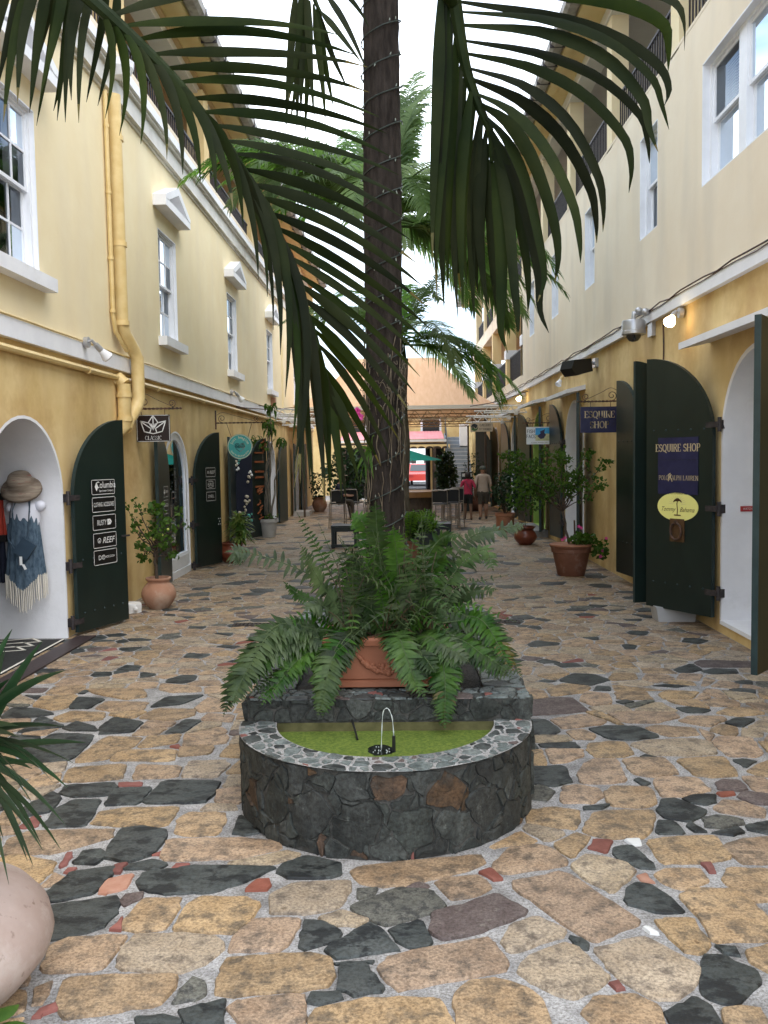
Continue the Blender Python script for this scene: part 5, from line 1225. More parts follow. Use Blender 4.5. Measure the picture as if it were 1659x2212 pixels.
MB().box(XR+.01,1,6.52,XR+2.4,42,6.60).build('gallery_floor','concrete',rbld); MB().box(XR-.004,1,6.621,XR+.30,42,6.66).build('gallery_kerb','wall_upper_pale',rbld)
gallery(rbld,XR,-1,[3.9,7.25,10.75,14.08,17.45,20.75,24.1,27.9,31.6,35.3,39.0],42,6.61,6.61,7.36,8.62,.32,.26,'gallery_grey','pier','wall_upper')
eaves(rbld,XR,-1,1,42,8.62)
# ---- pipes and cables on the walls
m=MB()
yp=11.25
m.tube([(XL+.10,yp-.02,6.42),(XL+.10,yp,3.62),(XL+.11,yp+.06,3.5),(XL+.14,yp+.30,3.34),(XL+.17,yp+.38,3.22),(XL+.17,yp+.38,2.70),(XL+.15,yp+.33,2.58),(XL+.11,yp+.10,2.40),(XL+.10,yp,2.30)],.085,12)
m.tube([(XL+.10,yp-.0,2.86),(XL+.10,yp,2.32),(XL-.03,yp,2.2),(XL-.05,yp,.02)],.085,12)
m.tube([(XL-.02,yp-.02,2.90),(XL+.04,yp-.01,2.93),(XL+.10,yp,2.86)],.085,12)
for z in (5.9,4.6,3.62,2.72,2.42): m.tube([(XL+.10,yp,z-.03),(XL+.10,yp,z+.03)],.098,12)
m.build('downpipe','pipe_yellow',lbld,smooth=True)
m=MB(); m.tube([(XL+.04,yp-.17,6.42),(XL+.04,yp-.15,3.7),(XL+.05,yp-.1,3.5),(XL+.09,yp+.2,3.3)],.028,8)
for z in (6,5.2,4.4,3.75): m.tube([(XL+.04,yp-.16,z-.02),(XL+.04,yp-.16,z+.02)],.036,8)
m.build('conduit','pipe_yellow',lbld,smooth=True)
m=MB(); m.tube([(XL+.04,1.2,2.93),(XL+.04,YE-.2,2.95)],.036,8)
for y in (4,7,10.15,13,16,19,22): m.tube([(XL+.04,y-.03,2.93),(XL+.04,y+.03,2.93)],.045,8)
m.build('wall_pipe','pipe_yellow',lbld,smooth=True)
rg=random.Random(5)
m=MB(); m.tube([(XL+.075,1.2+.6*k,3.225+rg.uniform(0,.012)) for k in range(58)],.012,6); m.build('cable','pipe_yellow',lbld)
m=MB(); m.tube([(XR-.08,1.2+.4*k,3.73+rg.uniform(-.012,.022)) for k in range(100)],.009,6); m.tube([(XR-.078,1.2+.5*k,3.70+rg.uniform(-.02,.02)) for k in range(80)],.005,5); m.build('cable','rusty_iron',rbld)
m=MB(); m.tube(bez([(XR-.01,11.30,3.55),(XR-.015,11.25,3.2),(XR-.012,11.30,2.7)],12),.010,6); m.build('cable','rusty_iron',rbld)
m=MB(); m.lathe([(.0,0),(.10,.02),(.16,.12),(.17,.2),(.0,.2)],(XL+.19,yp,6.62),12); m.build('rain_hopper','white_paint',lbld)
MB().box(XL-.01,24.6,3.32,XL+.12,24.85,3.56).build('vent_box','terracotta_pale',lbld)
# ---- far end of the alley
eb=thing('end_building','yellow two storey building closing the far end of the alley','building',(0,43,0))
mb=MB().holes([(-12,0),(.1,0),(.1,2.3),(1.35,2.3),(1.35,0),(3.6,0),(3.6,4.4),(-12,4.4)],[],lambda u,v:(u,43,v)); mb.build('wall','wall_lower',eb)
m=MB(); 
for x,y0_,y1_ in ((.1,43,52),(1.35,43,52)): m.add([(x,y0_,0),(x,y1_,0),(x,y1_,2.3),(x,y0_,2.3)],[(0,1,2,3)])
m.add([(.1,43,2.3),(1.35,43,2.3),(1.35,52,2.3),(.1,52,2.3)],[(0,1,2,3)]); m.build('passage','dark_inside',eb)
for x,z in ((-2.2,2.75),(-.4,2.75),(1.4,2.75)): 
    o=MB().box(x-.5,42.9,z,x+.5,43.02,z+1.5).build('window','sash_white',eb); MB().box(x-.4,42.88,z+.1,x+.4,42.95,z+1.4).build('pane','glass_dark',o)
# street beyond the passage
stb=thing('street_building','white arcaded building seen through the far passage','building',(1,64,0))
MB().holes([(-8,0),(9,0),(9,7),(-8,7)],[[(a,.1),(a+1,.1)]+[(2*(a+.5)-p,q) for p,q in archpts(a+.5,.5,1.5,2.0)] for a in (-1.6,0,1.55,3.1)],lambda u,v:(u,64,v)).build('wall','sign_white',stb)
MB().add([(-8,65,0),(9,65,0),(9,65,7),(-8,65,7)],[(0,1,2,3)]).build('inner_wall','shop_inside',stb)
# ================================================================ near palm
rg=random.Random(21)
palm=thing('palm_tree','nearest palm with dark lit-string trunk rising from the fountain bed','palm tree',(-.1,6.9,.5))
TX=lambda z:-.135+.012*(z-1.9)*.5
def trunk_pts(z0,z1,n): return [(TX(z0+(z1-z0)*i/n),6.9,z0+(z1-z0)*i/n) for i in range(n+1)]
m=MB(); n=90; pts=trunk_pts(.5,6.6,n); rs=[]
for i in range(n+1):
    z=pts[i][2]; r=.140+.045*math.exp(-(z-.5)/.5)+.006*math.sin(z*2.1)+( .004 if (i%4==0) else 0)
    rs.append(r)
m.tube(pts,rs,22,cap=True)
m.v=[(x+rg.uniform(-.0025,.0025),y+rg.uniform(-.0025,.0025),z+.008*math.sin(9*x+4*y)) for x,y,z in m.v]
m.build('trunk','bark',palm,smooth='all')
m=MB(); m.tube([(TX(6.55),6.9,6.55),(TX(6.8),6.9,6.9),(TX(7.2),6.9,7.3)],[.135,.13,.07],14); m.build('crownshaft','rachis',palm,smooth=True)
# aerial roots clinging to the lower trunk
m=MB()
for k in range(30):
    a=rg.uniform(PI*.95,PI*2.05); z=rg.uniform(1.9,2.9) if k<18 else rg.uniform(1.2,2.2); L_=rg.uniform(.25,.9); p=[]
    for i in range(9):
        q=z-L_*i/8; r=.150+rg.uniform(.0,.012)+(.03*math.sin(i/8*PI) if k%4==0 else 0)+(.014 if q<1.2 else 0); a+=rg.uniform(-.10,.10); p.append((TX(q)+r*math.cos(a),6.9+r*math.sin(a),max(q,.55)))
    m.tube(p,rg.uniform(.0022,.005),5)
for k in range(70):
    a=rg.uniform(PI,2*PI); z=rg.uniform(2.25,2.65); r0=.15; b=a+rg.uniform(-.5,.5); r1=rg.uniform(.16,.23)
    p=[(TX(z)+r0*math.cos(a),6.9+r0*math.sin(a),z),(TX(z)+r1*math.cos((a+b)/2),6.9+r1*math.sin((a+b)/2),z+rg.uniform(-.06,.06)),(TX(z)+r0*math.cos(b),6.9+r0*math.sin(b),z+rg.uniform(-.16,.06))]
    m.tube(qbez(*p,5),.003,4)
m.build('aerial_roots','root',palm,smooth='all')
# scattered grey bark scars
LEAFW=.034
def near_frond(kind,rach,leaflets,tiprad=.005):
    pts=bez(rach,len(rach)*4); k=len(pts); m=MB()
    m.tube(pts,[.032*(1-i/(k-1))**.75+tiprad for i in range(k)],8); fr_=m.build('frond','rachis',palm,smooth=True)
    for a,b,s in leaflets:
        a,b=Vector(a),Vector(b); L_=(b-a).length; up=Vector((0,0,1)); h=Vector((b.x-a.x,b.y-a.y,0))
        if kind=='left' and s>0: c=a+(b-a)*.52+up*L_*.13
        elif kind=='left': c=a+(b-a)*.42+Vector((.16 if a.z>2.9 else .02,0,0))*L_+up*.06*L_
        elif kind=='right' and s>0: c=a+Vector((h.x*.80,h.y*.7,(b.z-a.z)*.26))
        elif kind=='right': c=(a+b)/2+Vector((-.05,0,.02))
        else: c=(a+b)/2+Vector((rg.uniform(-.05,.05),rg.uniform(-.05,.05),.05))
        path=qbez(a,c,b,10); d=(b-a).normalized()
        # slight individual wobble
        wob=Vector((rg.uniform(-1,1),rg.uniform(-1,1),rg.uniform(-1,1)))*L_*.018
        path=[p+wob*math.sin(PI*i/10*1.3) for i,p in enumerate(path)]
        side=d.cross(Vector((rg.uniform(-.45,.45),1,rg.uniform(-.45,.45)))).normalized()
        w0=LEAFW*rg.uniform(.85,1.1)*(1.0 if kind=='right' else .70 if (kind=='left' and s<0) else .74)*(.8 if L_<.35 else 1)
        if kind=='right' and s>0:
            e=path[-1]; path=bez([a,path[3],path[6],path[9],e+Vector((.012*rg.uniform(-1,1.2),0,-.06)),e+Vector((.03*rg.uniform(-1,1.2),rg.uniform(-.03,.03),-.17))],16)
        wf=lambda t:w0*min(1,.20+t*3.0)*(max(0,1-t**2.0))**.9+.0008
        mm=MB(); blade(mm,path,wf,side,0,fold=.22,mtip=(1 if rg.random()<.22 else None)); mm.build('leaflet',['leaf_palm','leaf_palm_tip'],fr_,smooth='all',recalc=False)
    return fr_
for kind,rach,lfs in FRONDS: near_frond(kind,rach,lfs,.013 if kind=='right' else .005)
# generic pinnate frond
def frond(mb,base,az,el,L_,droop,pairs,ll,lw,rg,mr=0,ml=0,rad=.02,hang=.5,start=.15,vee=.35):
    d=Vector((math.cos(az)*math.cos(el),math.sin(az)*math.cos(el),math.sin(el))); p=Vector(base); pts=[p.copy()]; n=16
    for i in range(n):
        d=(d+Vector((0,0,-droop*(i+2)/n*.16))).normalized(); p=p+d*L_/n; pts.append(p.copy())
    mb.tube(pts,[rad*(1-i/n)+.003 for i in range(n+1)],6,mr)
    for k in range(pairs):
        t=start+(1-start)*k/(pairs-1); x=t*n; j=min(int(x),n-1); u=x-j; q=pts[j]*(1-u)+pts[j+1]*u; dd=(pts[j+1]-pts[j]).normalized()
        sd=dd.cross(Vector((0,0,1)));
        if sd.length<1e-3: sd=Vector((1,0,0))
        sd.normalize(); nn=sd.cross(dd)
        l=ll*(math.sin(PI*min(1,(.18+.82*t)**.8))*.75+.3)*rg.uniform(.88,1.08)
        for s in (-1,1):
            o=(sd*s+dd*(.55+.5*t)+nn*vee*rg.uniform(.5,1.3)).normalized(); a=q; m_=a+o*l*.5; b=a+o*l*.86+Vector((0,0,-hang*l*rg.uniform(.6,1.2)))
            blade(mb,qbez(a,m_,b,3),lambda t_:lw*(1-t_**2)*(min(1,.5+2*t_))+.0006,dd,ml,fold=.2)
# hidden upper crown of the near palm (above the picture)
for k in range(7):
    az=R(20+48*k+rg.uniform(-10,10)); mm=MB()
    frond(mm,(TX(7.1),6.9,7.15),az,R(rg.uniform(45,68)),2.6,1.0,34,.6,.022,rg,rad=.028); mm.build('frond',['leaf_palm'],palm,smooth='all',recalc=False)
# string of fairy lights wound round the trunk
ls=thing('light_string','dark fairy light wire wound round the nearest palm trunk','string lights',(-.1,6.9,1.0))
m=MB(); p=[];z=.95;a=0; bl=MB()
while z<6.5:
    r=.150+.045*math.exp(-(z-.5)/.5)+rg.uniform(0,.004); zz=z+.03*math.sin(a*1.0+1)
    p.append((TX(z)+r*math.cos(a),6.9+r*math.sin(a),zz)); 
    if rg.random()<.30:
        o=Vector((math.cos(a),math.sin(a),0)); b=Vector(p[-1]); e=b+o*rg.uniform(.004,.016)+Vector((rg.uniform(-.01,.01),0,rg.choice((-.035,-.03,.03)))); m.tube([b,b+(e-b)*.45],.006,5); bl.tube([b+(e-b)*.45,e],[.0055,.003],5)
    a+=.35; z+=.35/(2*PI)*.245*rg.uniform(.8,1.2)
m.tube(p,.0052,5); m.build('wire','wire',ls); tag(bl.build('bulbs','mini_bulb',ls),kind='stuff')
# orchids tied to the trunk
orc=thing('orchid','magenta orchid tied to the palm trunk','orchid',(-.28,6.8,2.2))
m=MB(); m.tube(bez([(-.25,6.77,1.95),(-.30,6.72,2.1),(-.34,6.70,2.2)],8),.004,5); m.build('stem','stem_green',orc)
for c in ((-.345,6.69,2.215),(-.315,6.68,2.195),(-.335,6.69,2.24)):
    m=MB()
    for k in range(5): 
        a=2*PI*k/5+.3; c_=Vector(c); e=c_+Vector((math.cos(a)*.03,-.008,math.sin(a)*.03)); blade(m,qbez(c_,(c_+e)/2+Vector((0,-.006,0)),e,3),lambda t:.016*math.sin(PI*(.15+.8*t)),Vector((-math.sin(a),0,math.cos(a))),0)
    m.build('flower','flower_magenta',orc,recalc=False)
m=MB()
for k in range(9):
    b=Vector((-.24+rg.uniform(-.02,.02),6.77,1.95)); e=b+Vector((rg.uniform(-.14,.05),rg.uniform(-.12,0),rg.uniform(-.28,.12))); blade(m,qbez(b,(b+e)/2+Vector((-.02,-.03,.08)),e,5),lambda t:.013*math.sin(PI*min(1,.12+.9*t)),(.3,.2,1),0)
m.build('leaves','leaf_shrub',orc,recalc=False)
# ================================================================ palms further down the alley
def far_palm(label,x,y,zc,nf,L_,seed,ll=.5,tr=.10,el=(5,70),azr=(0,360),pairs=44,dr=(.9,1.7),lw=.016):
    rg=random.Random(seed); t=thing('palm_tree',label,'palm tree',(x,y,0),'palms down the middle of the alley')
    m=MB(); m.tube([(x+.02*math.sin(i),y,zc*i/14) for i in range(15)],[tr*(1.25-.3*i/14) for i in range(15)],12); m.build('trunk','bark_grey',t,smooth='all')
    m=MB(); m.tube([(x,y,zc-.02),(x,y,zc+.35)],[tr*.9,tr*.5],10); m.build('crownshaft','rachis',t,smooth=True)
    for k in range(nf):
        az=R(azr[0]+(azr[1]-azr[0])*((k*.618)%1)+rg.uniform(-8,8)); e=R(el[0]+(el[1]-el[0])*((k*.381+.1)%1))
        m=MB(); frond(m,(x,y,zc+.25+.1*(k%3)),az,e,L_*rg.uniform(.85,1.1),rg.uniform(*dr),pairs,ll,lw,rg,rad=.016,hang=.45); m.build('frond','leaf_far',t,smooth='all',recalc=False)
    return t
far_palm('bright green palm directly behind the nearest palm trunk, fronds reaching both walls',-.2,12.6,4.85,34,2.75,31,.66,el=(-12,82),pairs=60,lw=.020,dr=(.6,1.3))
far_palm('smaller palm with low arching fronds in front of the peach canopy',.02,16.6,3.7,22,2.5,32,.60,el=(-10,70),pairs=52,lw=.019,dr=(.7,1.4))
far_palm('mid height palm between the bright palm and the low palm, half hidden by the trunk',-.24,14.7,5.5,26,2.7,35,.64,el=(-15,80),pairs=54,lw=.020,dr=(.6,1.4))
far_palm('taller far palm whose crown shows against the sky',-.38,20.5,6.8,26,3.3,33,.70,el=(-20,82),pairs=56,lw=.024,dr=(.6,1.3))
# ================================================================ fern in terracotta box
fp=thing('fern_planter','lush sword fern spilling from a terracotta box with moulded garland','planter',(-.1,5.25,HL))
bx0,bx1,by0,by1,bz0,bz1=-.445,.235,5.06,5.46,HL+.002,.855
m=MB()
def ring_rect(x0,x1,y0,y1,z): return [(x0,y0,z),(x1,y0,z),(x1,y1,z),(x0,y1,z)]
prof=[(.0,bz0),(.0,bz0+.03),(.012,bz0+.04),(.0,bz0+.05),(-.012,bz1-.05),(-.03,bz1-.045),(-.034,bz1-.015),(-.026,bz1),(.02,bz1),(.02,bz1-.05)]
V=[];
for ins,z in prof: V+=ring_rect(bx0+ins,bx1-ins,by0+ins,by1-ins,z)
F=[(i*4+j,i*4+(j+1)%4,(i+1)*4+(j+1)%4,(i+1)*4+j) for i in range(len(prof)-1) for j in range(4)]
m.add(V,F); bx=m.build('box','terracotta_box',fp)
g=MB(); rgx=random.Random(8)
def ball(mb,c,r,n=8): mb.lathe([(r*math.sin(PI*i/6)+1e-4,r*-math.cos(PI*i/6)) for i in range(7)],c,n)
for k in range(44):
    t=rgx.uniform(-1,1); x=-.10+.155*t; zc=.715-.045*(1-t*t); ball(g,(x,by0-.008,zc+rgx.uniform(-.028,.028)*(1.1-abs(t))),rgx.uniform(.011,.021))
for s in (-1,1):
    g.tube(bez([(-.10+s*.15,by0-.006,.725),(-.10+s*.19,by0-.008,.765),(-.10+s*.21,by0-.006,.785)],6),[.018,.014,.012,.011,.009,.007,.005],7)
    for k in range(14): ball(g,(-.10+s*.27+rgx.uniform(-.025,.025),by0-.004,.70+rgx.uniform(-.05,.05)),rgx.uniform(.009,.016))
g.build('garland','terracotta_box',bx,smooth='all')
MB().add(ring_rect(bx0+.02,bx1-.02,by0+.02,by1-.02,bz1-.04),[(0,1,2,3)]).build('soil','soil',fp)
def fern_frond(pts,n,pl,rg,mat_='leaf_fern',parent=None,yellow=False,name='frond'):
    path=bez(pts,26); mb=MB(); k=len(path); mb.tube(path,[.0042*(1-i/(k-1))+.0012 for i in range(k)],5,1)
    st=.18
    for i in range(n):
        t=st+(1-st)*i/(n-1); x=t*(k-1); j=min(int(x),k-2); u=x-j; q=path[j]*(1-u)+path[j+1]*u; d=(path[min(j+2,k-1)]-path[max(j-1,0)]).normalized()
        up=Vector((0,-.55,.85)); sd=d.cross(up)
        if sd.length<.15: sd=d.cross(Vector((0,-1,.2)))
        sd.normalize(); nn=sd.cross(d)
        l=pl*(math.sin(PI*min(1,.16+.86*t*.98))**.6)*rg.uniform(.85,1.1)*(1 if t<.93 else .55)
        for s in (-1,1):
            if rg.random()<.03: continue
            o=(sd*s+d*rg.uniform(.15,.5)+nn*rg.uniform(-.35,.35)).normalized(); b=q+o*l+Vector((0,0,-.22*l*rg.uniform(.2,1.6)))
            w=l*.115+.002
            blade(mb,qbez(q,q+o*l*.55+nn*.008,b,4),lambda t_:w*(min(1,.55+2.2*t_))*(1-t_**2.4)+.0004,d,2 if (yellow and t>.75) else 0,fold=.15)
    return mb.build(name,[mat_,'stem_green','leaf_palm_tip'],parent,smooth='all',recalc=False)
rg=random.Random(77)
DROOP=(3,4,5,6,7,14,15,16,17,19,20,21)
for k,f in enumerate(FERNS):
    big=k in DROOP
    for c_ in range(3 if big else 1):
        g=f if c_==0 else [Vector(f[0])+Vector((rg.uniform(-.05,.05),rg.uniform(-.04,.04),0))]+[Vector(q)+Vector((rg.uniform(-.07,.07),rg.uniform(-.05,.05),rg.uniform(-.06,.05)))*(.4+.3*e) for e,q in enumerate(f[1:])]
        fern_frond(g,34 if big else 30 if k!=1 else 20,rg.uniform(.095,.112) if big else .092 if k not in (1,2) else .055,rg,parent=fp,yellow=(k in (14,16) and c_==0))
for k in range(135):
    bx_=rg.uniform(-.36,.16); by_=rg.uniform(5.12,5.42); az=rg.uniform(0,2*PI); el=R(rg.uniform(25,85) if k<85 else rg.uniform(55,88)); L_=rg.uniform(.35,.72)
    d=Vector((math.cos(az)*math.cos(el),math.sin(az)*math.cos(el)*.7,math.sin(el))); b=Vector((bx_,by_,bz1-.03)); a=b+d*L_*.55; e=a+Vector((d.x,d.y,d.z-.8*math.cos(el)-.25)).normalized()*L_*.5
    fern_frond([b,b+d*L_*.3,a,e],rg.randint(15,20),rg.uniform(.06,.09),rg,parent=fp)
m=MB()
for k in range(150):
    b=Vector((rg.uniform(-.40,.19),rg.uniform(5.08,5.42),bz1-.03)); az=rg.uniform(0,2*PI); e=b+Vector((math.cos(az)*rg.uniform(.05,.28),math.sin(az)*rg.uniform(.03,.2),rg.uniform(-.02,.26))); m.tube(qbez(b,(b+e)/2+Vector((0,0,.08)),e,5),.0022,4)
m.build('dry_stems','leaf_fern_dry',fp)
m=MB()
for k in range(60):
    b=Vector((rg.uniform(-.38,.18),rg.uniform(5.1,5.4),bz1-.02)); e=b+Vector((rg.uniform(-.16,.16),rg.uniform(-.12,.1),rg.uniform(.2,.5))); m.tube(qbez(b,(b+e)/2+Vector((rg.uniform(-.03,.03),0,.05)),e,5),.0026,4)
m.build('stalks','stem',fp)
# ================================================================ potted plants
def pot(parent,prof,c,mat_,n=30,soil=None,wob=.006):
    m=MB(); r_,z_=prof[-1]; pr=prof+[(r_-.025,z_-.002),(r_-.03,z_-.06)]
    m.lathe(pr,c,n,wob=wob); o=m.build('pot',mat_,parent,smooth=True)
    MB().lathe([(r_-.03,z_-.065),(.001,z_-.05)],c,20).build('soil','soil',parent)
    return o
def belly(w,h,neck=.62,rim=.72,foot=.5,bz=.48):
    r=w/2; P=[]
    for i in range(9):
        t=i/8; z=h*.84*t
        if t<bz/.84: q=t/(bz/.84); rr=foot*r+(r-foot*r)*math.sin(q*PI/2)
        else: q=(t-bz/.84)/(1-bz/.84); rr=neck*r+(r-neck*r)*math.cos(q*PI/2)**.9
        P.append((rr,z))
    P+=[(neck*r,h*.88),(rim*r,h*.93),(rim*r*1.03,h*.97),(rim*r,h)]
    return P
def leafblob(mb,c,n,rad,ls,rg,m=0,flat=1.,hang=0.3,ar=.42):
    for _ in range(n):
        while True:
            o=Vector((rg.uniform(-1,1),rg.uniform(-1,1),rg.uniform(-1,1)))
            if o.length<1: break
        p=Vector(c)+Vector((o.x*rad[0],o.y*rad[1],o.z*rad[2])); d=Vector((rg.uniform(-1,1),rg.uniform(-1,1),rg.uniform(-1,.7)-hang)).normalized(); l=ls*rg.uniform(.6,1.3)
        s=d.orthogonal().normalized(); s=Matrix.Rotation(rg.uniform(0,6.28),3,d)@s
        a,b=p,p+d*l; md=(a+b)/2; nn=s.cross(d)*l*.12; mb.add([a,md+s*l*ar+nn,b,md-s*l*ar+nn],[(0,1,2),(0,2,3)],m)
def limb(mb,a,b,r0,r1,rg,wob=.05,n=6,m=0):
    a,b=Vector(a),Vector(b); L_=(b-a).length; p=[a+(b-a)*i/n+Vector((rg.uniform(-1,1),rg.uniform(-1,1),0))*L_*wob*math.sin(PI*i/n) for i in range(n+1)]
    mb.tube(p,[r0+(r1-r0)*i/n for i in range(n+1)],6,m); return p
# 1 lemon tree in a pale round pot, left
rg=random.Random(1); x,y=-3.13,11.15
t=thing('potted_tree','small sparse leafed lemon tree in round pale terracotta pot by the second left door','potted plant',(x,y,0))
pot(t,belly(.44,.40,.62,.72,.52),(x,y,0),'terracotta_pale')
st=MB(); lv=MB()
limb(st,(x-.02,y,.34),(x-.03,y,.72),.022,.016,rg)
for k in range(15):
    a=rg.uniform(0,2*PI); z0=rg.uniform(.55,.9); r=rg.uniform(.15,.5); z1=rg.uniform(.62,1.35); tip=Vector((x-.02+r*math.cos(a),y+.5*r*math.sin(a),z1))
    mid=limb(st,(x-.03+rg.uniform(-.02,.02),y,z0),tip,.011,.003,rg,.07)
    for q in range(4):
        s=mid[rg.randint(2,5)]; e=s+Vector((rg.uniform(-.14,.14),rg.uniform(-.1,.1),rg.uniform(-.03,.14))); limb(st,s,e,.004,.002,rg,.05,3)
        if rg.random()<.6: leafblob(lv,e,rg.randint(3,7),(.06,.05,.05),.07,rg)
    leafblob(lv,tip,rg.randint(5,16),(.07,.05,.06),.06,rg)
leafblob(lv,(x-.0,y,1.27),42,(.12,.1,.12),.075,rg); leafblob(lv,(x+.1,y,1.1),30,(.2,.12,.08),.075,rg)
st.build('branches','stem',t,smooth='all'); lv.build('foliage','leaf_shrub',t,recalc=False)
for c in ((x+.17,y-.1,1.02),(x+.1,y-.12,.95),(x+.0,y-.15,.9)): m=MB(); ball(m,c,.017); m.build('lemon','lemon',t,smooth='all')
# 2 variegated dracaena in glazed red bowl
rg=random.Random(2); x,y=-3.12,16.0
t=thing('potted_dracaena','bushy variegated dracaena in glossy dark red bowl pot','potted plant',(x,y,0))
pot(t,belly(.56,.37,.7,.74,.5,.5),(x,y,0),'glazed_red')
lv=MB(); c=Vector((x+.17,y-.05,.62))
for k in range(190):
    zc=rg.uniform(.45,.85); a=rg.uniform(0,2*PI); e_=rg.uniform(-.5,1.2); l=rg.uniform(.18,.33); b=Vector((c.x+rg.uniform(-.06,.06),c.y+rg.uniform(-.06,.06),zc)); d=Vector((math.cos(a)*math.cos(e_),math.sin(a)*math.cos(e_),math.sin(e_)))
    blade(lv,qbez(b,b+d*l*.6,b+d*l+Vector((0,0,-.11)),4),lambda q:.027*math.sin(PI*min(1,.2+.8*q)),Vector((-math.sin(a),math.cos(a),0)),rg.choice((0,0,1)),fold=.3)
lv.build('foliage',['leaf_varieg','leaf_shrub'],t,recalc=False)
m=MB(); limb(m,(x+.05,y,.3),(c.x,c.y,.8),.025,.02,rg); m.build('stem','stem',t)
# 3 tall drooping ficus in pale square pot
rg=random.Random(3); x,y=-3.22,21.0
t=thing('potted_tree','tall bare stemmed tree with drooping leaf clumps in pale tapered pot, left','potted plant',(x,y,0))
pot(t,[(.16,0),(.17,.02),(.22,.36),(.25,.37),(.25,.45)],(x,y,0),'concrete_pale')
st=MB(); lv=MB()
for tip in ((x+.12,y,3.1),(x+.05,y,2.75),(x-.25,y,2.35),(x+.33,y,2.3),(x+.1,y,2.6),(x-.1,y,2.2)):
    limb(st,(x+rg.uniform(-.08,.08),y+rg.uniform(-.05,.05),.4),tip,.03,.010,rg,.03)
    for q in range(26):
        b=Vector(tip)+Vector((rg.uniform(-.13,.13),rg.uniform(-.12,.12),rg.uniform(-.12,.10))); a=rg.uniform(0,6.3); e=b+Vector((math.cos(a)*.10,math.sin(a)*.10,-rg.uniform(.10,.22))); blade(lv,qbez(b,b+Vector((math.cos(a)*.09,math.sin(a)*.09,.02)),e,3),lambda t_:.03*math.sin(PI*min(1,.15+.85*t_)),Vector((-math.sin(a),math.cos(a),0)),0)
leafblob(lv,(x,y,.5),60,(.25,.2,.06),.06,rg)
st.build('stems','bark_grey',t,smooth='all'); lv.build('foliage','leaf_shrub',t,recalc=False)
# 4 far left round pot
rg=random.Random(4); x,y=-2.9,30.7
t=thing('potted_plant','round pale clay pot with low greenery on the far left walkway','potted plant',(x,y,0)); pot(t,belly(.52,.50,.72,.86,.55),(x,y,0),'terracotta_pale')
lv=MB(); leafblob(lv,(x,y,.53),60,(.2,.2,.06),.09,rg); leafblob(lv,(x-.1,y,.9),200,(.25,.25,.5),.09,rg); lv.build('foliage','leaf_dark',t,recalc=False)
MB().box(-3.5,28.2,.003,-3.0,29.2,.16).build('step','concrete_pale',lbld)
# 5 bougainvillea in the large flared dark pot, right
rg=random.Random(5); x,y=2.60,13.75
t=thing('potted_tree','spreading bougainvillea with pink vinca in large flared dark terracotta pot, right','potted plant',(x,y,0))
pot(t,[(.20,0),(.21,.01),(.285,.36),(.30,.37),(.305,.43),(.315,.44),(.325,.455),(.325,.485)],(x,y,0),'terracotta_dark',wob=.004)
MB().lathe([(.322,.470),(.334,.474),(.334,.492),(.30,.494)],(x,y,0),30).build('pot_rim','terracotta',t,smooth=True)
st=MB(); lv=MB(); tr_=limb(st,(x-.02,y,.42),(x-.13,y,1.0),.022,.018,rg,.02); top=tr_[-1]
limb(st,(x+.06,y-.02,.42),(x+.05,y-.02,.86),.016,.015,rg,.0)
for k in range(17):
    a=rg.uniform(0,2*PI); r=rg.uniform(.3,.85); tip=Vector((top.x-.10+r*math.cos(a)*1.0,y+.55*r*math.sin(a),rg.uniform(1.35,1.95)))
    md=limb(st,top,tip,.011,.003,rg,.08,7)
    for q in md[3:]:
        leafblob(lv,q,12,(.09,.08,.07),.062,rg)
    leafblob(lv,tip,26,(.1,.08,.08),.062,rg)
md=limb(st,top,(x+.33,y,1.93),.010,.003,rg,.08,8)
for q in md[3:]: leafblob(lv,q,12,(.05,.05,.05),.055,rg)
md=limb(st,top,(x-.95,y,1.75),.010,.003,rg,.08,8)
for q in md[2:]: leafblob(lv,q,16,(.09,.07,.08),.06,rg)
leafblob(lv,(x-.35,y,1.62),110,(.5,.3,.2),.062,rg)
leafblob(lv,(x+.16,y-.1,.58),190,(.2,.2,.10),.075,rg); leafblob(lv,(x+.42,y-.12,.42),150,(.13,.12,.14),.07,rg)
st.build('branches','stem',t,smooth='all'); lv.build('foliage','leaf_shrub',t,recalc=False)
fl=MB()
for c in ((x+.10,y-.1,.77),(x+.13,y-.15,.75),(x-.12,y-.15,.60),(x-.17,y-.2,.58),(x+.52,y-.1,.58),(x+.44,y-.2,.40),(x+.40,y-.25,.32)):
    for k in range(5):
        a=2*PI*k/5; c_=Vector(c); e=c_+Vector((math.cos(a)*.028,-.01,math.sin(a)*.028)); fl.add([c_,c_+Vector((math.cos(a+.5)*.022,-.008,math.sin(a+.5)*.022)),e,c_+Vector((math.cos(a-.5)*.022,-.008,math.sin(a-.5)*.022))],[(0,1,2),(0,2,3)])
fl.build('flowers','flower_pink',t,recalc=False)
# 6,7 right pots with dense shrubs
rg=random.Random(6); x,y=2.55,18.5
t=thing('potted_shrub','round red brown bellied pot with thin shoot on the right walkway','potted plant',(x,y,0)); pot(t,belly(.48,.39,.62,.86,.5,.42),(x,y,0),'glazed_red')
st=MB(); limb(st,(x,y,.3),(x+.02,y,1.2),.012,.006,rg); st.build('stem','stem',t); lv=MB()
for k in range(6): 
    q=Vector((x,y,.4)); e=q+Vector((-.35+.08*k,0,.12+.03*k)); 
leafblob(lv,(x+.05,y+.1,1.05),300,(.42,.3,.42),.085,rg); lv.build('foliage','leaf_shrub',t,recalc=False)
rg=random.Random(7); x,y=2.50,21.7
t=thing('potted_shrub','dense green bush in straight sided clay pot beside the lime green doorway','potted plant',(x,y,0)); pot(t,[(.21,0),(.22,.02),(.225,.38),(.25,.39),(.25,.46)],(x,y,0),'terracotta')
st=MB()
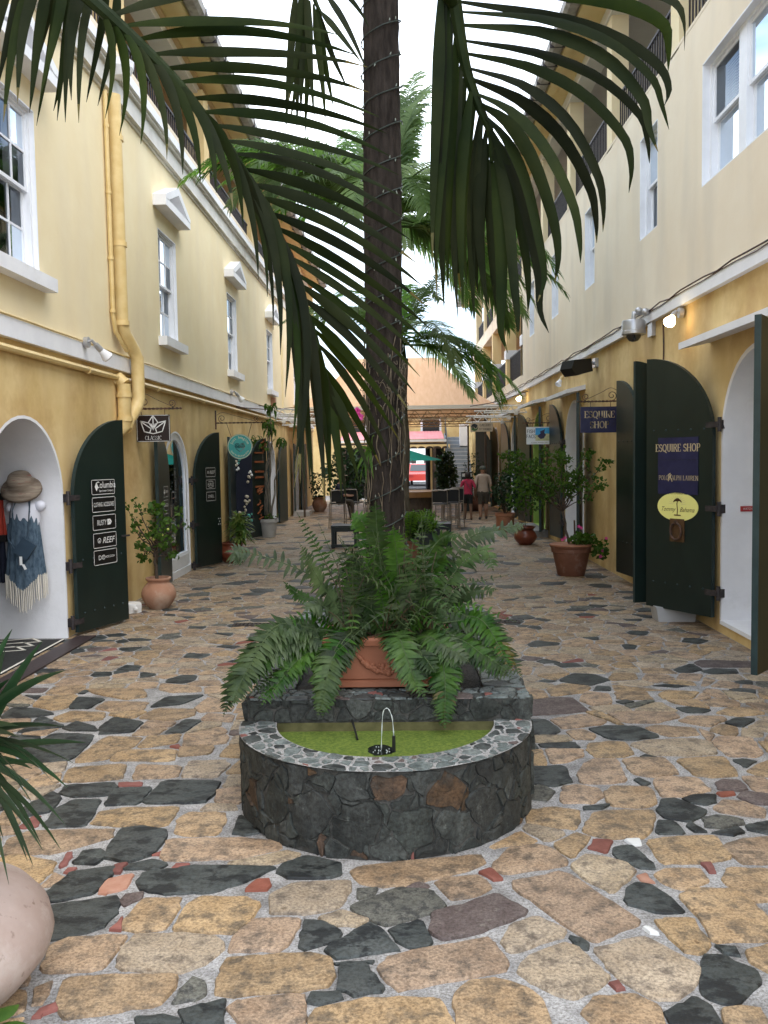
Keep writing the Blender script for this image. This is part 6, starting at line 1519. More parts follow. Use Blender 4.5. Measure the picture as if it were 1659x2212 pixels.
for k in range(6): limb(st,(x,y,.4),(x+rg.uniform(-.3,.35),y+rg.uniform(-.2,.2),rg.uniform(.9,1.4)),.014,.006,rg)
st.build('stems','stem',t); lv=MB(); leafblob(lv,(x+.12,y,1.05),620,(.45,.35,.55),.10,rg); lv.build('foliage','leaf_dark',t,recalc=False)
rg=random.Random(8); x,y=2.45,30.0
t=thing('potted_shrub','wispy fine leaved shrub standing behind the clay pot bush','potted plant',(x,y,0)); pot(t,belly(.6,.5),(x,y,0),'terracotta_dark'); lv=MB(); leafblob(lv,(x,y,1.2),420,(.45,.4,.8),.07,rg); leafblob(lv,(x-.5,y,.5),120,(.25,.2,.25),.1,rg); lv.build('foliage','leaf_dark',t,recalc=False)
MB().box(2.55,20.0,.003,3.27,22.3,.16).build('step','concrete',rbld); 
# 9 bromeliads in dark planter box, and ferny greenery
rg=random.Random(9); x,y=.42,17.0
t=thing('bromeliad_planter','dark green square planter box of bright strap leaved bromeliads','planter',(x,y,0))
m=MB(); m.box(x-.26,y-.24,.03,x+.26,y+.24,.45)
for sx in (-1,1):
    for sy in (-1,1): m.box(x+sx*.24-.035,y+sy*.24-.035,.0,x+sx*.24+.035,y+sy*.24+.035,.50)
m.build('box','bench_green',t)
lv=MB()
for hx,hz,n,mm in ((x-.18,.55,26,0),(x+.12,.55,26,0),(x,.62,30,0),(x-.2,.48,18,1),(x+.05,.5,14,0)):
    for k in range(n):
        a=rg.uniform(0,2*PI); e_=rg.uniform(.1,1.35); l=rg.uniform(.28,.50); b=Vector((hx,y-.08,hz-.08)); d=Vector((math.cos(a)*math.cos(e_),math.sin(a)*math.cos(e_),math.sin(e_)))
        blade(lv,qbez(b,b+d*l*.65,b+d*l+Vector((0,0,-.09)),4),lambda q:.03*math.sin(PI*min(1,.3+.7*q)),Vector((-math.sin(a),math.cos(a),0)),mm,fold=.35)
lv.build('foliage',['leaf_bright','leaf_varieg'],t,recalc=False)
t=thing('potted_fern','light green fern clump showing beside the near palm trunk','fern',(.10,14.6,0)); pot(t,belly(.4,.5),(.10,14.6,0),'terracotta_dark')
for k in range(34):
    a=rg.uniform(0,2*PI); b=Vector((.10,14.6,.45)); d=Vector((math.cos(a)*.4,math.sin(a)*.4,1.0)); L_=rg.uniform(.3,.65)
    fern_frond([b,b+d*L_*.6,b+d*L_*.95+Vector((math.cos(a)*.1,0,-.02)),b+d*L_*.95+Vector((math.cos(a)*.35,math.sin(a)*.3,-.15))],16,.11,rg,mat_='leaf_bright' if k%3 else 'leaf_fern',parent=t)
# vine mass left of the stairs and planting behind the bar
rg=random.Random(10); t=thing('climbing_shrub','dark leafy climber beside the grey stairs','shrub',(1.7,35,0)); m=MB()
for k in range(5): limb(m,(1.6+.1*k,35,0),(1.5+.12*k,35,1.4),.03,.01,rg)
m.build('stems','stem',t); lv=MB(); leafblob(lv,(1.72,35,1.15),900,(.42,.35,1.0),.15,rg); lv.build('foliage','leaf_dark',t,recalc=False)
t=thing('leafy_shrub','dark shrub among the seats on the left of the palms','shrub',(-1.6,27,0)); m=MB()
for k in range(5): limb(m,(-1.6,27,0),(-1.6+rg.uniform(-.5,.5),27,1.6),.03,.01,rg)
m.build('stems','stem',t); lv=MB(); leafblob(lv,(-1.6,27,1.35),900,(.9,.5,.9),.14,rg); lv.build('foliage','leaf_dark',t,recalc=False)
# ================================================================ foreground pot with spiky yucca
rg=random.Random(12); x,y=-1.73,2.95
t=thing('potted_yucca','spiky dark green yucca in pale pink round pot at the left front edge','potted plant',(x,y,0))
pot(t,[(.20,0),(.22,.01),(.38,.08),(.45,.16),(.465,.21),(.45,.28),(.40,.345),(.31,.40),(.26,.425),(.25,.45),(.275,.48),(.28,.51)],(x,y,0),'terracotta_pink',n=48)
m=MB(); c=Vector(YUCC); limb(m,(x,y,.48),c,.035,.03,rg,.02); m.build('stem','bark_grey',t,smooth=True)
for k,tp in enumerate(YUCCA+[(c.x+rg.uniform(.12,.34),c.y+rg.uniform(-.3,.25),c.z+rg.uniform(-.42,.42)) for _ in range(10)]+[(c.x-rg.uniform(.1,.5),c.y+rg.uniform(-.4,.4),c.z+rg.uniform(-.3,.5)) for _ in range(26)]):
    tp=Vector(tp); b=c+Vector((rg.uniform(-.03,.03),rg.uniform(-.03,.03),rg.uniform(-.05,.1))); d=tp-b; L_=d.length
    m=MB(); blade(m,qbez(b,b+d*.5+Vector((0,0,.10*L_+(.06 if d.z<0 else 0))),tp,8),lambda q:.020*min(1,.45+1.8*q)*(1-q**2.2)**.9+.0005,d.cross(Vector((rg.uniform(-.3,.3),1,rg.uniform(.2,.9)))).normalized(),0,fold=.3); m.build('leaf','leaf_yucca',t,smooth='all',recalc=False)
t=thing('ground_plant','few broad green leaves poking in at the bottom left corner','plant',(-1.32,2.62,0)); m=MB(); limb(m,(-1.36,2.60,0),(-1.33,2.64,.12),.008,.005,rg,.02); m.build('stem','stem_green',t)
for a,l,z in ((10,.13,.12),(60,.12,.14),(110,.10,.13),(-30,.11,.10),(150,.1,.12),(200,.1,.1)):
    a=R(a); b=Vector((-1.33,2.64,z)); d=Vector((math.cos(a),math.sin(a),.25)); m=MB(); blade(m,qbez(b,b+d*l*.6,b+d*l+Vector((0,0,-.03)),5),lambda q:.035*math.sin(PI*min(1,.1+.88*q))+.001,Vector((-math.sin(a),math.cos(a),0)),0,fold=.25); m.build('leaf','leaf_shrub',t,smooth='all',recalc=False)
# ================================================================ hanging signs
def bracket(t,x0,x1,y,z,sg,mount=.18,chain=()):
    m=MB(); k=40; p=[];q=[]
    for i in range(k+1):
        xx=x0+(x1-x0)*i/k; a=i*.9; p.append((xx,y+.008*math.cos(a),z+.008*math.sin(a))); q.append((xx,y-.008*math.cos(a),z-.008*math.sin(a)))
    m.tube(p,.008,6); m.tube(q,.008,6); ball(m,(x1,y,z),.017)
    m.box(x0-.012,y-.02,z-mount*.5,x0+.012,y+.02,z+mount)
    def scroll(cx,cz,r,s): return [(cx+s*r*(1-i/22*.8)*math.cos(i*.42+PI*1.5),y,cz+r*(1-i/22*.8)*math.sin(i*.42+PI*1.5)) for i in range(22)]
    s=1 if x1>x0 else -1
    m.tube(scroll(x0+s*.12,z+.085,.075,-s),.006,5); m.tube(scroll(x1-s*.12,z+.07,.055,s),.006,5)
    m.tube(bez([(x0+s*.02,y,z+.15),(x0+s*.14,y,z+.20),(x0+s*.45*abs(x1-x0),y,z+.13),(x1-s*.1,y,z+.02)],12),.004,5)
    o=m.build('bracket','rusty_iron',t,smooth=True)
    h=MB()
    for a,b in chain: h.tube([a,b],.005,5)
    if chain: h.build('hooks','rusty_iron',t)
    return o
UP=Vector((0,0,1)); XR_=Vector((1,0,0)); NY=Vector((0,-1,0))
# CLASSIC
y=12.0; t=thing('hanging_sign','dark brown square hanging sign with white paper boat drawing and lettering','sign',(-3.37,y,2.14))
bracket(t,XL+.01,-2.99,y,2.585,1,chain=[((-3.53,y,2.58),(-3.53,y,2.50)),((-3.21,y,2.58),(-3.21,y,2.50))])
o=Vector((-3.37,y-.012,2.32)); m=MB(); m.prism(rrect(.455,.365,.012),lambda a,b,tt:o+XR_*a+UP*b+NY*tt,-.024,0,0)
put2d(m,stroke2d(rrect(.44,.35,.012),.006,True),o,XR_,UP,1,.002,NY)
for p,cl in (([(-.175,.07),(-.125,-.075),(0,-.105),(.125,-.075),(.175,.07),(.07,.045),(0,.145),(-.07,.045)],True),([(0,.145),(0,-.05)],False),([(-.06,.045),(0,-.045),(.06,.045)],False),([(-.165,.06),(-.03,-.035),(-.05,-.09)],False),([(.165,.06),(.03,-.035),(.05,-.09)],False),([(-.03,.03),(0,-.03),(.03,.03)],False)):
    put2d(m,stroke2d([(a*.98,b*.98+.03) for a,b in p],.013,cl),o,XR_,UP,1,.002,NY)
put2d(m,serif('CLASSIC',.052,.15,.05),o+UP*-.155,XR_,UP,1,.002,NY); m.build('board',['sign_brown','letter_white'],t,recalc=False)
# round teal sign
y=17.0; t=thing('hanging_sign','round teal hanging sign with spiral heart and pale lettering','sign',(-3.115,y,1.88))
bracket(t,XL+.05,-2.68,y,2.575,1,mount=.24,chain=[((-3.36,y,2.56),(-3.27,y,2.28)),((-2.88,y,2.56),(-2.96,y,2.28))])
o=Vector((-3.115,y-.012,2.12)); m=MB(); cir=lambda r:[(r*math.cos(2*PI*i/40),r*math.sin(2*PI*i/40)) for i in range(40)]
m.prism(cir(.24),lambda a,b,tt:o+XR_*a+UP*b+NY*tt,-.024,0,0); put2d(m,stroke2d(cir(.228),.014,True),o,XR_,UP,1,.002,NY)
def arctext(s,size,r,a0,a1,inner):
    for i,ch in enumerate(s):
        if ch==' ': continue
        f=i/(len(s)-1); a=R(a0+(a1-a0)*f); v,fc=text2d(ch,size); tn=Vector((math.sin(a),-math.cos(a))) if not inner else Vector((-math.sin(a),math.cos(a))); nn=Vector((math.cos(a),math.sin(a)))*(1 if not inner else -1)
        m.add([o+XR_*(r*math.cos(a)+tn.x*p[0]+nn.x*p[1])+UP*(r*math.sin(a)+tn.y*p[0]+nn.y*p[1])+NY*.003 for p in v],fc,1)
arctext('Just Imagine',.075,.150,158,22,False); arctext('Local Art & Unique Gifts',.048,.195,208,332,True)
def spiral(cx,cy,r,s,ph): return [(cx+s*r*(1-i/30*.9)*math.cos(i*.4+ph),cy+r*(1-i/30*.9)*math.sin(i*.4+ph)) for i in range(30)]
put2d(m,stroke2d(spiral(-.045,.025,.055,-1,PI*1.15),.012),o,XR_,UP,2,.003,NY); put2d(m,stroke2d(spiral(.045,.025,.055,1,PI*1.15),.012),o,XR_,UP,3,.003,NY)
put2d(m,stroke2d([(-.098,.01),(-.07,-.045),(0,-.10)],.012),o,XR_,UP,2,.003,NY); put2d(m,stroke2d([(.098,.01),(.07,-.045),(0,-.10)],.012),o,XR_,UP,3,.003,NY)
m.build('board',['teal','cream','teal_dark','concrete'],t,recalc=False)
# ESQUIRE SHOP
y=13.5; t=thing('hanging_sign','navy blue rectangular hanging sign with gold lettering over the right walkway','sign',(3.0,y,2.2))
bracket(t,XR-.01,2.66,y,2.67,-1,chain=[((2.85,y,2.66),(2.85,y,2.58)),((3.15,y,2.66),(3.15,y,2.58))])
o=Vector((2.985,y-.012,2.395)); m=MB(); m.prism(rrect(.58,.39,.006),lambda a,b,tt:o+XR_*a+UP*b+NY*tt,-.024,0,0)
put2d(m,serif('ESQUIRE',.098,.17,.06),o+UP*.03,XR_,UP,1,.002,NY); put2d(m,serif('SHOP',.098,.17,.06),o+UP*-.125,XR_,UP,1,.002,NY); m.build('board',['navy','letter_gold'],t,recalc=False)
# FISH FACE
y=19.3; t=thing('hanging_sign','white hanging sign with underwater fish picture and thin dark lettering','sign',(2.96,y,2.1))
bracket(t,XR-.01,2.62,y,2.56,-1,chain=[((2.82,y,2.55),(2.82,y,2.48)),((3.15,y,2.55),(3.15,y,2.48))])
o=Vector((2.965,y-.012,2.285)); m=MB(); m.prism(rrect(.55,.375,.005),lambda a,b,tt:o+XR_*a+UP*b+NY*tt,-.02,0,0)
put2d(m,poly2([(-.08,-.03),(.255,-.03),(.255,.165),(-.08,.165)]),o,XR_,UP,1,.002,NY)
put2d(m,poly2([(-.08,-.11),(.255,-.11),(.255,.03),(.16,.045),(.05,.01),(-.08,.015)]),o,XR_,UP,2,.003,NY)
put2d(m,poly2([(-.04,-.01),(.03,-.075),(.10,-.06),(.13,-.01),(.15,.015),(.11,.06),(.13,.14),(.09,.12),(.02,.09),(.03,.045),(-.01,.02)]),o,XR_,UP,3,.004,NY)
put2d(m,serif('FISH',.07,.13,.11,False,.06),o+XR_*-.175+UP*.06,XR_,UP,4,.003,NY); put2d(m,serif('FACE',.07,.13,.11,False,.06),o+XR_*-.175+UP*-.05,XR_,UP,4,.003,NY)
put2d(m,squash(text2d('art . jewelry . accessories . more',.028),.95),o+UP*-.155,XR_,UP,4,.003,NY)
m.build('board',['sign_white','sign_blue','sign_sand','fish_purple','ink_dark'],t,recalc=False)
# GALLERY ST THOMAS
y=26.4; t=thing('hanging_sign','tan hanging sign with round wave emblem and dark lettering near the canopy','sign',(2.38,y,2.5))
o=Vector((2.36,y-.012,2.70)); m=MB(); m.prism(rrect(.66,.26,.004),lambda a,b,tt:o+XR_*a+UP*b+NY*tt,-.02,0,0)
put2d(m,disc2(.105,28,-.21,0),o,XR_,UP,1,.002,NY); put2d(m,poly2([(-.21+.105*math.cos(R(a)),.105*math.sin(R(a))) for a in range(190,351,10)]),o,XR_,UP,2,.003,NY)
put2d(m,stroke2d([(-.30,-.03),(-.27,.02),(-.235,.02),(-.22,-.01),(-.19,-.045),(-.15,-.03),(-.12,.02)],.02),o,XR_,UP,0,.004,NY); put2d(m,stroke2d(spiral(-.25,.01,.03,-1,0),.009),o,XR_,UP,3,.004,NY)
put2d(m,serif('GALLERY',.066,.15,.08),o+XR_*.11+UP*.03,XR_,UP,1,.003,NY); put2d(m,serif('ST THOMAS',.056,.15,.08),o+XR_*.11+UP*-.085,XR_,UP,1,.003,NY)
m.build('board',['sign_tan','ink_dark','ink_green','letter_white'],t,recalc=False)
m=MB(); m.tube([(2.1,y,2.83),(2.1,y,3.02)],.006,5); m.tube([(2.62,y,2.83),(2.62,y,3.02)],.006,5); m.build('hooks','rusty_iron',t)
# ================================================================ lamps, camera, loudspeaker
def spot(label,x,y,z,sg,on,mount_mat='lamp_metal',d=(0,-.25,-.22),s=1.):
    t=thing('spotlight',label,'lamp',(x,y,z),'flood lamps on the walls'); m=MB(); b=Vector((x,y,z)); a=b+Vector((sg*.08*s,0,.02)); dd=Vector(d).normalized(); dd=Vector((sg*.55,dd.y,dd.z)).normalized()
    m.tube([b,b+Vector((sg*.05*s,0,0))],.06*s,12); m.tube([b+Vector((sg*.04*s,0,0)),a,a+dd*.08*s],.018*s,8); m.tube([a+dd*.06*s,a+dd*.15*s],[.032*s,.036*s],12); m.build('holder',mount_mat,t,smooth=True)
    m=MB(); m.tube([a+dd*.15*s,a+dd*.19*s,a+dd*.26*s,a+dd*.275*s],[.034*s,.045*s,.068*s,.055*s],16); m.build('bulb','bulb_on' if on else 'bulb_off',t,smooth=True)
    return t
spot('unlit silver spotlight on the left white string course beside the yellow downpipe',XL+.08,9.95,3.22,1,False,d=(0,.3,-.35))
spot('distant unlit spotlight on the left string course beyond the round sign',XL+.08,18.4,3.26,1,False,d=(0,.3,-.35))
spot('lit spotlight on the right wall next to the silver dome camera',XR-.03,10.45,3.5,-1,True)
spot('yellow painted spotlight with pale bulb above the right drip slab',XR-.03,17.6,3.42,-1,False,'pipe_yellow',d=(0,-.1,-.2))
spot('small glowing lamp on the far right wall above the lime green doorway',XR-.03,23.6,3.45,-1,True)
t=thing('security_camera','silver cylindrical dome security camera on the right wall','security camera',(XR,11.75,3.4)); x=XR-.26; y=11.75
m=MB(); m.lathe([(.13,0),(.155,.012),(.155,.05),(.15,.055),(.15,.17),(.14,.19),(.05,.2)],(x,y,3.42),28); m.build('housing','lamp_metal',t,smooth=True)
m=MB(); m.lathe([(.02,-.085),(.06,-.07),(.09,-.03),(.10,.005)],(x,y,3.42),20); m.build('dome','dome',t,smooth=True)
m=MB(); m.tube([(XR-.01,y-.02,3.72),(XR-.1,y-.02,3.72),(x,y,3.70),(x,y,3.6)],.035,10); m.box(XR-.05,y-.1,3.40,XR-.002,y+.1,3.72); ball(m,(XR-.14,y-.12,3.70),.05,10); ball(m,(XR-.2,y-.03,3.73),.05,10); m.build('arm','lamp_metal',t,smooth=True)
t=thing('loudspeaker','black angular outdoor loudspeaker on the right wall','loudspeaker',(XR,15.1,3.3))
c=Vector((XR-.38,14.9,3.32)); ax=Vector((-.80,-.45,-.16)).normalized(); sd=ax.cross(UP).normalized(); u2=sd.cross(ax)
m=MB(); pr=[(-.14,-.16),(.12,-.12),(.30,.0),(.12,.12),(-.14,.16)]
m.prism([(-.2,-.105),(.16,-.13),(.24,0),(.16,.13),(-.2,.105)],lambda a,b,tt:c+ax*a+u2*b+sd*tt,-.15,.15,0); m.build('cabinet','plastic_black',t)
m=MB(); m.tube([c-ax*.2,c-ax*.27+UP*.03,(XR,15.1,3.40)],.03,8); m.box(XR-.06,15.0,3.33,XR-.001,15.2,3.48); m.build('mount','lamp_metal',t)
# ================================================================ goods at the first left arch
jy=9.33-.02; cx=XL-.345; dm=thing('mannequin_torso','white hanging torso form on the white jamb inside the first left arch','mannequin',(cx,jy,1.2))
m=MB()
prof=[(.02,1.02),(.12,1.05),(.15,1.2),(.16,1.32),(.155,1.42),(.12,1.49),(.07,1.53),(.05,1.56),(.045,1.60)]
m.lathe(prof,(0,0,0),18); m.v=[(cx+x*1.0,jy-.12+y*.62,z) for x,y,z in m.v]
ball(m,(cx+.165,jy-.12,1.43),.06,12); ball(m,(cx-.15,jy-.12,1.42),.055,12); m.build('torso','mannequin',dm,smooth='all')
dr=thing('sun_dress','blue patterned strappy sun dress with long white fringe hem','dress',(cx,jy-.15,.7)); m=MB(); ns=64; nz_=14; V=[]
for j in range(nz_+1):
    f=j/nz_; z=1.40-f*.70
    for i in range(ns):
        a=2*PI*i/ns; pl=1+(.05+.10*f)*math.sin(a*13+.5*math.sin(a*3))*.55; r=.135+.065*f**.8
        zz=z+(.02*math.cos(a*2) if f>.9 else 0)-(.13*max(0,1-abs(((a-1.5*PI+PI)%(2*PI)-PI))*1.1) if f>.85 else 0)*((f-.85)/.15)
        V.append((cx-.005+r*math.cos(a)*pl,jy-.14+r*.52*math.sin(a)*pl,zz+(.025*math.cos(2*a) if j==0 else 0)))
m.add(V,[(j*ns+i,j*ns+(i+1)%ns,(j+1)*ns+(i+1)%ns,(j+1)*ns+i) for j in range(nz_) for i in range(ns)]); m.build('cloth','dress_blue',dr,smooth='all',recalc=False)
m=MB(); last=V[-ns:]
for i in range(0,ns):
    x_,y_,z_=last[i]
    if y_<jy-.1: m.tube([(x_,y_,z_+.01),(x_+.004,y_-.003,z_-.10),(x_+rg.uniform(-.008,.008),y_,z_-rg.uniform(.20,.26))],[.004,.006,.005],5)
m.build('fringe','fringe',dr)
m=MB(); m.tube([(cx-.10,jy-.21,1.37),(cx-.06,jy-.19,1.49)],.005,5); m.tube([(cx+.09,jy-.21,1.37),(cx+.07,jy-.19,1.50)],.005,5); m.build('straps','dress_blue',dr)
hb=thing('shoulder_bag','small navy shoulder bag slung across the blue dress','bag',(cx+.04,jy-.27,.95)); o=Vector((cx+.05,jy-.275,1.0))
m=MB(); m.prism([(-.12,-.03),(.02,-.12),(.125,.03),(-.01,.12)],lambda a,b,tt:o+XR_*a+UP*b+NY*tt,-.02,.02); m.build('body','bag',hb); m=MB(); m.tube([(o.x+.03,o.y,o.z+.12),(cx+.10,o.y+.01,1.3),(cx+.09,o.y+.08,1.5)],.007,6); m.tube([(o.x-.11,o.y,o.z),(cx-.13,o.y+.02,1.1),(cx-.16,o.y+.1,1.25)],.007,6); m.build('strap','bag',hb)
MB().add([(o.x-.05,o.y-.025,o.z-.08),(o.x-.02,o.y-.025,o.z-.08),(o.x-.02,o.y-.025,o.z-.17),(o.x-.05,o.y-.025,o.z-.17)],[(0,1,2,3)]).add([(o.x-.03,o.y-.026,o.z-.16),(o.x,o.y-.026,o.z-.16),(o.x+.025,o.y-.026,o.z-.21),(o.x,o.y-.026,o.z-.22)],[(0,1,2,3)]).build('price_tag','sign_white',hb)
ht=thing('straw_hat','woven striped straw sun hat on the white torso form','hat',(cx-.01,jy-.16,1.56)); m=MB()
m.lathe([(.205,.0),(.20,.03),(.165,.06),(.135,.08),(.13,.13),(.115,.175),(.07,.20),(.01,.205)],(0,0,0),30); tilt=Matrix.Rotation(R(38),3,'X')@Matrix.Rotation(R(8),3,'Y')
m.v=[tuple(Vector((cx-.02,jy-.13,1.60))+tilt@Vector(q)) for q in m.v]; m.build('body','straw',ht,smooth='all')
for lab,z0,z1,mm in (('red garment hanging at the left edge of the first arch',1.12,1.52,'cloth_red'),('dark navy garment hanging below the red one in the first arch',.62,1.08,'cloth_navy')):
    t=thing('garment',lab,'clothing',(XL-.63,jy-.12,z0)); m=MB(); V=[]
    for j in range(7):
        for i in range(14): V.append((XL-.70+.13*i/13*(1+.1*j/6),jy-.1-.03*math.sin(i*1.6+j*.3),z1-(z1-z0)*j/6))
    m.add(V,[(j*14+i,j*14+i+1,(j+1)*14+i+1,(j+1)*14+i) for j in range(6) for i in range(13)]); m.build('cloth',mm,t,smooth='all'); MB().box(XL-.62,jy-.14,z1-.02,XL-.55,jy-.04,z1+.05).build('clip','plastic_black',t)
# door mat with pale lettering strokes, stone threshold strip
t=thing('door_mat','black door mat with pale printed strokes at the first left arch','door mat',(XL-.45,8.5,0)); m=MB(); m.prism(rrect(.86,1.5,.03),lambda a,b,tt:(XL-.40+a,8.45+b,tt),.003,.016,0)
for k in range(3):
    put2d(m,stroke2d([(-.25,.15+.2*k),(.05,.3+.2*k),(.22,.12+.2*k),(-.02,.05+.2*k)],.03),(XL-.40,8.55,.018),(1,0,0),(0,1,0),1)
put2d(m,stroke2d([(.41,-.74),(.41,.74)],.025),(XL-.40,8.45,.018),(1,0,0),(0,1,0),1); m.build('mat',['rubber_mat','fringe'],t,recalc=False)
MB().box(XL+.10,6.6,.004,XL+.30,9.35,.022).build('drain_strip','granite_strip',ground)
for x0,x1 in ((-1.95,-.95),(.65,1.30)):
    m=MB(); m.box(x0,9.86,.002,x1,9.99,.006,0); xx=x0
    while xx<x1: m.box(xx,9.87,.006,xx+.022,9.98,.014,1); xx+=.045
    m.box(x0,9.85,.002,x1,9.865,.015,1); m.box(x0,9.985,.002,x1,10.0,.015,1)
    tag(m.build('drain_grate',['dark_inside','grate'],None),'slotted drain grate in the paving on the %s of the ferns'%('left' if x0<0 else 'right'),'drain grate')
t=MB(); t.lathe([(.15,0),(.155,.10),(.15,.12)],(0,0,0),8); t.v=[(-3.42+q[0],10.85+q[1]*.8,.004+q[2]) for q in t.v]; ball(t,(-3.31,10.75,.06),.03); tag(t.build('junction_box',['plastic_white'],None),'low white utility box on the ground beside the round pot','box')
MB().box(2.86,9.85,.003,3.22,10.15,.15)
m=MB(); m.prism([(-.2,0),(.2,0),(.23,.17),(-.23,.17)],lambda a,b,tt:(3.03+a,9.95+tt,.003+b),-.13,.13); tag(m.build('plastic_tub','plastic_grey',None),'grey plastic tub tucked under the right door leaf','tub')
# goods hung by arch 3
rg=random.Random(15)
t=thing('textile_display','dark blue cloth with pale animal shapes hung beside the third left arch','textile',(XL+.2,18.75,.7)); 
m=MB(); m.box(XL+.02,18.9,.35,XL+.40,18.92,2.05); m.build('cloth','cloth_navy',t)
for k in range(12):
    m=MB(); c=(XL+rg.uniform(.03,.36),18.885,rg.uniform(.6,1.9)); 
    for q in range(4): ball(m,(c[0]+rg.uniform(-.04,.04),c[1],c[2]+rg.uniform(-.08,.08)),rg.uniform(.02,.035),7)
    m.build('ornament',rg.choice(['merch_c','sign_white','merch_d','merch_c']),t,smooth='all')
# ================================================================ canopy and steel trusses
cn=thing('canopy','peach fabric canopy roof spanning the alley','canopy',(0,29,0)); m=MB()
x0,x1,y0,y1,ze,zr=-3.3,2.95,27.6,35.5,3.42,5.25
V=[(x0,y0,ze),(x1,y0,ze),(x1,y1,ze),(x0,y1,ze),(-1.6,y0+3.2,zr),(1.2,y0+3.2,zr),(1.2,y1-2,zr),(-1.6,y1-2,zr)]
def sub(a,b,c,d,n=10):
    a,b,c,d=map(Vector,(a,b,c,d)); P=[]
    for j in range(n+1):
        for i in range(n+1):
            u,v=i/n,j/n; p=(a*(1-u)+b*u)*(1-v)+(d*(1-u)+c*u)*v; p.z-=.16*math.sin(PI*v)*1.0+.04*math.sin(PI*u*4)**2*(1-v); P.append(p)
    m.add(P,[(j*(n+1)+i,j*(n+1)+i+1,(j+1)*(n+1)+i+1,(j+1)*(n+1)+i) for j in range(n) for i in range(n)])
sub(V[0],V[1],V[5],V[4],16); sub(V[1],V[2],V[6],V[5]); sub(V[2],V[3],V[7],V[6]); sub(V[3],V[0],V[4],V[7]); sub(V[4],V[5],V[6],V[7])
m.build('fabric','canopy',cn,smooth='all',recalc=False)
MB().box(x0,y0-.03,ze-.10,x1,y0-.01,ze+.02).box(x1,y0,ze-.1,x1+.02,y1,ze+.02).box(x0-.02,y0,ze-.1,x0,y1,ze+.02).build('valance','canopy_trim',cn)
def truss(mb,a,b,h,n,r=.02,m=0):
    a,b=Vector(a),Vector(b); up=Vector((0,0,h)); mb.tube([a,b],r,6,m); mb.tube([a+up,b+up],r,6,m)
    for i in range(n):
        p=a+(b-a)*i/n; q=a+(b-a)*(i+.5)/n+up; s=a+(b-a)*(i+1)/n; mb.tube([p,q],r*.55,5,m); mb.tube([q,s],r*.55,5,m)
m=MB()
for k in range(4): truss(m,(x0,y0+.2+2.6*k,ze-.38),(x1,y0+.2+2.6*k,ze-.38),.26,16,.02)
for xx in (x0+.2,x1-.2): truss(m,(xx,y0,ze-.38),(xx,y1,ze-.38),.26,22,.02)
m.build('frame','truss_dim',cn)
for xx,yy in ((x0+.2,y0+.2),(x1-.35,y0+.2),(x0+.2,y1-.5),(x1-.35,y1-.5)): m=MB(); m.tube([(xx,yy,0),(xx,yy,ze-.38)],.035,8); m.build('post','wood_dark',cn)
for sd,xa,xb,lab in ((1,2.15,XR-.02,'right'),(-1,-2.4,XL+.02,'left')):
    for k,(yy,zz) in enumerate(((23.4,2.98),(25.0,2.93),(26.6,2.86))):
        m=MB(); truss(m,(xa-.12*sd*k,yy,zz),(xb,yy,zz),.18,4,.022); m.box(xb-sd*.28-.05,yy-.05,zz-.06,xb-sd*.28+.05,yy+.05,zz+.03)
        tag(m.build('steel_truss','truss_white',None),'white steel lattice arm from the %s wall, %s of three before the canopy'%(lab,('nearest','middle','farthest')[k]),'truss','lattice arms before the canopy')
m=MB()
for a,b in (((2.95,27.6,3.45),(XR-.02,20.6,3.1)),((2.0,26,3.3),(XR-.05,23,3.5)),((-3.3,27.6,3.45),(XL+.05,19.2,3.0)),((-2.4,26.4,3.3),(XL+.05,22,3.2))): m.tube(bez([a,tuple((Vector(a)+Vector(b))/2-Vector((0,0,.06))),b],8),.012,5)
m.build('stay_ropes','rusty_iron',cn)
# ================================================================ stairs, veranda, bar
sr=thing('staircase','grey painted outdoor staircase with pale nosings climbing at the far right','staircase',(2.5,37,0))
for k in range(16):
    o=MB().box(2.02,37+.27*k,.17*k+.002 if k else .004,3.02,37+.27*k+.30,.17*(k+1)).build('step','stair_grey',sr); MB().box(2.02,37+.27*k-.012,.17*(k+1)-.028,3.02,37+.27*k+.03,.17*(k+1)+.004).build('nosing','stair_nosing',o)
m=MB(); m.box(1.96,37,.0,2.02,41.6,.1); m.prism([(37,0),(41.4,2.72),(41.4,2.9),(36.9,.16)],lambda a,b,tt:(2.0+tt,a,b),-.05,.02); m.build('stringer','stair_grey',sr)
m=MB(); m.tube([(2.0,37,.95),(2.0,41.4,3.65)],.028,8); 
for k in range(6): m.tube([(2.0,37+.85*k,.1+.54*k),(2.0,37+.85*k,.97+.52*k)],.02,6)
m.build('handrail','bench_green',sr); MB().box(2.62,40.4,2.3,3.02,40.7,3.3).build('newel','white_paint',sr)
vr=thing('veranda','timber veranda with pink corrugated roof and scalloped board at the far end','veranda',(0,40,0))
m=MB(); V=[]; nn=70
for j in range(2):
    for i in range(nn+1): V.append((-2.8+4.7*i/nn,40.0+2.6*j,2.62+.42*j+.012*(i%2)))
m.add(V,[(i,i+1,nn+2+i,nn+1+i) for i in range(nn)]); m.build('roof','roof_pink',vr)
MB().box(-2.9,39.9,2.50,2.02,40.05,2.60).build('gutter','fascia_white',vr); MB().box(-2.9,39.95,2.2,2.06,40.1,2.47).build('beam','wood_dark',vr)
pts=[(-2.9,2.38),(-2.9,2.2)]
xx=-2.9
while xx<2.0:
    pts+=[(xx+.17+.17*math.cos(PI-PI*i/6),2.2+.10*math.sin(PI*i/6)) for i in range(1,7)]; xx+=.36; pts.append((xx,2.2))
pts+=[(xx,2.38)]
m=MB().holes(pts,[],lambda u,v:(u,39.9,v)); m.build('scalloped_board','pier',vr)
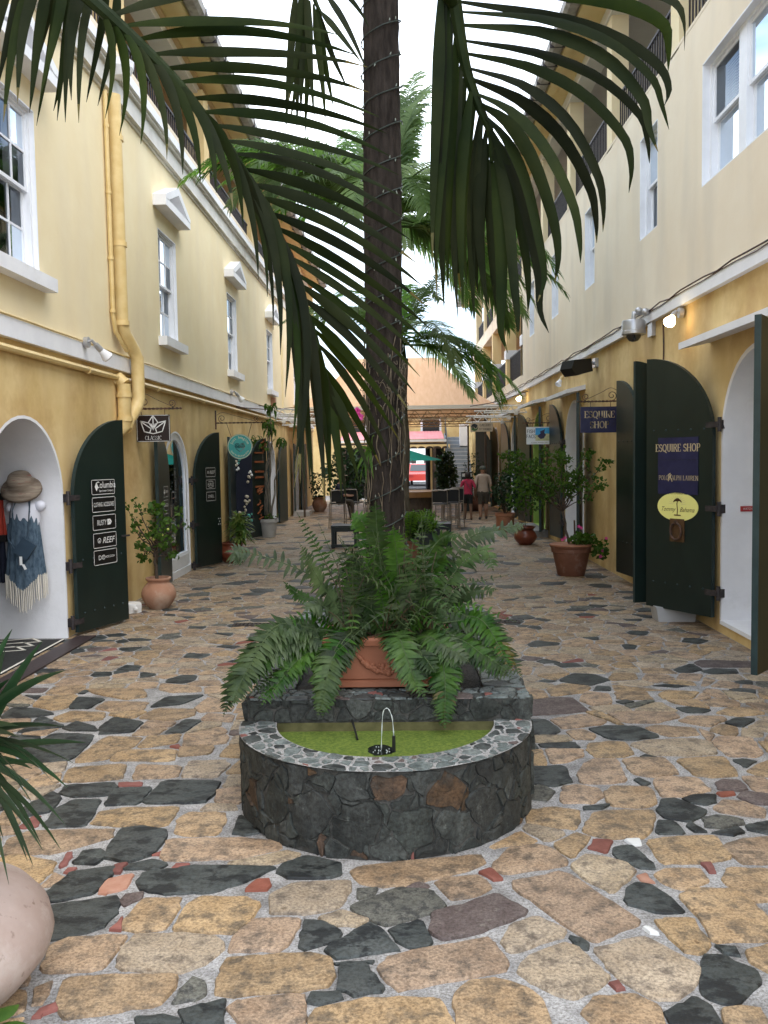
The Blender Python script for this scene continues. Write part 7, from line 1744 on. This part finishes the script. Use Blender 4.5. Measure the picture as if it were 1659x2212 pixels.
for xx in (-2.6,-.9,.0,1.45): MB().box(xx-.06,39.9,0,xx+.06,40.02,2.3).build('post','wood_dark',vr)
m=MB(); m.box(-2.9,41.5,0,.05,41.6,2.3); m.box(1.4,41.5,0,1.95,41.6,2.3); m.build('back_wall','dark_inside',vr)
br=thing('bar_counter','round wooden bar counter among tall stools','bar',(.45,22.8,0)); m=MB(); m.lathe([(.62,.82),(.66,.83),(.66,.97),(.62,.985)],(.25,23.0,0),36); m.build('top','wood_bar',br,smooth=True); m=MB(); m.lathe([(.5,0),(.5,.82)],(.25,23,0),30); m.build('base','wood_dark',br)
def stool(label,x,y,rz):
    t=thing('bar_stool',label,'bar stool',(0,0,0),'tall metal stools at the bars'); m=MB(); w=.19
    for sx in (-1,1):
        for sy in (-1,1): m.tube([(sx*w*1.12,sy*w*1.12,0),(sx*w,sy*w,.66)],.013,6)
    for z in (.22,.66): 
        for a,b in (((-1,-1),(1,-1)),((1,-1),(1,1)),((1,1),(-1,1)),((-1,1),(-1,-1))): m.tube([(a[0]*w,a[1]*w,z),(b[0]*w,b[1]*w,z)],.011,6)
    m.tube(bez([(-w,-w,.66),(-w-.0,-w-.03,.98),(-w+.05,-w-.05,1.02),(w-.05,-w-.05,1.02),(w,-w-.03,.98),(w,-w,.66)],20),.013,6); m.build('frame','metal_tan',t,smooth=True)
    MB().box(-w,-w,.66,w,w,.69).build('seat','mesh_dark',t); MB().box(-w+.01,-w-.035,.72,w-.01,-w-.02,1.0).build('backrest','mesh_dark',t)
    t.location=(x,y,0); t.rotation_euler=(0,0,rz); return t
for x,y,r,l in ((.97,22.25,-.25,'tall mesh stool nearest the middle of the alley at the round bar'),(1.22,22.75,.1,'second tall mesh stool, just left of the woman in red'),(1.34,23.3,.3,'third tall stool half hidden behind the second'),(1.36,24.0,.5,'farthest of the four stools at the round bar'),(-1.72,23.2,.2,'tall stool on the left of the palm trunk nearest the seated man'),(-1.3,23.6,-.4,'stool just right of the seated man in navy')): stool(l,x,y,r)
def bench(label,x,y,w,d,h):
    t=thing('low_table',label,'table',(x,y,0)); k=5
    for i in range(k): MB().box(x-w/2,y-d/2+d*i/k,h-.03,x+w/2,y-d/2+d*(i+.88)/k,h).build('slat','bench_green',t)
    m=MB()
    for sx in (-1,1):
        for sy in (-1,1): MB().box(x+sx*(w/2-.04)-.035,y+sy*(d/2-.04)-.035,0,x+sx*(w/2-.04)+.035,y+sy*(d/2-.04)+.035,h-.03).build('leg','bench_green',t)
    MB().box(x-w/2,y-d/2-.02,.03,x+w/2,y-d/2+.04,.08).build('rail','bench_green',t); MB().box(x-w/2+.03,y-d/2,h-.12,x+w/2-.03,y-d/2+.02,h-.032).build('apron','bench_green',t)
bench('low dark green slatted table on the left of the palm',-1.22,18.5,.55,.6,.47); bench('dark green slatted table beside the bromeliad planter',.78,18.3,.4,.6,.50)
# green parasol
t=thing('parasol','green market parasol over the far terrace','parasol',(.1,27.5,0)); m=MB(); A=[(.1+1.15*math.cos(R(45*i+10)),27.5+1.15*math.sin(R(45*i+10)),1.74) for i in range(8)]; m.add(A+[(.1,27.5,2.1)],[(i,(i+1)%8,8) for i in range(8)]); m.build('canopy','umbrella_green',t); m=MB(); m.tube([(.1,27.5,0),(.1,27.5,2.14)],.025,8); m.build('pole','wood_dark',t)
m=MB()
for i in range(8): m.tube([(.1,27.5,2.07),A[i]],.008,4)
m.build('ribs','wood_dark',t)
# row of small white price boards on the far right door
for k in range(4):
    z=1.22-.20*k; m=MB(); m.box(1.98,29.5,z-.05,2.30,29.515,z+.05); put2d(m,text2d('GALLERY' if k==1 else 'PRINTS' if k==0 else 'OPEN' if k==2 else 'PRETZELS',.045),(2.14,29.497,z-.02),(1,0,0),(0,0,1),1)
    tag(m.build('notice_board',['sign_white','ink_dark'],None,recalc=False),'small white notice board behind the walking couple, %s from the top'%('first','second','third','fourth')[k],'sign','notice boards on a stand')
m=MB(); m.box(1.95,29.52,0,2.33,29.56,1.32); tag(m.build('notice_stand','door_green',None),'dark upright stand carrying four white notice boards','stand')
# cars in the street
def car(label,x,y,c,group='cars in the street'):
    t=thing('parked_car',label,'car',(x,y,0),group); L_=4.0; m=MB(); pr=[(-2,.35),(-1.95,.75),(-1.2,.9),(-.7,1.35),(.8,1.38),(1.5,.95),(1.95,.85),(2,.4)]
    m.prism(pr,lambda a,b,tt:(x+tt,y+a,b),-.82,.82); m.build('body',c,t)
    for a in (-1.25,1.25):
        for s in (-1,1): q=MB(); q.tube([(x+s*.72,y+a,.32),(x+s*.86,y+a,.32)],.32,16); q.build('wheel','tyre',t)
    MB().add([(x-.7,y-1.19,.93),(x+.7,y-1.19,.93),(x+.62,y-.74,1.32),(x-.62,y-.74,1.32)],[(0,1,2,3)]).build('rear_window','glass_dark',t)
    for s in (-1,1): MB().box(x+s*.62-.12,y-2.0,.6,x+s*.62+.12,y-1.96,.74).build('tail_light','red_sign',t)
car('red car seen through the far passage',1.15,56,'car_red'); car('white car parked beyond the red car',-.2,58.5,'car_white')
MB().add([(-30,52,.004),(30,52,.004),(30,64,.004),(-30,64,.004)],[(0,1,2,3)]).build('road','asphalt'); tag(bpy.data.objects['road'],kind='structure')
# ================================================================ people
def figure(name,label,joints,edges,mats,pick,loc,ry=0,extra=None):
    t=thing(name,label,'person',loc); keys=list(joints); idx={k:i for i,k in enumerate(keys)}
    me=bpy.data.meshes.new('body'); me.from_pydata([joints[k][0] for k in keys],[(idx[a],idx[b]) for a,b in edges],[]); o=bpy.data.objects.new('body',me); COL.objects.link(o)
    sk=o.modifiers.new('s','SKIN'); sk.use_smooth_shade=True; su=o.modifiers.new('u','SUBSURF'); su.levels=2; su.render_levels=2
    for i,k in enumerate(keys):
        r=joints[k][1]; me.skin_vertices[0].data[i].radius=r if isinstance(r,tuple) else (r,r)
    me.skin_vertices[0].data[idx['pelvis']].use_root=True
    bpy.context.view_layer.update(); ev=bpy.data.meshes.new_from_object(o.evaluated_get(bpy.context.evaluated_depsgraph_get())); bpy.data.objects.remove(o)
    ev.materials.clear()
    for q in mats: ev.materials.append(MT[q])
    for p in ev.polygons: p.material_index=pick(p.center); p.use_smooth=True
    b=bpy.data.objects.new('body',ev); COL.objects.link(b); b.parent=t; t.rotation_euler=(0,0,ry)
    if extra: extra(t)
    return t
def stand(h,w,stride=.10,armx=.25,fat=1.):
    s=h/1.7; J={}
    def a(k,x,y,z,r): J[k]=((x*s*w,y*s,z*s),(r[0]*s*fat,r[1]*s*fat) if isinstance(r,tuple) else r*s*fat)
    a('pelvis',0,0,.93,(.15,.11)); a('waist',0,.01,1.08,(.14,.10)); a('chest',0,.02,1.26,(.165,.11)); a('neckb',0,.02,1.41,(.10,.075)); a('neck',0,.03,1.47,.05); a('head0',0,.045,1.55,(.072,.085)); a('head1',0,.05,1.64,(.07,.085))
    for n,sg,st in (('l',-1,stride),('r',1,-stride)):
        a(n+'hip',sg*.09,st*.1,.86,.095); a(n+'knee',sg*.095,st*.55+.02,.48,.062); a(n+'calf',sg*.097,st*.6-.02,.34,.056); a(n+'ank',sg*.10,st*.9-.05*(st<0),.09,.038); a(n+'toe',sg*.12,st*.9+.15,.035,.038)
        a(n+'sh',sg*.185,.02,1.37,.062); a(n+'el',sg*armx,-.02+st*.3,1.10,.043); a(n+'wr',sg*(armx+.01),.06-st*.4,.87,.030); a(n+'hd',sg*(armx+.005),.08-st*.4,.78,.033)
        for q,(dx,dz,l) in enumerate(((-.018,-.06,0),(0,-.075,0),(.018,-.065,0))): a(n+'f%d'%q,sg*(armx+.005)+dx,.10-st*.4,.78+dz,.010)
    E_=[('pelvis','waist'),('waist','chest'),('chest','neckb'),('neckb','neck'),('neck','head0'),('head0','head1')]
    for n in 'lr': E_+=[('pelvis',n+'hip'),(n+'hip',n+'knee'),(n+'knee',n+'calf'),(n+'calf',n+'ank'),(n+'ank',n+'toe'),('neckb',n+'sh'),(n+'sh',n+'el'),(n+'el',n+'wr'),(n+'wr',n+'hd')]+[(n+'hd',n+'f%d'%q) for q in range(3)]
    return J,E_,s
J,E_,s=stand(1.38,1.0,.12,.27,1.06)
def pickw(c):
    z=c.z/s; ax=abs(c.x)/s
    if z>1.47: return 3
    if z>.93 and not (ax>.215 and z<1.17): return 0
    if z>.60 and ax<.22: return 1
    if z<.075: return 4
    return 2
def hairw(t):
    m=MB(); m.lathe([(.075,-.10),(.098,-.07),(.108,0),(.10,.06),(.07,.105),(.01,.12)],(0,0,0),16); L_=t.location; m.v=[(L_.x+q[0]*s,L_.y+.02*s+q[1]*s*1.05,(1.60+q[2])*s) for q in m.v]; m.build('hair','hair_dark',t,smooth='all')
    m=MB(); m.tube([(L_.x+.16*s,L_.y-.10*s,.98*s),(L_.x+.02*s,L_.y-.125*s,1.2*s),(L_.x-.09*s,L_.y-.06*s,1.42*s)],.007,5); m.build('bag_strap','bag',t)
figure('person','woman in red top and black shorts walking away beside the stools','x' and J,E_,['shirt_red','shorts_black','skin_dark','skin_dark','shoe_dark'],pickw,(1.88,25.6,0),extra=hairw)
J,E_,s2=stand(1.55,1.0,-.10,.25,1.16)
def pickm(c):
    z=c.z/s2; ax=abs(c.x)/s2
    if z>1.46: return 2
    if z>.90 and not (ax>.235 and z<1.14): return 0
    if z>.50 and ax<.235: return 1
    if z<.10: return 3
    return 2
def capm(t):
    m=MB(); m.lathe([(.10,-.02),(.102,.03),(.085,.08),(.04,.105),(.005,.11)],(0,0,0),16); L_=t.location; m.v=[(L_.x+q[0]*s2,L_.y+.05*s2+q[1]*s2*1.05,(1.615+q[2])*s2) for q in m.v]; m.box(L_.x-.07,L_.y+.13*s2,1.60*s2,L_.x+.07,L_.y+.20*s2,1.615*s2); m.build('cap','cap_grey',t,smooth='all')
figure('person','man in tan shirt, dark shorts and cap walking away on the right',J,E_,['shirt_tan','shorts_olive','skin','shoe'],pickm,(2.33,25.75,0),extra=capm)
# seated man with cap (faces right)
J={};s3=.88
def a_(k,x,y,z,r): J[k]=((x*s3,y*s3,z*s3),(r[0]*s3,r[1]*s3) if isinstance(r,tuple) else r*s3)
a_('pelvis',0,0,.86,(.15,.14)); a_('waist',.02,0,1.0,(.13,.14)); a_('chest',.05,0,1.18,(.13,.16)); a_('neckb',.08,0,1.34,(.09,.1)); a_('neck',.10,0,1.41,.05); a_('head0',.13,0,1.48,(.085,.075)); a_('head1',.14,0,1.58,(.085,.072))
for n,sg in (('l',-1),('r',1)):
    a_(n+'hip',.04,sg*.1,.83,.09); a_(n+'knee',.44,sg*.12,.86,.065); a_(n+'ank',.46,sg*.12,.46,.042); a_(n+'toe',.58,sg*.13,.41,.038); a_(n+'sh',.06,sg*.19,1.30,.06); a_(n+'el',.14,sg*.24,1.06,.045); a_(n+'wr',.36,sg*.2,1.02,.032); a_(n+'hd',.43,sg*.18,1.03,.034)
    for q in range(3): a_(n+'f%d'%q,.49,sg*(.16+.02*q),1.02,.010)
E_=[('pelvis','waist'),('waist','chest'),('chest','neckb'),('neckb','neck'),('neck','head0'),('head0','head1')]
for n in 'lr': E_+=[('pelvis',n+'hip'),(n+'hip',n+'knee'),(n+'knee',n+'ank'),(n+'ank',n+'toe'),('neckb',n+'sh'),(n+'sh',n+'el'),(n+'el',n+'wr'),(n+'wr',n+'hd')]+[(n+'hd',n+'f%d'%q) for q in range(3)]
def capt(t):
    L_=t.location; m=MB(); m.lathe([(.10,-.01),(.10,.04),(.08,.085),(.01,.105)],(0,0,0),16); m.v=[(L_.x+.135*s3+q[0]*s3,L_.y+q[1]*s3,(1.585+q[2])*s3) for q in m.v]; m.box(L_.x+.2*s3,L_.y-.06,1.585*s3,L_.x+.31*s3,L_.y+.06,1.60*s3); m.build('cap','cap_tan',t,smooth='all')
figure('person','seated man in navy shirt and tan cap facing right at the left bar',J,E_,['cloth_navy','shorts_olive','skin','shoe_dark'],lambda c:(2 if c.z>1.385*s3 or (c.x>.2*s3 and c.z>.95*s3) else 0 if c.z>.93*s3 else 3 if c.z<.45*s3 else 1),(-1.72,23.2,-.03),extra=capt)
